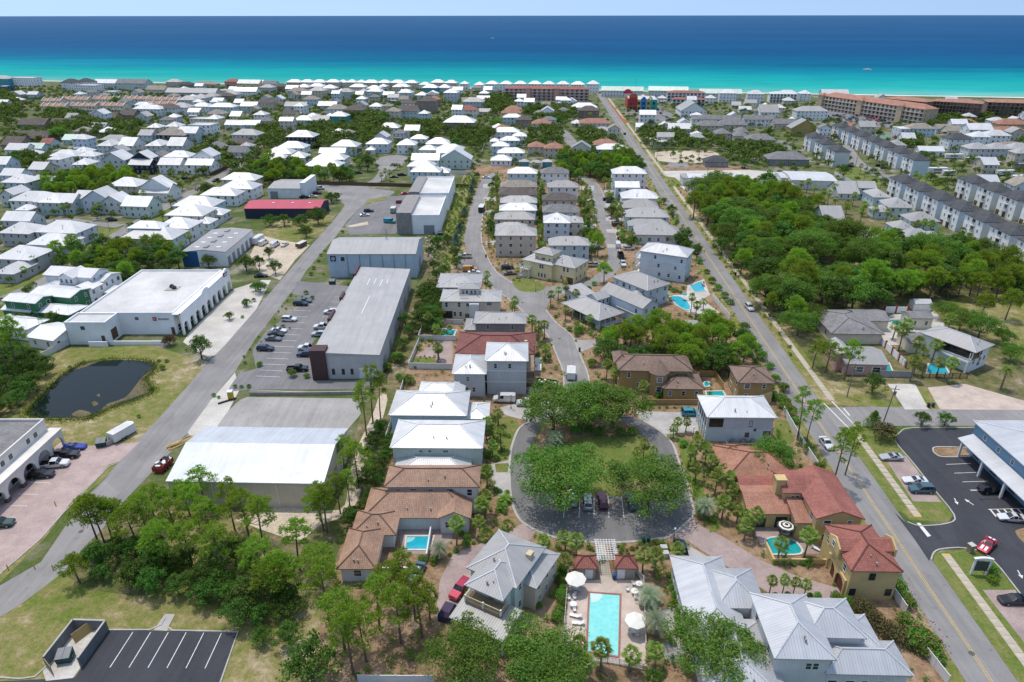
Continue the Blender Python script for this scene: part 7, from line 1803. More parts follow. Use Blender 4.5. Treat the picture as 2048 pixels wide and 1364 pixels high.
plant('shrub', 'by the end stalls of the parking lot', 512, 690, [(290,230,1.3),(405,240,1.1),(30,150,.9)], 1.); plant('shrub', 'beside the blue-grey metal hall', 512, 400, [(550,400,.9),(520,440,.8),(500,480,1.),(460,540,1.),(440,590,.9),(740,665,1.1),(690,250,1.1),(540,590,.6)], 1.); plant('shrub', 'by the yellow portable toilet', 0, 690, [(1710,400,.8),(1750,415,.7),(1880,330,.8),(1930,330,.8),(1990,330,.8)], .8)
plant('scrub', 'behind the pond on the cottage side', 0, 400, [(490,1060,.7),(300,1000,.6)], .9, hz=4.5)
# cedars and shrubs near the right-hand office, the side street and pink house
plant('cone', 'at the corner bed beside the leaning pole', 1536, 690, [(850,590)], 1.); plant('scrub', 'along the side street kerb', 1536, 690, [(1240,590),(1425,590)], .62, hz=3.); plant('bsh', 'under the leaning pole', 1536, 690, [(930,690,1.3)], 1.6, desc='broad olive clipped shrub'); plant('scrub', 'in front of the pink house fence', 1536, 690, [(850,310,1.)], .85); plant('shrub', 'on the sidewalk-side bed by the office sign', 1536, 1024, [(1690,370,1.1),(1790,450,1.6)], 1.); plant('ysh', 'beside the office sign', 1536, 1024, [(1800,540)], 1.)
plant('bsh', 'beside the large silver-roofed house', 1536, 1024, [(790,780,1.),(850,860,1.1),(950,930,1.2),(1040,980,1.2),(740,750,.9)], 1.15); plant('oleander', 'along the white fence by the main road', 1536, 1024, [(1050,580,1.1),(1100,660,1.1),(1140,720,1.),(1100,850,1.2),(1180,900,1.4),(1250,970,1.4),(1300,1040,1.4),(1350,1110,1.2),(1200,1010,1.3),(1260,1090,1.2)], 1.5)
plant('oleander', 'between the garages and the main road', 1536, 690, [(20,150,1.2),(60,260,1.2),(130,330,1.2),(110,400,1.3),(180,520,1.2),(220,590,1.),(290,760,1.),(330,820,1.),(420,960,1.),(150,440,1.2)], 1.5); plant('oleander', 'along the road behind the angled house', 1024, 400, [(1560,560,1.1),(1600,640,1.),(1650,690,1.2),(1700,750,1.2),(1750,800,1.2),(1860,1010,1.2),(1900,1070,1.3),(1920,1130,1.3),(1950,1180,1.3),(2000,1240,1.2),(1500,480,1.2),(1470,400,1.4)], 1.5)
plant('scrub', 'beside the three-storey house', 1024, 400, [(960,320,1.),(1250,290,.9),(1330,320,1.),(1110,300,.7),(1480,420,.9),(1380,330,.9)], 1.); plant('sandpine', 'on the green by the yellow house', 1024, 400, [(690,370,1.),(740,570,1.05),(640,330,.8)], 1.05); plant('shrub', 'around the angled blue-grey house', 1024, 400, [(610,700,1.5),(660,660,1.3),(530,910,1.5),(440,780,1.3),(540,1030,1.8),(350,925,.8),(460,1030,.9),(520,1070,1.)], 1.1)
plant('shrub', 'around the dark-tiled ochre villa', 1024, 690, [(1210,380,1.2),(1310,390,1.2),(1410,390,1.3),(1480,380,1.2),(1170,400,1.),(1050,480,1.),(640,140,1.6),(690,250,.5),(720,270,.5)], 1.1); plant('shrub', 'under the oaks of the loop island', 1024, 690, [(520,680,1.6),(620,670,1.5),(700,690,1.4),(870,690,1.5),(960,690,1.2)], 1.); plant('ysh', 'along the ochre garden wall', 1024, 690, [(1130,497,.5),(1180,497,.5),(1240,497,.5),(1300,497,.5),(1360,497,.5),(1410,497,.5)], .9)
plant('shrub', 'beside the pale blue house porch', 1024, 690, [(1380,780,1.5),(1500,730,.6),(1480,700,.6),(1460,740,.6)], 1.); plant('oleander', 'in the beds by the pool entrance', 1024, 1024, [(630,285,.5),(650,300,.5),(800,295,.5),(830,275,.5),(610,270,.45),(850,268,.45)], .9)
hedge = [(1260,500,1.),(1270,550,1.),(1275,600,1.),(1300,660,1.),(1305,720,1.),(1330,790,1.),(1340,860,1.),(1360,930,1.),(1375,990,1.)]
plant('shrub', 'in the hedge beside the silver-roofed house', 1024, 1024, hedge, .75); plant('shrub', 'in the hedge left of the community pool', 1024, 1024, [(400,480,1.2),(395,540,1.2),(405,600,1.2),(395,660,1.2),(395,720,1.1),(380,780,1.2),(360,840,1.2),(300,500,.9),(270,560,.9),(210,740,1.)], .9)
plant('ysh', 'in the flower bed north of the pool houses', 1024, 1024, [(880,280,.6),(920,300,.5),(960,290,.6),(1000,280,.5),(870,320,.5),(930,330,.5),(1150,240,.9),(1200,240,.8),(1240,280,1.),(1160,300,1.1)], .9)
plant('shrub', 'around the small courtyard pool', 512, 1024, [(1600,300,.8),(1680,250,1.),(1690,190,1.1),(1740,240,.6),(1550,335,.6),(1420,380,1.1),(1330,375,1.),(1450,350,.9)], .9); plant('shrub', 'in the beds by the brown-tiled villa drive', 512, 690, [(1990,1330,.9),(1950,1160,.9),(2010,1170,.8),(1920,1160,.8),(1700,945,.8),(1560,945,.8)], .9)
plant('shrub', 'below the courtyard of the red-roofed villa', 1536, 1024, [(60,390,.9),(130,400,.9),(200,400,.9),(280,400,.9),(330,390,.9),(545,655,1.4),(630,715,1.3),(400,660,.9),(340,660,.8),(60,660,.7),(160,665,.7)], .9)
plant('shrub', 'around the pond', 0, 690, [(160,480,.9),(300,360,.8),(560,180,.9),(1210,340,1.3),(1300,180,1.3),(1330,120,1.3),(1270,120,1.),(1110,570,.7)], .7)
plant('shrub', 'around the pools by the three-storey house', 1024, 400, [(1260,700,1.),(1290,720,1.),(1320,720,1.),(1350,730,1.),(1420,920,.9),(1480,940,.9),(1370,700,.8)], 1.)
# palms
plant('palm', 'around the community pool', 1024, 1024, [(250,230),(430,180,1.),(520,260),(410,350),(1060,340),(1150,370),(1320,310,.85),(540,1050),(590,1190),(720,1110),(950,1110),(1160,1090)], .95)
plant('pindo', 'right of the community pool', 1024, 1024, [(1110,640),(1160,880)], 1.25); plant('palm', 'in front of the ochre garage house', 1536, 1024, [(30,565),(130,575),(215,585),(310,575)], .62); plant('palm', 'at the red-roofed villa pool', 1536, 1024, [(110,245),(320,220)], .95)
plant('palm', 'between the loop road and the tile-roofed villas', 1024, 690, [(1480,960),(1600,900),(1640,1060),(1690,960),(1560,830),(1480,800),(1780,1150),(1700,1260),(1820,1290),(1750,1050),(1440,850),(1880,1420),(1960,1400),(1890,1340)], .95)
plant('palm', 'by the paver drive of the pale blue house', 1024, 690, [(1330,610),(1400,600),(1300,650)], .75); plant('palm', 'in front of the dark-tiled ochre villa', 1024, 690, [(760,170),(1030,225),(1050,350),(820,245)], .9); plant('pindo', 'on the loop road island', 1024, 690, [(350,710),(890,1040),(300,780,.8)], 1.2); plant('pindo', 'at the right edge of the loop road', 1024, 690, [(1550,1290)], 1.2); plant('palm', 'on the right rim of the loop island', 1024, 690, [(1060,790),(1130,830),(1010,820)], .85)
plant('palm', 'beside the brown-tiled villa', 512, 1024, [(1600,125),(1850,200),(2020,70),(1790,50),(1380,700)], .95); plant('pindo', 'beside the small courtyard pool', 512, 1024, [(1470,290)], 1.); plant('palm', 'beside the sage house', 512, 690, [(1940,530),(1900,640),(1960,720),(1890,780),(1840,640)], .9); plant('palm', 'at the corner of the brown-tiled villa', 512, 690, [(1850,1030),(1830,1230),(1800,1300)], .9); plant('sago', 'by the loop road at left', 512, 690, [(1990,1230),(1960,1290)], 1.5)
plant('palm', 'in the yard of the tall grey house', 512, 690, [(1450,30)], 1.); plant('palm', 'around the curved pool of the cream house', 512, 400, [(1440,1020),(1380,950),(1460,1170)], .95); plant('palm', 'in front of the cream house', 512, 400, [(1850,590),(1870,660),(1840,680),(2050,840)], .9)
plant('palm', 'along the street below the junction', 1024, 400, [(160,980),(260,1010),(20,820),(270,1170),(210,1030)], .95); plant('palm', 'in the bed of the angled blue-grey house', 1024, 400, [(310,770),(370,710),(430,720),(510,750),(430,870),(620,940)], .9); plant('palm', 'at the angled house pool', 1024, 400, [(1540,790),(1440,810),(1480,850)], .9); plant('palm', 'beside the yellow house drive', 1024, 400, [(40,550),(80,520)], .8)
plant('palm', 'along the east street', 1024, 400, [(660,100),(600,50),(620,150),(880,130),(970,140),(890,230),(960,300),(620,30),(860,60)], 1.); plant('palm', 'at the head of the east street', 1024, 140, [(660,800),(700,790),(740,780),(740,890),(790,890),(560,900),(590,960),(580,1040),(600,1100),(820,1080),(1180,1060),(690,820)], 1.)
plant('palm', 'beside the turquoise pools across the main road', 1536, 690, [(1200,110),(1250,60),(1380,130),(1470,170),(1340,20),(1170,160)], 1.1); plant('datepalm', 'at the right edge by the white house', 1536, 690, [(1910,210)], 1.); plant('palm', 'at the walled pool terrace', 1536, 400, [(1030,980),(1120,1000),(1080,1070),(1460,980),(1200,1160)], 1.25)
plant('palm', 'among the pale cottages', 1536, 400, [(630,60),(770,50),(750,120),(860,60),(960,100),(1010,140),(790,220),(1250,200),(1200,190),(1300,220),(1550,270),(1610,290)], 1.15); plant('palm', 'in the avenue below the white flat warehouse', 1536, 140, [(440,990),(540,940),(600,930),(380,930),(320,910),(270,900),(690,1010),(640,1070),(550,1020),(490,1000)], 1.15); plant('palm', 'between the townhouse rows', 1536, 140, [(1220,840),(1270,860),(1180,850)], 1.15)
plant('scrub', 'on the lawn by the caravan park', 1536, 140, [(1340,890),(1430,880),(1490,890),(1380,880),(930,890),(850,890)], .7); plant('palm', 'along the sunken bay by the curving street', 512, 140, [(1000,830),(1035,820),(1070,830)], 1.); plant('scrub', 'on the green by the left cul-de-sac', 512, 140, [(890,750,1.2),(820,720,1.),(600,1010,.9),(640,1000,.7)], 1.2)
plant('palm', 'around the corner green at left', 0, 400, [(640,190),(700,210,1.),(760,70),(500,60),(540,60),(790,50),(980,60),(1050,60),(1290,100),(175,540),(260,490),(520,340),(1450,350),(1510,300)], 1.); plant('palm', 'in front of the tall white-roofed houses', 0, 140, [(830,810),(1380,800),(1560,790),(1620,780),(1640,800),(1370,940),(1450,900),(1110,1060),(1150,1000),(960,970)], 1.)
wood([(1500,660),(1530,700),(1560,760),(1580,800),(1560,800),(1530,750),(1505,700)], ['shrub'], 3.2, 'low green shrub along the main road verge', 'shrubs along the main road verge', .8, 1.3, .2)
wood([(-60,172),(300,170),(560,172),(1010,182),(1010,240),(965,335),(720,330),(700,372),(560,330),(500,340),(330,440),(180,470),(-60,560)], ['scrub'], 8., '', '', .4, .95, 1.3, .72, stuff=True)
wood([(-60,440),(60,440),(190,470),(330,430),(480,340),(520,345),(380,440),(350,470),(300,500),(130,560),(-60,640)], ['scrub'], 7., '', '', .35, .75, 1.2, .6, stuff=True)
wood([(1020,205),(1195,205),(1290,345),(1225,350),(1100,330),(1020,335)], ['scrub'], 8.5, '', '', .4, .9, 2.0, .6, stuff=True)
wood([(1225,205),(1640,203),(2060,232),(2300,300),(2300,480),(2060,480),(1890,440),(1640,335),(1560,340),(1330,330)], ['scrub'], 9., '', '', .4, .95, 1.5, .6, stuff=True)
fw = obj('far_trees', far_mesh(FART, FTPL, 'far_trees', L_FAR)); tag(fw, 'mass of dark green trees among the distant houses', 'trees', None, 'stuff')
cover([(852,470),(870,440),(905,400),(935,345),(962,345),(935,430),(926,480),(930,505),(905,540),(885,560)], 1.7, .6, .6, 1.9)
cover([(690,1060),(745,985),(775,930),(790,780),(835,690),(850,580),(880,480),(935,345),(1490,345),(1520,500),(1620,790),(1720,930),(1850,1200),(1950,1400),(640,1420),(620,1320)], 2.1, .42, .4, 1.5)
cv = obj('ground_cover', far_mesh(COVT, CTPL, 'ground_cover', L_SHRUB)); tag(cv, 'low green planting in the beds between the houses', 'ground cover', None, 'stuff')
plant('oak', 'on the dry meadow behind the walled pool terrace', 1536, 400, [(1560,930,1.1),(1720,980,1.15),(1440,860,.85),(1900,1070,.7),(1960,1200,.75)], .95); plant('oak', 'beside the sidewalk across from the ochre garage', 1536, 400, [(150,760,1.1),(260,950,1.),(330,880,.9)], 1.1)
plant('scrub', 'among the cottages west of the white commercial building', 0, 400, [(60,1010,1.),(150,960,.9),(330,1000,.8),(420,960,.8),(560,1010,.7),(30,1130,1.),(100,1200,.9)], 1., hz=3.)
# tufts of reeds and rough grass round the pond, one mass
gm = MB(); ring = [P(*p) for p in ((52,828),(65,807),(95,777),(125,750),(155,732),(175,725),(225,718),(287,720),(312,731),(305,745),(292,757),(300,772),(303,787),(262,804),(225,815),(197,828),(175,838),(120,840),(75,838))]; ring = smooth_line(ring+[ring[0]], 8)
for p in ring:
 for _ in range(34):
  d = RT.uniform(-.3, 1.9); a = RT.random()*6.28; q = p+Vector((math.cos(a), math.sin(a), 0))*d; h = RT.uniform(.2,.6); t = Vector((RT.uniform(-.2,.2), RT.uniform(-.2,.2), h)); s = Vector((RT.uniform(-1,1), RT.uniform(-1,1), 0)).normalized()*.09
  gm.add([q-s, q+s, q+t], [(0,1,2)])
g = obj('pond_reeds', gm.mesh('pond_reeds', [leafmat('reeds', (.13,.20,.035), (.26,.26,.08), .35)], uv=False)); tag(g, 'green reeds and rough grass around the pond edge', 'reeds', None, 'stuff')
# ------------------------------------------------------------------ vehicles
PLAST = plain('white plastic furniture', (.72,.71,.68), .5)
def cars(ox, oy, lines, place, near=True):
 tile(ox, oy, 4)
 for ln in lines.strip().split('\n'):
  q = ln.split(None, 5); kind, col, x, y, hd = q[0], q[1].replace('_', ' '), float(q[2]), float(q[3]), float(q[4]); ex = q[5] if len(q) > 5 else ''
  noun = {'sedan': 'sedan', 'coupe': 'coupe', 'suv': 'SUV', 'truck': 'pickup truck', 'van': 'van'}[kind]
  car(kind, col, x, y+4, hd, f"{col} {noun} {ex} {place}".replace('  ', ' '), near)
 tile(0, 0, 1)
cars(512, 400, '''suv black 360 838 95 in the front stall, uppermost
sedan slate_blue 392 812 95 half hidden behind the black SUV,
suv white 268 964 95 alone among the left stalls,
sedan white 185 1052 95 uppermost of the three close together,
sedan black 162 1082 95 in the middle of three close together,
sedan grey 142 1118 95 lowest of three close together,
suv navy 78 1198 95 in the lowest left stall,
suv white 602 905 -88 nearest the hedge clump,
truck white 534 1026 -88 above the grey-white SUV,
suv silver 508 1084 -88 by the warehouse front,
truck white 414 1194 -88 by the corner tower,
suv navy 396 1244 -88 tucked beside the white pickup,''', 'in the warehouse parking lot')
cars(512, 690, 'truck black 335 202 85 at the end stalls of', 'the warehouse parking lot')
cars(512, 400, '''suv black 903 92 80 uppermost
sedan white 870 124 80 below the black SUV
van teal 1072 180 100 with a white roof
van white 62 352 10 in the sandy yard
van white 155 366 10 right of the other van
sedan white 230 362 10 beside the vans
sedan black 42 612 80 under small trees
truck white 1672 458 -85 in the street bay
van orange 1712 565 85 like a small bus
sedan white 1745 584 85 below the orange van
suv navy 2012 548 80 by the yellow house
sedan grey 2032 592 80 below the navy SUV''', 'on the industrial side')
cars(512, 140, '''sedan red 1195 992 85 upper
suv red 1157 1062 85 lower
van white 510 952 80 highest
suv maroon 490 990 80 second
sedan white 455 1014 80 third
suv black 385 1020 80 lowest
suv navy 820 826 80 on the drive
truck black 1168 842 85 by the blue house
sedan navy 1106 857 85 next to the palms
sedan white 1842 862 90 at the street head''', 'near the workshop cul-de-sac', False)
cars(0, 690, '''coupe blue 602 826 84 first in the row
truck black 528 896 80 second in the row
truck white 446 968 80 third in the row
suv black 338 1052 80 fourth in the row''', 'on the pink paver lot')
cars(0, 1024, 'suv dark_green 8 108 80 cut by the picture edge', 'on the pink paver lot')
cars(1024, 690, '''suv white 482 1238 4 in the first stall
suv silver 602 1268 2 in the second stall
suv maroon 722 1262 0 in the third stall
suv slate_blue 955 1270 -3 in the last stall''', 'on the loop road')
cars(1024, 690, '''suv teal 1432 556 90 on the drive of the pale blue house
truck white 125 478 -88 beside the leafy oak at the construction site''', '')
cars(512, 690, 'van white 1985 448 -88 with roof ladders', 'beside the tall grey house')
cars(512, 1024, '''suv crimson 1636 634 210 shining on the paver drive
sedan slate_blue 1290 500 195 under the pines by the villa''', 'near the olive-green house')
cars(1024, 1024, 'truck navy 1352 330 2 parked beside the silver-roofed house', '')
cars(1536, 1024, '''sedan white 1942 60 -82 by the hatched bay
coupe red 1745 280 232 with white bonnet stripes
sedan black 1960 718 -90 on the lower paver stalls''', 'at the office lot')
cars(1536, 690, '''coupe silver 982 908 -90 with dark soft top
coupe white 1170 1096 -85 beside the slate-blue SUV
suv slate_blue 1222 1168 -88 beside the white coupe
suv black 1778 1172 88 under the walkway roof''', 'at the office lot')
for c in [o for o in bpy.data.objects if str(o.get('label','')).startswith('red coupe with')]:
 for sx in (-.32,.32): obj('stripe', MB().add([(sx-.2,2.05,.715),(sx+.2,2.05,.715),(sx+.2,.92,.90),(sx-.2,.92,.90)], [(0,1,2,3)]).mesh('stripe', [PLAST], uv=False), c); obj('stripe', MB().add([(sx-.2,-1.65,1.035),(sx+.2,-1.65,1.035),(sx+.2,-2.12,1.015),(sx-.2,-2.12,1.015)], [(3,2,1,0)]).mesh('stripe', [PLAST], uv=False), c)
p = main_at(891, -1.8); car('sedan', 'white', 0, 0, 178, 'white sedan driving behind the corner pine on the main road', True, None, p)
p = main_at(618, 1.9); car('suv', 'white', 0, 0, 178, 'white SUV driving down the main road beside the wood', True, None, p)
p = main_at(331, -1.8); car('suv', 'silver', 0, 0, 2, 'silver SUV on the far part of the main road', False, None, p)
p = main_at(269, -1.8); car('suv', 'black', 0, 0, 2, 'black SUV farthest along the main road', False, None, p)
cars(1024, 400, '''van white 846 368 4 parked at the kerb
truck white 886 518 178 behind the dark trailer
truck silver 662 528 85 on the yellow house drive
sedan grey 690 388 85 under the pine
suv white 935 394 85 among green trees
van white 640 244 10 by the yellow-roofed porch
sedan white 812 148 80 on a drive
suv maroon 838 204 80 on a drive
truck silver 1770 455 80 under roadside trees''', 'along the east street')
cars(1024, 140, '''van white 1932 732 70 by the small dark house
van white 1072 588 70 under the roadside trees
suv maroon 762 1040 80 by the east street
suv navy 786 1056 80 by the east street''', 'far off', False)
cars(0, 400, '''suv navy 895 164 80 on the paver drive
suv black 350 142 80 by the white houses
sedan white 942 388 80 by the thicket''', 'among the western houses', False)
cars(0, 140, '''suv black 1490 872 80 beside a red car
coupe red 1524 866 80 beside a black SUV
suv black 1726 888 200 on the street bend
sedan navy 1660 962 60 at the street edge''', 'among the western houses', False)
cars(1536, 140, '''suv navy 655 772 90 below the short row
truck white 826 822 110 on the drive
suv black 888 768 90 upper of two
suv navy 928 786 90 lower of two
suv black 1905 896 90 by the caravans''', 'at the townhouses', False)
RC = random.Random(3)
def lot(pts, n, place, hd):
 l = [P(*p) for p in pts]; pl = [(p.x, p.y) for p in l]; x0, x1 = min(p[0] for p in pl), max(p[0] for p in pl); y0, y1 = min(p[1] for p in pl), max(p[1] for p in pl); k = 0; used = []
 for _ in range(4000):
  if k >= n: break
  r = RC.randrange(int((y1-y0)/7)+1); x = x0+3.*RC.randrange(int((x1-x0)/3)+1); y = y0+r*7.
  if (x, r) in used or not inpoly(x, y, pl): continue
  used.append((x, r)); c = RC.choice(['white','white','silver','grey','black','black','red','navy','tan']); t = RC.choice(['sedan','suv','suv','truck'])
  car(t, c, 0, 0, hd+RC.choice([0,180]), f"{c} {'SUV' if t == 'suv' else 'pickup truck' if t == 'truck' else 'sedan'} {place}", False, f'{c} {t}s {place}', Vector((x, y, 0))); k += 1
lot([(1632,225),(1720,232),(1778,243),(1790,252),(1700,248),(1645,240)], 46, 'in the car park of the long peach hotel', 0)
lot([(1246,215),(1320,215),(1342,230),(1338,246),(1290,238),(1262,230)], 26, 'in the car park of the colourful shop', 0)
lot([(1500,245),(1555,245),(1555,252),(1505,252)], 8, 'by the motel court', 0)
lot([(20,208),(60,206),(70,222),(30,226)], 12, 'in the car park at the far left', 0)
# caravans, trailers, golf cart
def caravan(x, y, hd, L, lab, k=0):
 p = P(x, y); t = thing('caravan', lab, 'caravan', (p.x, p.y, 0), -rad(hd), 'caravans in the park')
 obj('body', MB().prism([(-1.2,-L/2),(1.2,-L/2),(1.2,L/2-.5),(.9,L/2),(-.9,L/2),(-1.2,L/2-.5)], .55, 3.1).mesh('body', [TRIM], uv=False), t)
 obj('stripe', MB().box(-1.22,1.22,-L/2+.3,L/2-.8,1.2,1.45).mesh('stripe', [plain('caravan stripe', (.2,.2,.22), .5)], uv=False), t); obj('window', MB().box(-1.23,1.23,-L/4,L/6,1.7,2.3).mesh('window', [CARGLASS], uv=False), t); obj('roof_unit', MB().box(-.4,.4,-.5,.5,3.1,3.4).mesh('roof_unit', [GALV], uv=False), t)
 for yy in (-.6,.5): obj('wheel', MB().box(-1.15,1.15,yy-.35,yy+.35,0,.7).mesh('wheel', [TYRE], uv=False), t)
tile(1536, 140, 4)
for i, (x, y, hd, L) in enumerate(((1350,808,90,12),(1480,695,88,12),(1640,722,80,11),(1720,770,75,11),(1890,828,85,11),(1440,830,90,7),(1990,870,80,10),(1800,760,70,9))): caravan(x, y+14, hd, L, f'white caravan, {ordw(i)} listed in the caravan park beside the townhouses')
def trailer(name, lab, cat, p, hd, L, w, h, m, open_=False):
 t = thing(name, lab, cat, (p.x, p.y, 0), -rad(hd)); b = MB()
 if open_:
  b.box(-w/2,w/2,-L/2,L/2,.5,.6); b.box(-w/2,-w/2+.08,-L/2,L/2,.6,h); b.box(w/2-.08,w/2,-L/2,L/2,.6,h); b.box(-w/2+.08,w/2-.08,-L/2,-L/2+.08,.6,h); b.box(-w/2+.08,w/2-.08,L/2-.08,L/2,.6,h)
 else: b.box(-w/2,w/2,-L/2,L/2,.5,h); b.add([(-w/2,L/2,.5),(w/2,L/2,.5),(0,L/2+.6,.5),(-w/2,L/2,h),(w/2,L/2,h),(0,L/2+.4,h)], [(0,1,2),(3,5,4)[::-1],(1,4,5,2),(2,5,3,0)])
 obj('body', b.mesh('body', [m], uv=False), t); obj('drawbar', MB().box(-.06,.06,L/2,L/2+1.3,.5,.6).mesh('drawbar', [IRON], uv=False), t)
 if not open_: obj('roof', MB().box(-w/2-.03,w/2+.03,-L/2-.03,L/2,h,h+.06).mesh('roof', [plain('trailer roof', (.6,.6,.58), .5)], uv=False), t)
 for sx in (-1, 1):
  for yy in (-.45,.45): obj('wheel', carproto('sedan')['me']['wheel'], t, (sx*(w/2+.05), yy-.4, 0))
 return t
tile(0, 690, 4); trailer('enclosed_trailer', 'white enclosed cargo trailer parked on the verge beside the pond', 'trailer', P(985,738), 24, 5.4, 2.2, 2.5, TRIM)
tile(512, 400, 4); trailer('enclosed_trailer', 'grey box trailer by the stone-cornered commercial block', 'trailer', P(1100,100), 0, 4.5, 2.3, 2.6, plain('grey trailer', (.3,.32,.33), .5)); trailer('box_trailer', 'black trailer with its load parked on the curving street', 'trailer', P(1805,90), 5, 7, 2.4, 2.8, IRON); trailer('utility_trailer', 'rusty trailer of timber at the edge of the sandy yard', 'trailer', P(365,375), 20, 5, 2.2, 2.0, plain('rust brown', (.16,.09,.05), .9)); trailer('box_truck_body', 'white box truck body at the end of the vans', 'trailer', P(20,345), 10, 6.5, 2.4, 3.0, TRIM)
tile(1024, 400, 4); trailer('utility_trailer', 'dark open trailer hitched behind the white pickup on the east street', 'trailer', P(868,460), 180, 4.2, 2.1, 1.9, IRON, True)
tile(1024, 690, 4); trailer('box_truck_body', 'white box trailer parked on the street by the construction site', 'trailer', P(472,258), 5, 4.2, 2.2, 2.3, TRIM)
tile(512, 1024, 4); t = thing('covered_cart', 'cart under a dark purple cover beside the crimson SUV', 'cart', P(1535,830), rad(-20)); obj('cover', MB().prism([(-1.05,-1.5),(1.05,-1.5),(1.05,1.3),(-1.05,1.3)], .05, 1.3).add([(-1.05,-1.5,1.3),(1.05,-1.5,1.3),(1.05,1.3,1.3),(-1.05,1.3,1.3),(-.8,-1.,1.9),(.8,-1.,1.9),(.8,1.,1.9),(-.8,1.,1.9)], [(4,5,6,7),(0,1,5,4),(1,2,6,5),(2,3,7,6),(3,0,4,7)]).mesh('cover', [plain('purple tarpaulin', (.05,.035,.075), .7)], uv=False), t)
def golf_cart(p, rz, lab):
 t = thing('golf_cart', lab, 'golf cart', p, rz); m = plain('golf cart yellow', (.65,.40,.01), .4)
 obj('roof', MB().box(-.65,.65,-1.0,1.0,1.75,1.83).mesh('roof', [m], uv=False), t); obj('body', MB().box(-.6,.6,-1.2,-.3,.35,.85).mesh('body', [m], uv=False), t); obj('floor', MB().box(-.6,.6,-.3,.7,.3,.42).mesh('floor', [m], uv=False), t); obj('bonnet', MB().box(-.6,.6,.7,1.25,.35,.9).mesh('bonnet', [m], uv=False), t); obj('seat', MB().box(-.55,.55,-.5,.05,.75,.9).box(-.55,.55,-.62,-.5,.85,1.3).mesh('seat', [TRIM], uv=False), t)
 for x in (-.58,.58):
  for y in (-.9,.9): obj('post', MB().box(x-.03,x+.03,y-.03,y+.03,.8,1.76).mesh('post', [IRON], uv=False), t); obj('wheel', MB().box(x-.1,x+.1,y-.24,y+.24,0,.46).mesh('wheel', [TYRE], uv=False), t)
tile(1024, 400, 4); golf_cart(P(425,665), .3, 'yellow golf cart on the drive of the yellow house')
# ------------------------------------------------------------------ fences and walls
def fence(ox, oy, pts, h, lab, m=None, sp=2.4, gap=False, cat='fence', name='fence', cap=None):
 tile(ox, oy, 4); l = [P(*p) for p in pts]; t = thing(name, lab, cat, (l[0].x, l[0].y, 0)); m = m or PVC
 pm = MB().box(-.07,.07,-.07,.07,0,h+.1).mesh('post', [m], uv=False)
 for a, b in zip(l, l[1:]):
  d = b-a; L = d.length; n = max(1, round(L/sp)); an = math.atan2(d.y, d.x); w = L/n; mb = MB()
  if gap:
   mb.box(.07,w-.07,-.03,.03,h-.12,h-.04); mb.box(.07,w-.07,-.03,.03,.12,.2)
   for k in range(int(w/.2)): mb.box(.12+k*.2,.19+k*.2,-.015,.015,.05,h)
  else: mb.box(.07,w-.07,-.04,.04,.04,h-.08); mb.box(.07,w-.07,-.06,.06,h-.08,h)
  me = mb.mesh('panel', [m], uv=False)
  for i in range(n):
   q = a+d*(i/n)-l[0]; obj('post', pm, t, (q.x, q.y, 0), an); obj('panel', me, t, (q.x, q.y, 0), an)
  q = b-l[0]; obj('post', pm, t, (q.x, q.y, 0), an)
 tile(0, 0, 1); return t
GREYF = plain('weathered grey fence', (.36,.34,.32), .8, 0, .2, 1.)
fence(1536, 1024, [(975,645),(1095,815)], 1.8, 'white vinyl fence beside the ochre garage house'); fence(1536, 1024, [(1225,1115),(1430,1380)], 1.8, 'white vinyl fence below the silver-roofed house along the main road')
fence(1536, 690, [(120,545),(240,760),(390,995)], 1.9, 'long pale fence between the orange-tiled house and the main road'); fence(1024, 690, [(1850,-30),(1950,150)], 1.8, 'pale grey fence behind the small ochre garage', GREYF); fence(1024, 400, [(1600,785),(1660,860),(1740,960)], 1.8, 'white fence along the oleanders behind the angled house')
fence(1024, 1024, [(505,455),(452,465),(420,890),(398,1190)], 1.3, 'white picket fence on the left side of the community pool', None, 2., True); fence(1024, 1024, [(405,1165),(760,1205),(1050,1262)], 1.3, 'white picket fence along the near end of the community pool', None, 2., True); fence(1024, 1024, [(985,480),(1050,560),(1068,1090)], 1.3, 'white picket fence on the right side of the community pool', None, 2., True)
fence(512, 1024, [(820,1362),(1420,1366)], 1.5, 'white fence along the bottom lawn'); fence(512, 690, [(1305,-10),(1222,190),(1570,196)], 1.8, 'white vinyl fence round the yard with the green lawn'); fence(512, 400, [(1330,1040),(1300,1122),(1600,1126)], 1.7, 'white vinyl fence below the curved pool'); fence(512, 400, [(1520,990),(1660,995)], 1.6, 'short white fence behind the curved pool'); fence(512, 690, [(1190,290),(1040,770)], 1.6, 'white fence along the side of the sage house')
fence(0, 690, [(335,115),(560,-5)], 1.9, 'white fence of the cottage yard by the pond'); fence(0, 400, [(470,455),(592,388)], 1.9, 'white fence at the corner green'); fence(0, 400, [(1515,235),(1700,235),(1818,165)], 1.9, 'white fence by the small blue pool'); fence(0, 400, [(545,880),(700,882)], 1.9, 'brown timber fence behind the green house', DWOOD)
fence(1536, 690, [(890,255),(1150,262)], 1.9, 'weathered grey fence in front of the pink house pool', GREYF); fence(1536, 690, [(930,20),(1105,190)], 1.9, 'weathered grey fence between the two turquoise pools', GREYF); fence(1536, 690, [(1225,262),(1590,270)], 1.6, 'brown slatted fence in front of the palms', DWOOD, 2., True)
fence(1024, 690, [(1068,478),(1490,478)], 1.5, 'ochre garden wall in front of the dark-tiled villa', BOCH, 4, False, 'wall', 'garden_wall'); fence(1024, 690, [(1500,250),(1620,250),(1685,350)], 1.7, 'ochre wall round the spa terrace', BOCH, 4, False, 'wall', 'garden_wall')
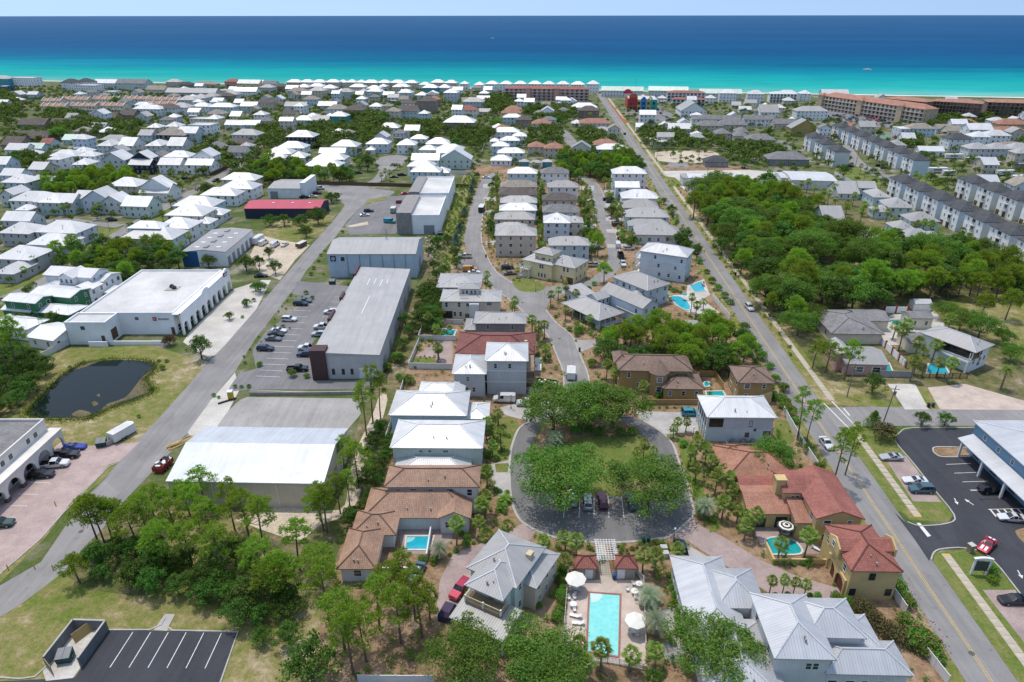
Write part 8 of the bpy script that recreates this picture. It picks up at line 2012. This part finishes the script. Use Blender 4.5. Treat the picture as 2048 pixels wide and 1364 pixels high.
fence(512, 140, [(430,915),(1250,938)], 2.0, 'long brown timber fence behind the workshop cul-de-sac', DWOOD, 4); fence(512, 140, [(1600,940),(1700,945)], 2.0, 'brown timber fence behind the white commercial blocks', DWOOD, 4); fence(512, 140, [(1545,830),(1725,840)], 2.0, 'white fence behind the fenced yard of the blue house'); fence(512, 140, [(1830,600),(1800,700)], 2., 'pale boardwalk fence beside the white-roofed cluster')
fence(1536, 140, [(528,835),(722,940)], 2.0, 'white wall between the warehouse and the townhouse lawn', PVC, 5, False, 'wall', 'garden_wall'); fence(1536, 140, [(40,560),(215,660)], 2.0, 'white wall along the lane by the short townhouse row', PVC, 5, False, 'wall', 'garden_wall')
t = fence(1536, 400, [(925,905),(1110,905)], 2.2, 'white wall with red posts behind the pool terrace', WSTUC, 4, False, 'wall', 'garden_wall'); t2 = fence(1536, 400, [(835,1090),(1100,1345)], 2.0, 'white wall with red posts beside the pool terrace', WSTUC, 4, False, 'wall', 'garden_wall')
for w in (t, t2):
 for c in w.children:
  if c.name.startswith('post'): omat(c, plain('red wall post', (.30,.04,.03), .8)); c.scale = (3, 3, 1.15)
fence(0, 140, [(1190,1100),(1400,1010)], 1.9, 'dark timber fence beside the street of western houses', DWOOD, 4); fence(0, 140, [(1680,850),(1850,775)], 1.9, 'dark timber fence behind the white gabled house', DWOOD, 4)
# ------------------------------------------------------------------ pools
pool('swimming_pool', [(1380,572),(1404,563),(1410,582),(1388,584)], 'rectangular blue pool beside the three-storey blue-grey house', W_POOLB); pool('swimming_pool', [(1341,595),(1360,594),(1376,606),(1380,618),(1368,619),(1352,608)], 'curved blue pool behind the angled blue-grey house', W_POOLB)
pool('swimming_pool', [(886,658),(912,661),(905,676),(882,679)], 'turquoise pool behind the white fence of the cream house', W_POOLB); pool('swimming_pool', [(1532,1082),(1560,1076),(1590,1085),(1600,1107),(1540,1108)], 'turquoise curved pool in the red-roofed villa courtyard', W_POOLG)
pool('swimming_pool', [(1412,784),(1445,783),(1450,793),(1416,795)], 'narrow turquoise pool at the dark-tiled ochre villa', W_POOLG); pool('spa_tub', [(1408,768),(1414,764),(1419,768),(1416,773),(1410,773)], 'small round spa beside the dark-tiled ochre villa', W_POOLB)
pool('swimming_pool', [(1762,728),(1777,727),(1786,748),(1770,750)], 'turquoise pool in the yard of the pink house', W_POOLG); pool('swimming_pool', [(1858,728),(1886,728),(1898,748),(1854,747)], 'blue pool behind the brown slatted fence', W_POOLB); pool('swimming_pool', [(1778,640),(1808,640),(1828,662),(1804,662)], 'turquoise pool on the walled white terrace', W_POOLG); pool('swimming_pool', [(440,428),(455,424),(460,429),(446,434)], 'small blue pool in a western back yard', W_POOLB)
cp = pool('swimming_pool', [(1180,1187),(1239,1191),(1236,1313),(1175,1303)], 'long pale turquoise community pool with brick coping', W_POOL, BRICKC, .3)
q = P(1180,1187)-cp.location
for k in range(4):
 n = 10; r = .7+.42*k; st = MB().add([(0,0,0)]+[(r*math.cos(a*math.pi/2/n), -r*math.sin(a*math.pi/2/n), 0) for a in range(n+1)], [tuple(range(n+2))[::-1]]); obj('step', st.mesh('step', [plain('pool step white', (.50,.70,.68), .3)], uv=False), cp, (q.x+.02, q.y-.02, .120-.008*k))
poly('pool_deck', [(1139,1160),(1285,1160),(1293,1332),(1123,1320)], .026, V_BEIGE); poly('entrance_path', [(1197,1087),(1209,1087),(1226,1165),(1200,1165)], .03, C_WALK)
for x, y in ((1341,1240),(1348,1300)): poly('gravel_circle', [(x+24*math.cos(a*.7), y+26*math.sin(a*.7)) for a in range(9)], .03, A_GRAVEL, smooth=3)
# ------------------------------------------------------------------ poolside furniture
CANV = plain('white parasol canvas', (.72,.69,.62), .8); PLAST = plain('white plastic furniture', (.72,.71,.68), .5)
def parasol(x, y, r, lab, m=None, h=2.5, strip=None):
 p = P(x, y, h); t = thing('parasol', lab, 'parasol', (p.x, p.y, .03)); n = 8
 obj('pole', MB().cyl((0,0,0), .03, 0, h+.3, 6).mesh('pole', [GALV], uv=False), t); obj('base', MB().cyl((0,0,0), .28, 0, .12, 10).mesh('base', [CONC], uv=False), t)
 for ring in range(1 if not strip else 5):
  mb = MB()
  for i in range(n):
   a, b = 2*math.pi*i/n, 2*math.pi*(i+1)/n; f0, f1 = (0, 1) if not strip else (ring/5, (ring+1)/5)
   def pt(an, f): return (r*f*math.cos(an), r*f*math.sin(an), h+.45*(1-f)**.9)
   mb.add([pt(a,f0), pt(a,f1), pt(b,f1), pt(b,f0)] if f0 else [pt(a,0), pt(a,f1), pt(b,f1)], [(0,1,2,3)] if f0 else [(0,1,2)])
   if f1 == 1: mb.add([pt(a,1), (r*math.cos(a),r*math.sin(a),h-.18), (r*math.cos(b),r*math.sin(b),h-.18), pt(b,1)], [(0,1,2,3)])
  obj('canopy', mb.mesh('canopy', [(m or CANV) if not strip or ring % 2 else strip], uv=False), t)
def table(x, y, lab, r=.6):
 p = P(x, y, .7); t = thing('round_table', lab, 'table', (p.x, p.y, .03)); obj('table_top', MB().cyl((0,0,0), r, .68, .72, 16).mesh('table_top', [PLAST], uv=False), t)
 for i in range(4): a = i*math.pi/2+.4; obj('leg', MB().tube([(.1*math.cos(a),.1*math.sin(a),.68),(.42*math.cos(a),.42*math.sin(a),0)], [.03,.025], 5).mesh('leg', [PLAST], uv=False), t)
def chair(x, y, an, lab, m=None):
 p = P(x, y, .4); t = thing('chair', lab, 'chair', (p.x, p.y, .03), an); m = m or PLAST
 obj('seat', MB().box(-.24,.24,-.24,.24,.40,.45).mesh('seat', [m], uv=False), t); obj('backrest', MB().add([(-.24,.22,.45),(.24,.22,.45),(.24,.36,.92),(-.24,.36,.92),(-.24,.26,.45),(.24,.26,.45),(.24,.40,.92),(-.24,.40,.92)], [(0,1,2,3),(5,4,7,6),(3,2,6,7),(1,5,6,2),(4,0,3,7)]).mesh('backrest', [m], uv=False), t)
 for sx in (-.21,.21):
  obj('armrest', MB().box(sx-.03,sx+.03,-.22,.26,.63,.67).mesh('armrest', [m], uv=False), t)
  for sy in (-.21,.21): obj('leg', MB().box(sx-.025,sx+.025,sy-.025,sy+.025,0,.64).mesh('leg', [m], uv=False), t)
def lounger(x, y, an, lab):
 p = P(x, y, .3); t = thing('sun_lounger', lab, 'sun lounger', (p.x, p.y, .03), an)
 obj('bed', MB().box(-.32,.32,-1.,.35,.30,.36).mesh('bed', [PLAST], uv=False), t); obj('backrest', MB().add([(-.32,.35,.30),(.32,.35,.30),(.32,.95,.75),(-.32,.95,.75),(-.32,.35,.36),(.32,.35,.36),(.32,.93,.81),(-.32,.93,.81)], [(4,5,6,7),(3,2,1,0),(0,1,5,4),(1,2,6,5),(2,3,7,6),(3,0,4,7)]).mesh('backrest', [PLAST], uv=False), t)
 for sx in (-.28,.28):
  for sy in (-.9,.25): obj('leg', MB().box(sx-.03,sx+.03,sy-.03,sy+.03,0,.3).mesh('leg', [PLAST], uv=False), t)
tile(1024, 1024, 4)
parasol(510, 535, 1.75, 'large white parasol beside the left pool house'); parasol(990, 868, 1.7, 'large white parasol on the right side of the pool')
table(490, 735, 'white round table on the left pool deck'); table(980, 632, 'white round table nearer the pool on the right deck'); table(1016, 572, 'white round table by the right deck corner'); table(508, 600, 'round table under the left parasol'); table(985, 945, 'round table under the right parasol')
for i, (x, y, a) in enumerate(((505,645,3.0),(500,685,.2),(455,690,.4),(500,785,0.),(470,620,1.6),(540,620,-1.6))): chair(x, y, a, f'white plastic chair on the left pool deck, {ordw(i)} of the loose ones')
for i, (x, y, a) in enumerate(((925,620,.2),(975,575,1.3),(990,685,0.),(950,960,1.2),(1000,980,0.))): chair(x, y, a, f'white plastic chair on the right pool deck, {ordw(i)} of the loose ones')
chair(1035, 760, -1.2, 'dark metal chair against the right pool fence', IRON); lounger(510, 830, -1.9, 'white sun lounger on the left pool deck, upper of two'); lounger(530, 888, -1.7, 'white sun lounger on the left pool deck, lower of two')
tile(1536, 1024, 4); parasol(145, 112, 1.7, 'black and white striped parasol in the villa courtyard', CANV, 2.5, plain('black stripe canvas', (.03,.03,.03), .8)); table(140, 165, 'courtyard table under the striped parasol', .7)
for i, (x, y, a) in enumerate(((100,150,1.5),(180,165,-1.5),(130,190,0.))): chair(x, y, a, f'dark courtyard chair under the striped parasol, {ordw(i)} from left', IRON)
lounger(385, 290, .8, 'pale sun lounger beside the villa courtyard pool')
tile(1024, 400, 4); parasol(1270, 752, 1.1, 'small multicoloured parasol by the curved pool', plain('pink canvas', (.6,.2,.15), .8), 2.2, plain('green canvas', (.15,.45,.15), .8)); parasol(1380, 752, .9, 'small turquoise parasol by the curved pool', plain('turquoise canvas', (.05,.4,.4), .8), 2.2)
REDP = plain('red plastic', (.5,.02,.03), .5)
for i, (x, y) in enumerate(((1535,665),(1540,690),(1525,680))): chair(x, y, i, f'red chair by the rectangular pool, {ordw(i)} of three', REDP)
# ------------------------------------------------------------------ street furniture
def pole(x, y, h, lab, tilt=(0,0), arm=True, m=None, r=.16):
 p = P(x, y); t = thing('utility_pole', lab, 'utility pole', p); t.rotation_euler = (tilt[0], tilt[1], 0)
 obj('shaft', MB().cyl((0,0,0), r, 0, h, 8, r1=r*.65).mesh('shaft', [m or plain('grey weathered pole', (.22,.20,.18), .9)], uv=False), t)
 if arm: obj('crossarm', MB().box(-1.1,1.1,-.06,.06,h-1.0,h-.85).mesh('crossarm', [WOOD], uv=False), t); obj('transformer', MB().cyl((.35,0,0), .25, h-2.4,h-1.5, 8).mesh('transformer', [GALV], uv=False), t)
 return t
tile(1536, 690, 4); t = pole(915, 640, 10.5, 'leaning grey utility pole at the corner of main road and side street', (0, .07)); pole(630, 418, 9.5, 'utility pole on the dry lawn in front of the pink house', (0,.02))
def wire(a, b, lab, sag=.8):
 a, b = Vector(a), Vector(b); pts = [a.lerp(b, k/12)-Vector((0,0,sag*4*(k/12)*(1-k/12))) for k in range(13)]; o = obj('overhead_wire', MB().tube(pts, [.02]*13, 4).mesh('overhead_wire', [IRON], uv=False)); tag(o, lab, 'wire')
wire(P(915,640)+Vector((.7,0,9.6)), P(630,418)+Vector((0,0,8.8)), 'sagging overhead wire between the two corner utility poles')
tile(1024, 140, 4)
for i, (x, y, h) in enumerate(((1555,912,11),(1155,735,11),(1490,730,10),(1465,1110,11),(990,130,10))): pole(x, y, h, f'utility pole, {ordw(i)} of those standing beyond the main road', (0,0), True)
tile(1536, 140, 4)
for i, (x, y, h) in enumerate(((765,892,10),(700,770,10),(30,870,9),(890,975,9))): pole(x, y, h, f'utility pole, {ordw(i)} of those by the townhouse lawn', (0,0), True)
def lamp(x, y, h, lab, globe=True):
 p = P(x, y); t = thing('street_lamp', lab, 'street lamp', p); obj('post', MB().cyl((0,0,0), .07, 0, h, 8, r1=.05).cyl((0,0,0), .13, 0, .5, 8).mesh('post', [IRON], uv=False), t)
 obj('lamp_head', MB().cyl((0,0,0), .12, h, h+.12, 8, r1=.24).cyl((0,0,0), .24, h+.12, h+.42, 8, r1=.18).mesh('lamp_head', [PLAST], uv=False), t)
tile(1024, 1024, 4); lamp(1288, 262, 3.4, 'street lamp with white globe beside the navy pickup'); tile(1024, 690, 4); lamp(1440, 790, 4., 'street lamp beside the pale blue house'); tile(1024, 400, 4); lamp(190, 735, 3.6, 'street lamp on the green in front of the yellow house'); tile(0, 400, 4); lamp(878, 250, 4.5, 'street lamp at the corner green'); tile(512, 690, 4); lamp(2040, 510, 3.6, 'street lamp beside the white van')
def bin_(x, y, lab, m, h=1.05):
 p = P(x, y); t = thing('wheeled_bin', lab, 'bin', p, R.uniform(-.4,.4)); obj('body', MB().add([(-.24,-.26,.08),(.24,-.26,.08),(.24,.26,.08),(-.24,.26,.08),(-.3,-.33,h),(.3,-.33,h),(.3,.33,h),(-.3,.33,h)], [(3,2,1,0),(0,1,5,4),(1,2,6,5),(2,3,7,6),(3,0,4,7),(4,5,6,7)]).mesh('body', [m], uv=False), t); obj('lid', MB().box(-.32,.32,-.36,.36,h,h+.07).mesh('lid', [m], uv=False), t)
 for sx in (-.26,.26): obj('wheel', MB().box(sx-.04,sx+.04,.22,.42,0,.2).mesh('wheel', [TYRE], uv=False), t)
BG = plain('bin green', (.01,.09,.05), .5); BB = plain('bin black', (.015,.015,.018), .5); BL = plain('bin blue', (.02,.08,.22), .5)
tile(1024, 1024, 4); bin_(1050, 245, 'dark green wheeled bin, one of a pair by the loop road kerb', BG); bin_(1090, 238, 'dark green wheeled bin next to its twin by the loop road', BG); bin_(816, 535, 'blue bin beside the pergola', BL)
tile(1024, 690, 4); bin_(540, 52, 'black wheeled bin on the street kerb', BB); tile(1536, 690, 4); bin_(1280, 498, 'grey wheeled bin beside the side street hedge', BB); bin_(1316, 495, 'green wheeled bin beside the side street hedge', BG); tile(512, 400, 4); bin_(1840, 458, 'green wheeled bin on the curving street', BG); tile(1024, 400, 4); bin_(1786, 602, 'black wheeled bin by the main road sidewalk', BB); bin_(850, 318, 'black wheeled bin on the east street kerb', BB)
def dumpster(p, rz, lab, m=None, lid=None):
 t = thing('dumpster', lab, 'dumpster', p, rz); m = m or plain('dumpster green', (.015,.07,.055), .6); obj('body', MB().add([(-1.,-.8,.15),(1.,-.8,.15),(1.,.8,.15),(-1.,.8,.15),(-1.,-.95,1.2),(1.,-.95,1.2),(1.,.8,1.55),(-1.,.8,1.55)], [(3,2,1,0),(0,1,5,4),(1,2,6,5),(2,3,7,6),(3,0,4,7),(4,5,6,7)]).mesh('body', [m], uv=False), t)
 for sx in (-1, 1): obj('lid', MB().add([(sx*.5-.48,-1.,1.24),(sx*.5+.48,-1.,1.24),(sx*.5+.48,.82,1.60),(sx*.5-.48,.82,1.60),(sx*.5-.48,-1.,1.30),(sx*.5+.48,-1.,1.30),(sx*.5+.48,.82,1.66),(sx*.5-.48,.82,1.66)], [(4,5,6,7),(0,1,5,4),(1,2,6,5),(3,0,4,7)]).mesh('lid', [lid or plain('grey bin lid', (.16,.17,.18), .5)], uv=False), t); obj('fork_pocket', MB().box(sx*1.08-.1,sx*1.08+.1,-.5,.5,.6,.8).mesh('fork_pocket', [m], uv=False), t)
tile(0, 1024, 4); dumpster(P(530,1180), rad(12), 'green dumpster with grey lids inside the walled enclosure'); tile(0, 690, 4); dumpster(P(818,805), .3, 'dark green dumpster by the paver lot entrance'); tile(512, 400, 4); dumpster(P(612,670), 0, 'green dumpster below the blue-grey metal hall'); dumpster(P(1475,280), 0, 'green dumpster beside the stone-cornered commercial block'); tile(1024, 140, 4); dumpster(P(1850,790), .3, 'dark dumpster beside the small dark house'); tile(0, 690, 4); o = obj('metal_sheet', MB().box(-.9,.9,-.06,.06,0,1.3).mesh('metal_sheet', [GALV], uv=False), None, P(890,800), .9); tag(o, 'grey metal panel standing beside the dumpster', 'panel')
# walled enclosure at lower left
tile(0, 0, 1); c = [P(145,1239,2.), P(210,1241,2.), P(155,1316,2.), P(86,1314,2.)]; enc = thing('dumpster_enclosure', 'grey block dumpster enclosure with open front beside the striped lot', 'enclosure', (c[0].x, c[0].y, 0)); EW = plain('grey block wall', (.17,.175,.18), .9, 0, .2, .8)
for a, b in ((c[0],c[1]),(c[1],c[2]),(c[0],c[3])):
 d = b-a; n = Vector((-d.y,d.x,0)).normalized()*.14; q = [a-c[0]-n, b-c[0]-n, b-c[0]+n, a-c[0]+n]; ar = (q[1]-q[0]).cross(q[2]-q[1]).z; q = q if ar > 0 else q[::-1]
 obj('wall', MB().prism([(p.x,p.y) for p in q], 0, 2.0).mesh('wall', [EW]), enc); obj('wall_cap', MB().prism([(p.x*1.0,p.y) for p in q], 2.0, 2.08).mesh('wall_cap', [CONC], uv=False), enc)
gd = (c[3]-c[0]);
for k in range(6): obj('gate_board', MB().box(0,2.4,-.04,.04,.1+k*.3,.33+k*.3).mesh('gate_board', [WOOD], uv=False), enc, (gd.x, gd.y, 0), rad(-38))
for k in range(5): o = obj('rack_slat', MB().box(-.6,.6,-.04,.04,0,.06).mesh('rack_slat', [PLAST], uv=False), enc, P(160,1265)-c[0]+Vector((k*.08,k*.5-1,.5+k*.25)))
o = obj('timber_panel', MB().box(-1.6,1.6,-.06,.06,0,1.7).mesh('timber_panel', [plain('yellow plywood', (.36,.25,.10), .8)], uv=False), None, P(172,1272), rad(62)); o.rotation_euler = (rad(-20), 0, rad(62)); tag(o, 'leaning plywood panel inside the dumpster enclosure', 'panel')
# construction site pieces
tile(1024, 690, 4); t = trailer('skip_container', 'bright green open skip full of debris at the construction site', 'skip', P(275,335), 105, 5.4, 2.2, 1.8, plain('skip green', (.04,.25,.03), .5), True)
for i in range(14): o = obj('debris', MB().box(-.4,.4,-.25,.25,0,.12).mesh('debris', [PLAST if i % 2 else WOOD], uv=False), t, (R.uniform(-.7,.7), R.uniform(-2.2,2.2), 1.3+R.random()*.3), R.uniform(0,3))
t = thing('debris_pile', 'scattered white building debris beside the green skip', 'debris', P(200,390));
for i in range(26): obj('scrap', MB().box(-.35,.35,-.2,.2,0,.15+.3*R.random()).mesh('scrap', [PLAST if i % 3 else WOOD], uv=False), t, (R.uniform(-2.5,2.5), R.uniform(-2,3), 0), R.uniform(0,3))
tile(0, 690, 4); p = P(1850,432); t = thing('portable_toilet', 'yellow portable toilet with white roof on the gravel island', 'toilet', p, .2); obj('cabin', MB().box(-.6,.6,-.6,.6,0,2.1).mesh('cabin', [plain('toilet yellow', (.55,.40,.02), .5)], uv=False), t); obj('roof', MB().box(-.65,.65,-.65,.65,2.1,2.35).mesh('roof', [TRIM], uv=False), t); obj('door', MB().box(-.4,.4,-.64,-.6,.1,1.95).mesh('door', [plain('toilet door', (.48,.34,.02), .5)], uv=False), t)
a, b = P(1745,475), P(1890,430); o = obj('drain_pipe', MB().tube([(a.x,a.y,.25),(b.x,b.y,.25)], [.22,.22], 10).mesh('drain_pipe', [IRON], uv=False)); tag(o, 'black drain pipe lying beside the yellow portable toilet', 'pipe')
t = thing('lumber_stack', 'stack of yellow planks beside the white warehouse', 'lumber', P(1445,785), rad(-40))
for i in range(14): obj('plank', MB().box(-.13,.13,-2.8,2.8,0,.1).mesh('plank', [plain('new plank', (.45,.33,.14), .8, objvar=.2)], uv=False), t, ((i%7)*.3-.9+R.uniform(-.1,.1), R.uniform(-.5,.5), (i//7)*.11), R.uniform(-.08,.08))
t = trailer('skip_container', 'dark red skip heaped with scrap beside the white warehouse', 'skip', P(1310,985), 8, 4.2, 2.2, 1.5, plain('skip red', (.25,.02,.02), .6), True)
for i in range(16): obj('debris', MB().box(-.5,.5,-.25,.25,0,.2).mesh('debris', [IRON if i % 2 else PLAST], uv=False), t, (R.uniform(-.7,.7), R.uniform(-1.8,1.8), 1.2+R.random()*.5), R.uniform(0,3))
tile(512, 400, 4); ROCK = []
for k in range(4):
 m = MB(); n = 7; prof = [[(.5+.3*R.random())*math.cos(2*math.pi*i/n)*(1-.35*z), (.5+.3*R.random())*math.sin(2*math.pi*i/n)*(1-.35*z), z*.9] for z in (0,1) for i in range(n)]; m.add(prof, [(i,(i+1)%n,n+(i+1)%n,n+i) for i in range(n)]+[tuple(range(n,2*n))]); ROCK.append(m.mesh('boulder', [plain('pale boulder', (.40,.34,.27), .9, 0, .25, 1., objvar=.25)], uv=False))
for i in range(30):
 o = obj('boulder', ROCK[i%4], None, P(1345+R.uniform(0,90), 300+i*6.5+R.uniform(-6,6)), R.uniform(0,6), .7+R.random()*.7); tag(o, 'pale boulder in the heap beside the blue-grey metal hall', 'boulder', 'boulders beside the metal hall')
tile(1024, 1024, 4)
for i, (x, y) in enumerate(((1210,312),(1222,358))): p = P(x, y); t = thing('utility_box', f'grey electrical cabinet by the navy pickup, {ordw(i)} of two', 'utility box', p); obj('cabinet', MB().box(-.55,.55,-.45,.45,0,1.0).mesh('cabinet', [plain('cabinet grey', (.45,.46,.45), .5)], uv=False), t); obj('lid', MB().box(-.6,.6,-.5,.5,1.0,1.1).mesh('lid', [plain('cabinet grey', (.4,.4,.4))], uv=False), t)
# office sign
tile(1536, 1024, 4); p = P(1680,500); t = thing('office_sign', 'white framed office sign with dark panel beside the red coupe', 'sign', p, rad(-3))
for sx in (-1.25,1.25): obj('post', MB().box(sx-.14,sx+.14,-.14,.14,0,3.3).mesh('post', [TRIM], uv=False), t)
obj('panel', MB().box(-1.11,1.11,-.08,.08,.9,2.85).mesh('panel', [plain('sign panel dark', (.045,.055,.055), .5)], uv=False), t); n = 12; obj('top_beam', MB().add([(-1.6+3.2*i/n,y,3.3) for y in (-.22,.22) for i in range(n+1)]+[(-1.6+3.2*i/n,y,3.55+.25*math.sin(math.pi*i/n)) for y in (-.22,.22) for i in range(n+1)], [(i,i+1,2*n+3+i,2*n+2+i) for i in range(n)]+[(n+1+i,n+2+i,3*n+4+i,3*n+3+i)[::-1] for i in range(n)]+[(2*n+2+i,2*n+3+i,3*n+4+i,3*n+3+i) for i in range(n)]).mesh('top_beam', [TRIM], uv=False), t)
for k in range(5): obj('name_plate', MB().box(-.95,.95,-.10,-.08,1.02+k*.36,1.30+k*.36).mesh('name_plate', [plain('sign plate', (.075,.085,.08), .5)], uv=False), t)
p = P(1612,318); t = thing('mail_pillar', 'tan masonry mailbox pillar at the office lot entrance', 'pillar', p, .3); obj('shaft', MB().box(-.4,.4,-.4,.4,0,1.6).mesh('shaft', [plain('tan masonry', (.30,.25,.17), .9)], uv=False), t); obj('cap', MB().box(-.52,.52,-.52,.52,1.6,1.72).mesh('cap', [C_PALE], uv=False), t)
# manholes
tile(0, 0, 1)
for x, y, par in ((162,1063,'road'), (599,537,'road'), (1119,677,'street'), (1943,1307,'main_road'), (1045,605,'street')): o = obj('manhole_cover', MB().cyl((0,0,0), .45, .03, .045, 14).mesh('manhole_cover', [plain('cast iron cover', (.10,.09,.085), .7)], uv=False), bpy.data.objects.get('road'), P(x, y))
for i, (x, y) in enumerate(((107,1140),(70,1138),(17,1140),(112,1012),(150,1012))): p = P(x, y); t = thing('bollard', f'yellow bollard beside the pink paver lot, {ordw(i)} of five', 'bollard', p); obj('post', MB().cyl((0,0,0), .09, 0, 1.1, 8).mesh('post', [plain('bollard yellow', (.55,.36,.02), .6)], uv=False), t); obj('cap', MB().cyl((0,0,0), .09, 1.1, 1.2, 8, r1=.03).mesh('cap', [plain('bollard yellow', (.5,.3,.0))], uv=False), t)
# boats far out
for i, (x, y) in enumerate(((985,77),(1013,44),(1735,141))): p = P(x, y); t = thing('motor_boat', f'tiny white motor boat far out at sea, {ordw(i)} of three', 'boat', (p.x, p.y, .1), 1.2); obj('hull', MB().add([(-2,-6,1.8),(2,-6,1.8),(2,3,1.9),(0,8,2.4),(-2,3,1.9),(-1.4,-6,0),(1.4,-6,0),(1.4,3,0),(0,6,0),(-1.4,3,0)], [(0,1,2,3,4),(5,6,1,0),(6,7,2,1),(7,8,3,2),(8,9,4,3),(9,5,0,4)]).mesh('hull', [TRIM], uv=False), t, sc=1.); obj('cabin', MB().box(-1.2,1.2,-2,2,1.9,3.6).mesh('cabin', [TRIM], uv=False), t)
# ------------------------------------------------------------------ the person beside the maroon SUV
def person(p, rz, lab):
 V = [(0,0,.95),(0,.01,1.2),(0,.02,1.42),(0,.01,1.52),(0,.0,1.66),(.10,0,.90),(.12,.04,.50),(.12,-.02,.08),(.13,.12,.05),(-.10,0,.90),(-.12,-.06,.50),(-.12,-.12,.08),(-.12,.02,.05),(.19,.0,1.40),(.25,-.03,1.12),(.26,.10,.90),(-.19,.0,1.40),(-.25,.02,1.12),(-.22,.14,.92)]
 E_ = [(0,1),(1,2),(2,3),(3,4),(0,5),(5,6),(6,7),(7,8),(0,9),(9,10),(10,11),(11,12),(2,13),(13,14),(14,15),(2,16),(16,17),(17,18)]
 rr = [.13,.14,.15,.055,.10,.09,.07,.045,.04,.09,.07,.045,.04,.06,.045,.035,.06,.045,.035]
 me = bpy.data.meshes.new('person'); me.from_pydata(V, E_, []); o = obj('person', me, None, p, rz)
 sk = o.modifiers.new('skin', 'SKIN'); o.modifiers.new('sub', 'SUBSURF').levels = 1
 for i, v in enumerate(me.skin_vertices[0].data): v.radius = (rr[i], rr[i]*.85); v.use_root = i == 0
 t = NT('person cloth and skin'); s = t.n('SeparateXYZ', Vector=t.coord()); c = t.ramp(t.math('DIVIDE', s.outputs[2], 1.8), [(0,(.02,.02,.03)),(.52,(.03,.03,.05)),(.54,(.45,.13,.16)),(.80,(.45,.13,.16)),(.83,(.42,.26,.18)),(.93,(.42,.26,.18)),(.945,(.03,.02,.015))])
 for e in t.t.nodes:
  if e.type == 'VALTORGB': e.color_ramp.interpolation = 'CONSTANT'
 dg = bpy.context.evaluated_depsgraph_get(); nm = bpy.data.meshes.new_from_object(o.evaluated_get(dg)); nm.materials.clear(); nm.materials.append(t.out(c, .8)); o.modifiers.clear(); o.data = nm
 tag(o, lab, 'person')
tile(1024, 690, 4); person(P(790,1318)+Vector((0,0,.03)), 2.6, 'person in pink top and dark trousers standing beside the maroon SUV')
tile(0, 0, 1)
# ------------------------------------------------------------------ things of one group that look alike are told apart by their place
bpy.context.view_layer.update()
same = {}
for o in bpy.data.objects:
 if o.parent is None and o.get('label'): same.setdefault((o['label'], o.get('group')), []).append(o)
for (lab, g), os_ in same.items():
 if 1 < len(os_) <= 45 and g and len(lab.split()) <= 13:
  for i, o in enumerate(sorted(os_, key=lambda q: Q0(q.matrix_world.translation)[0])): o['label'] = f'{lab}, {ordw(i)} from left'
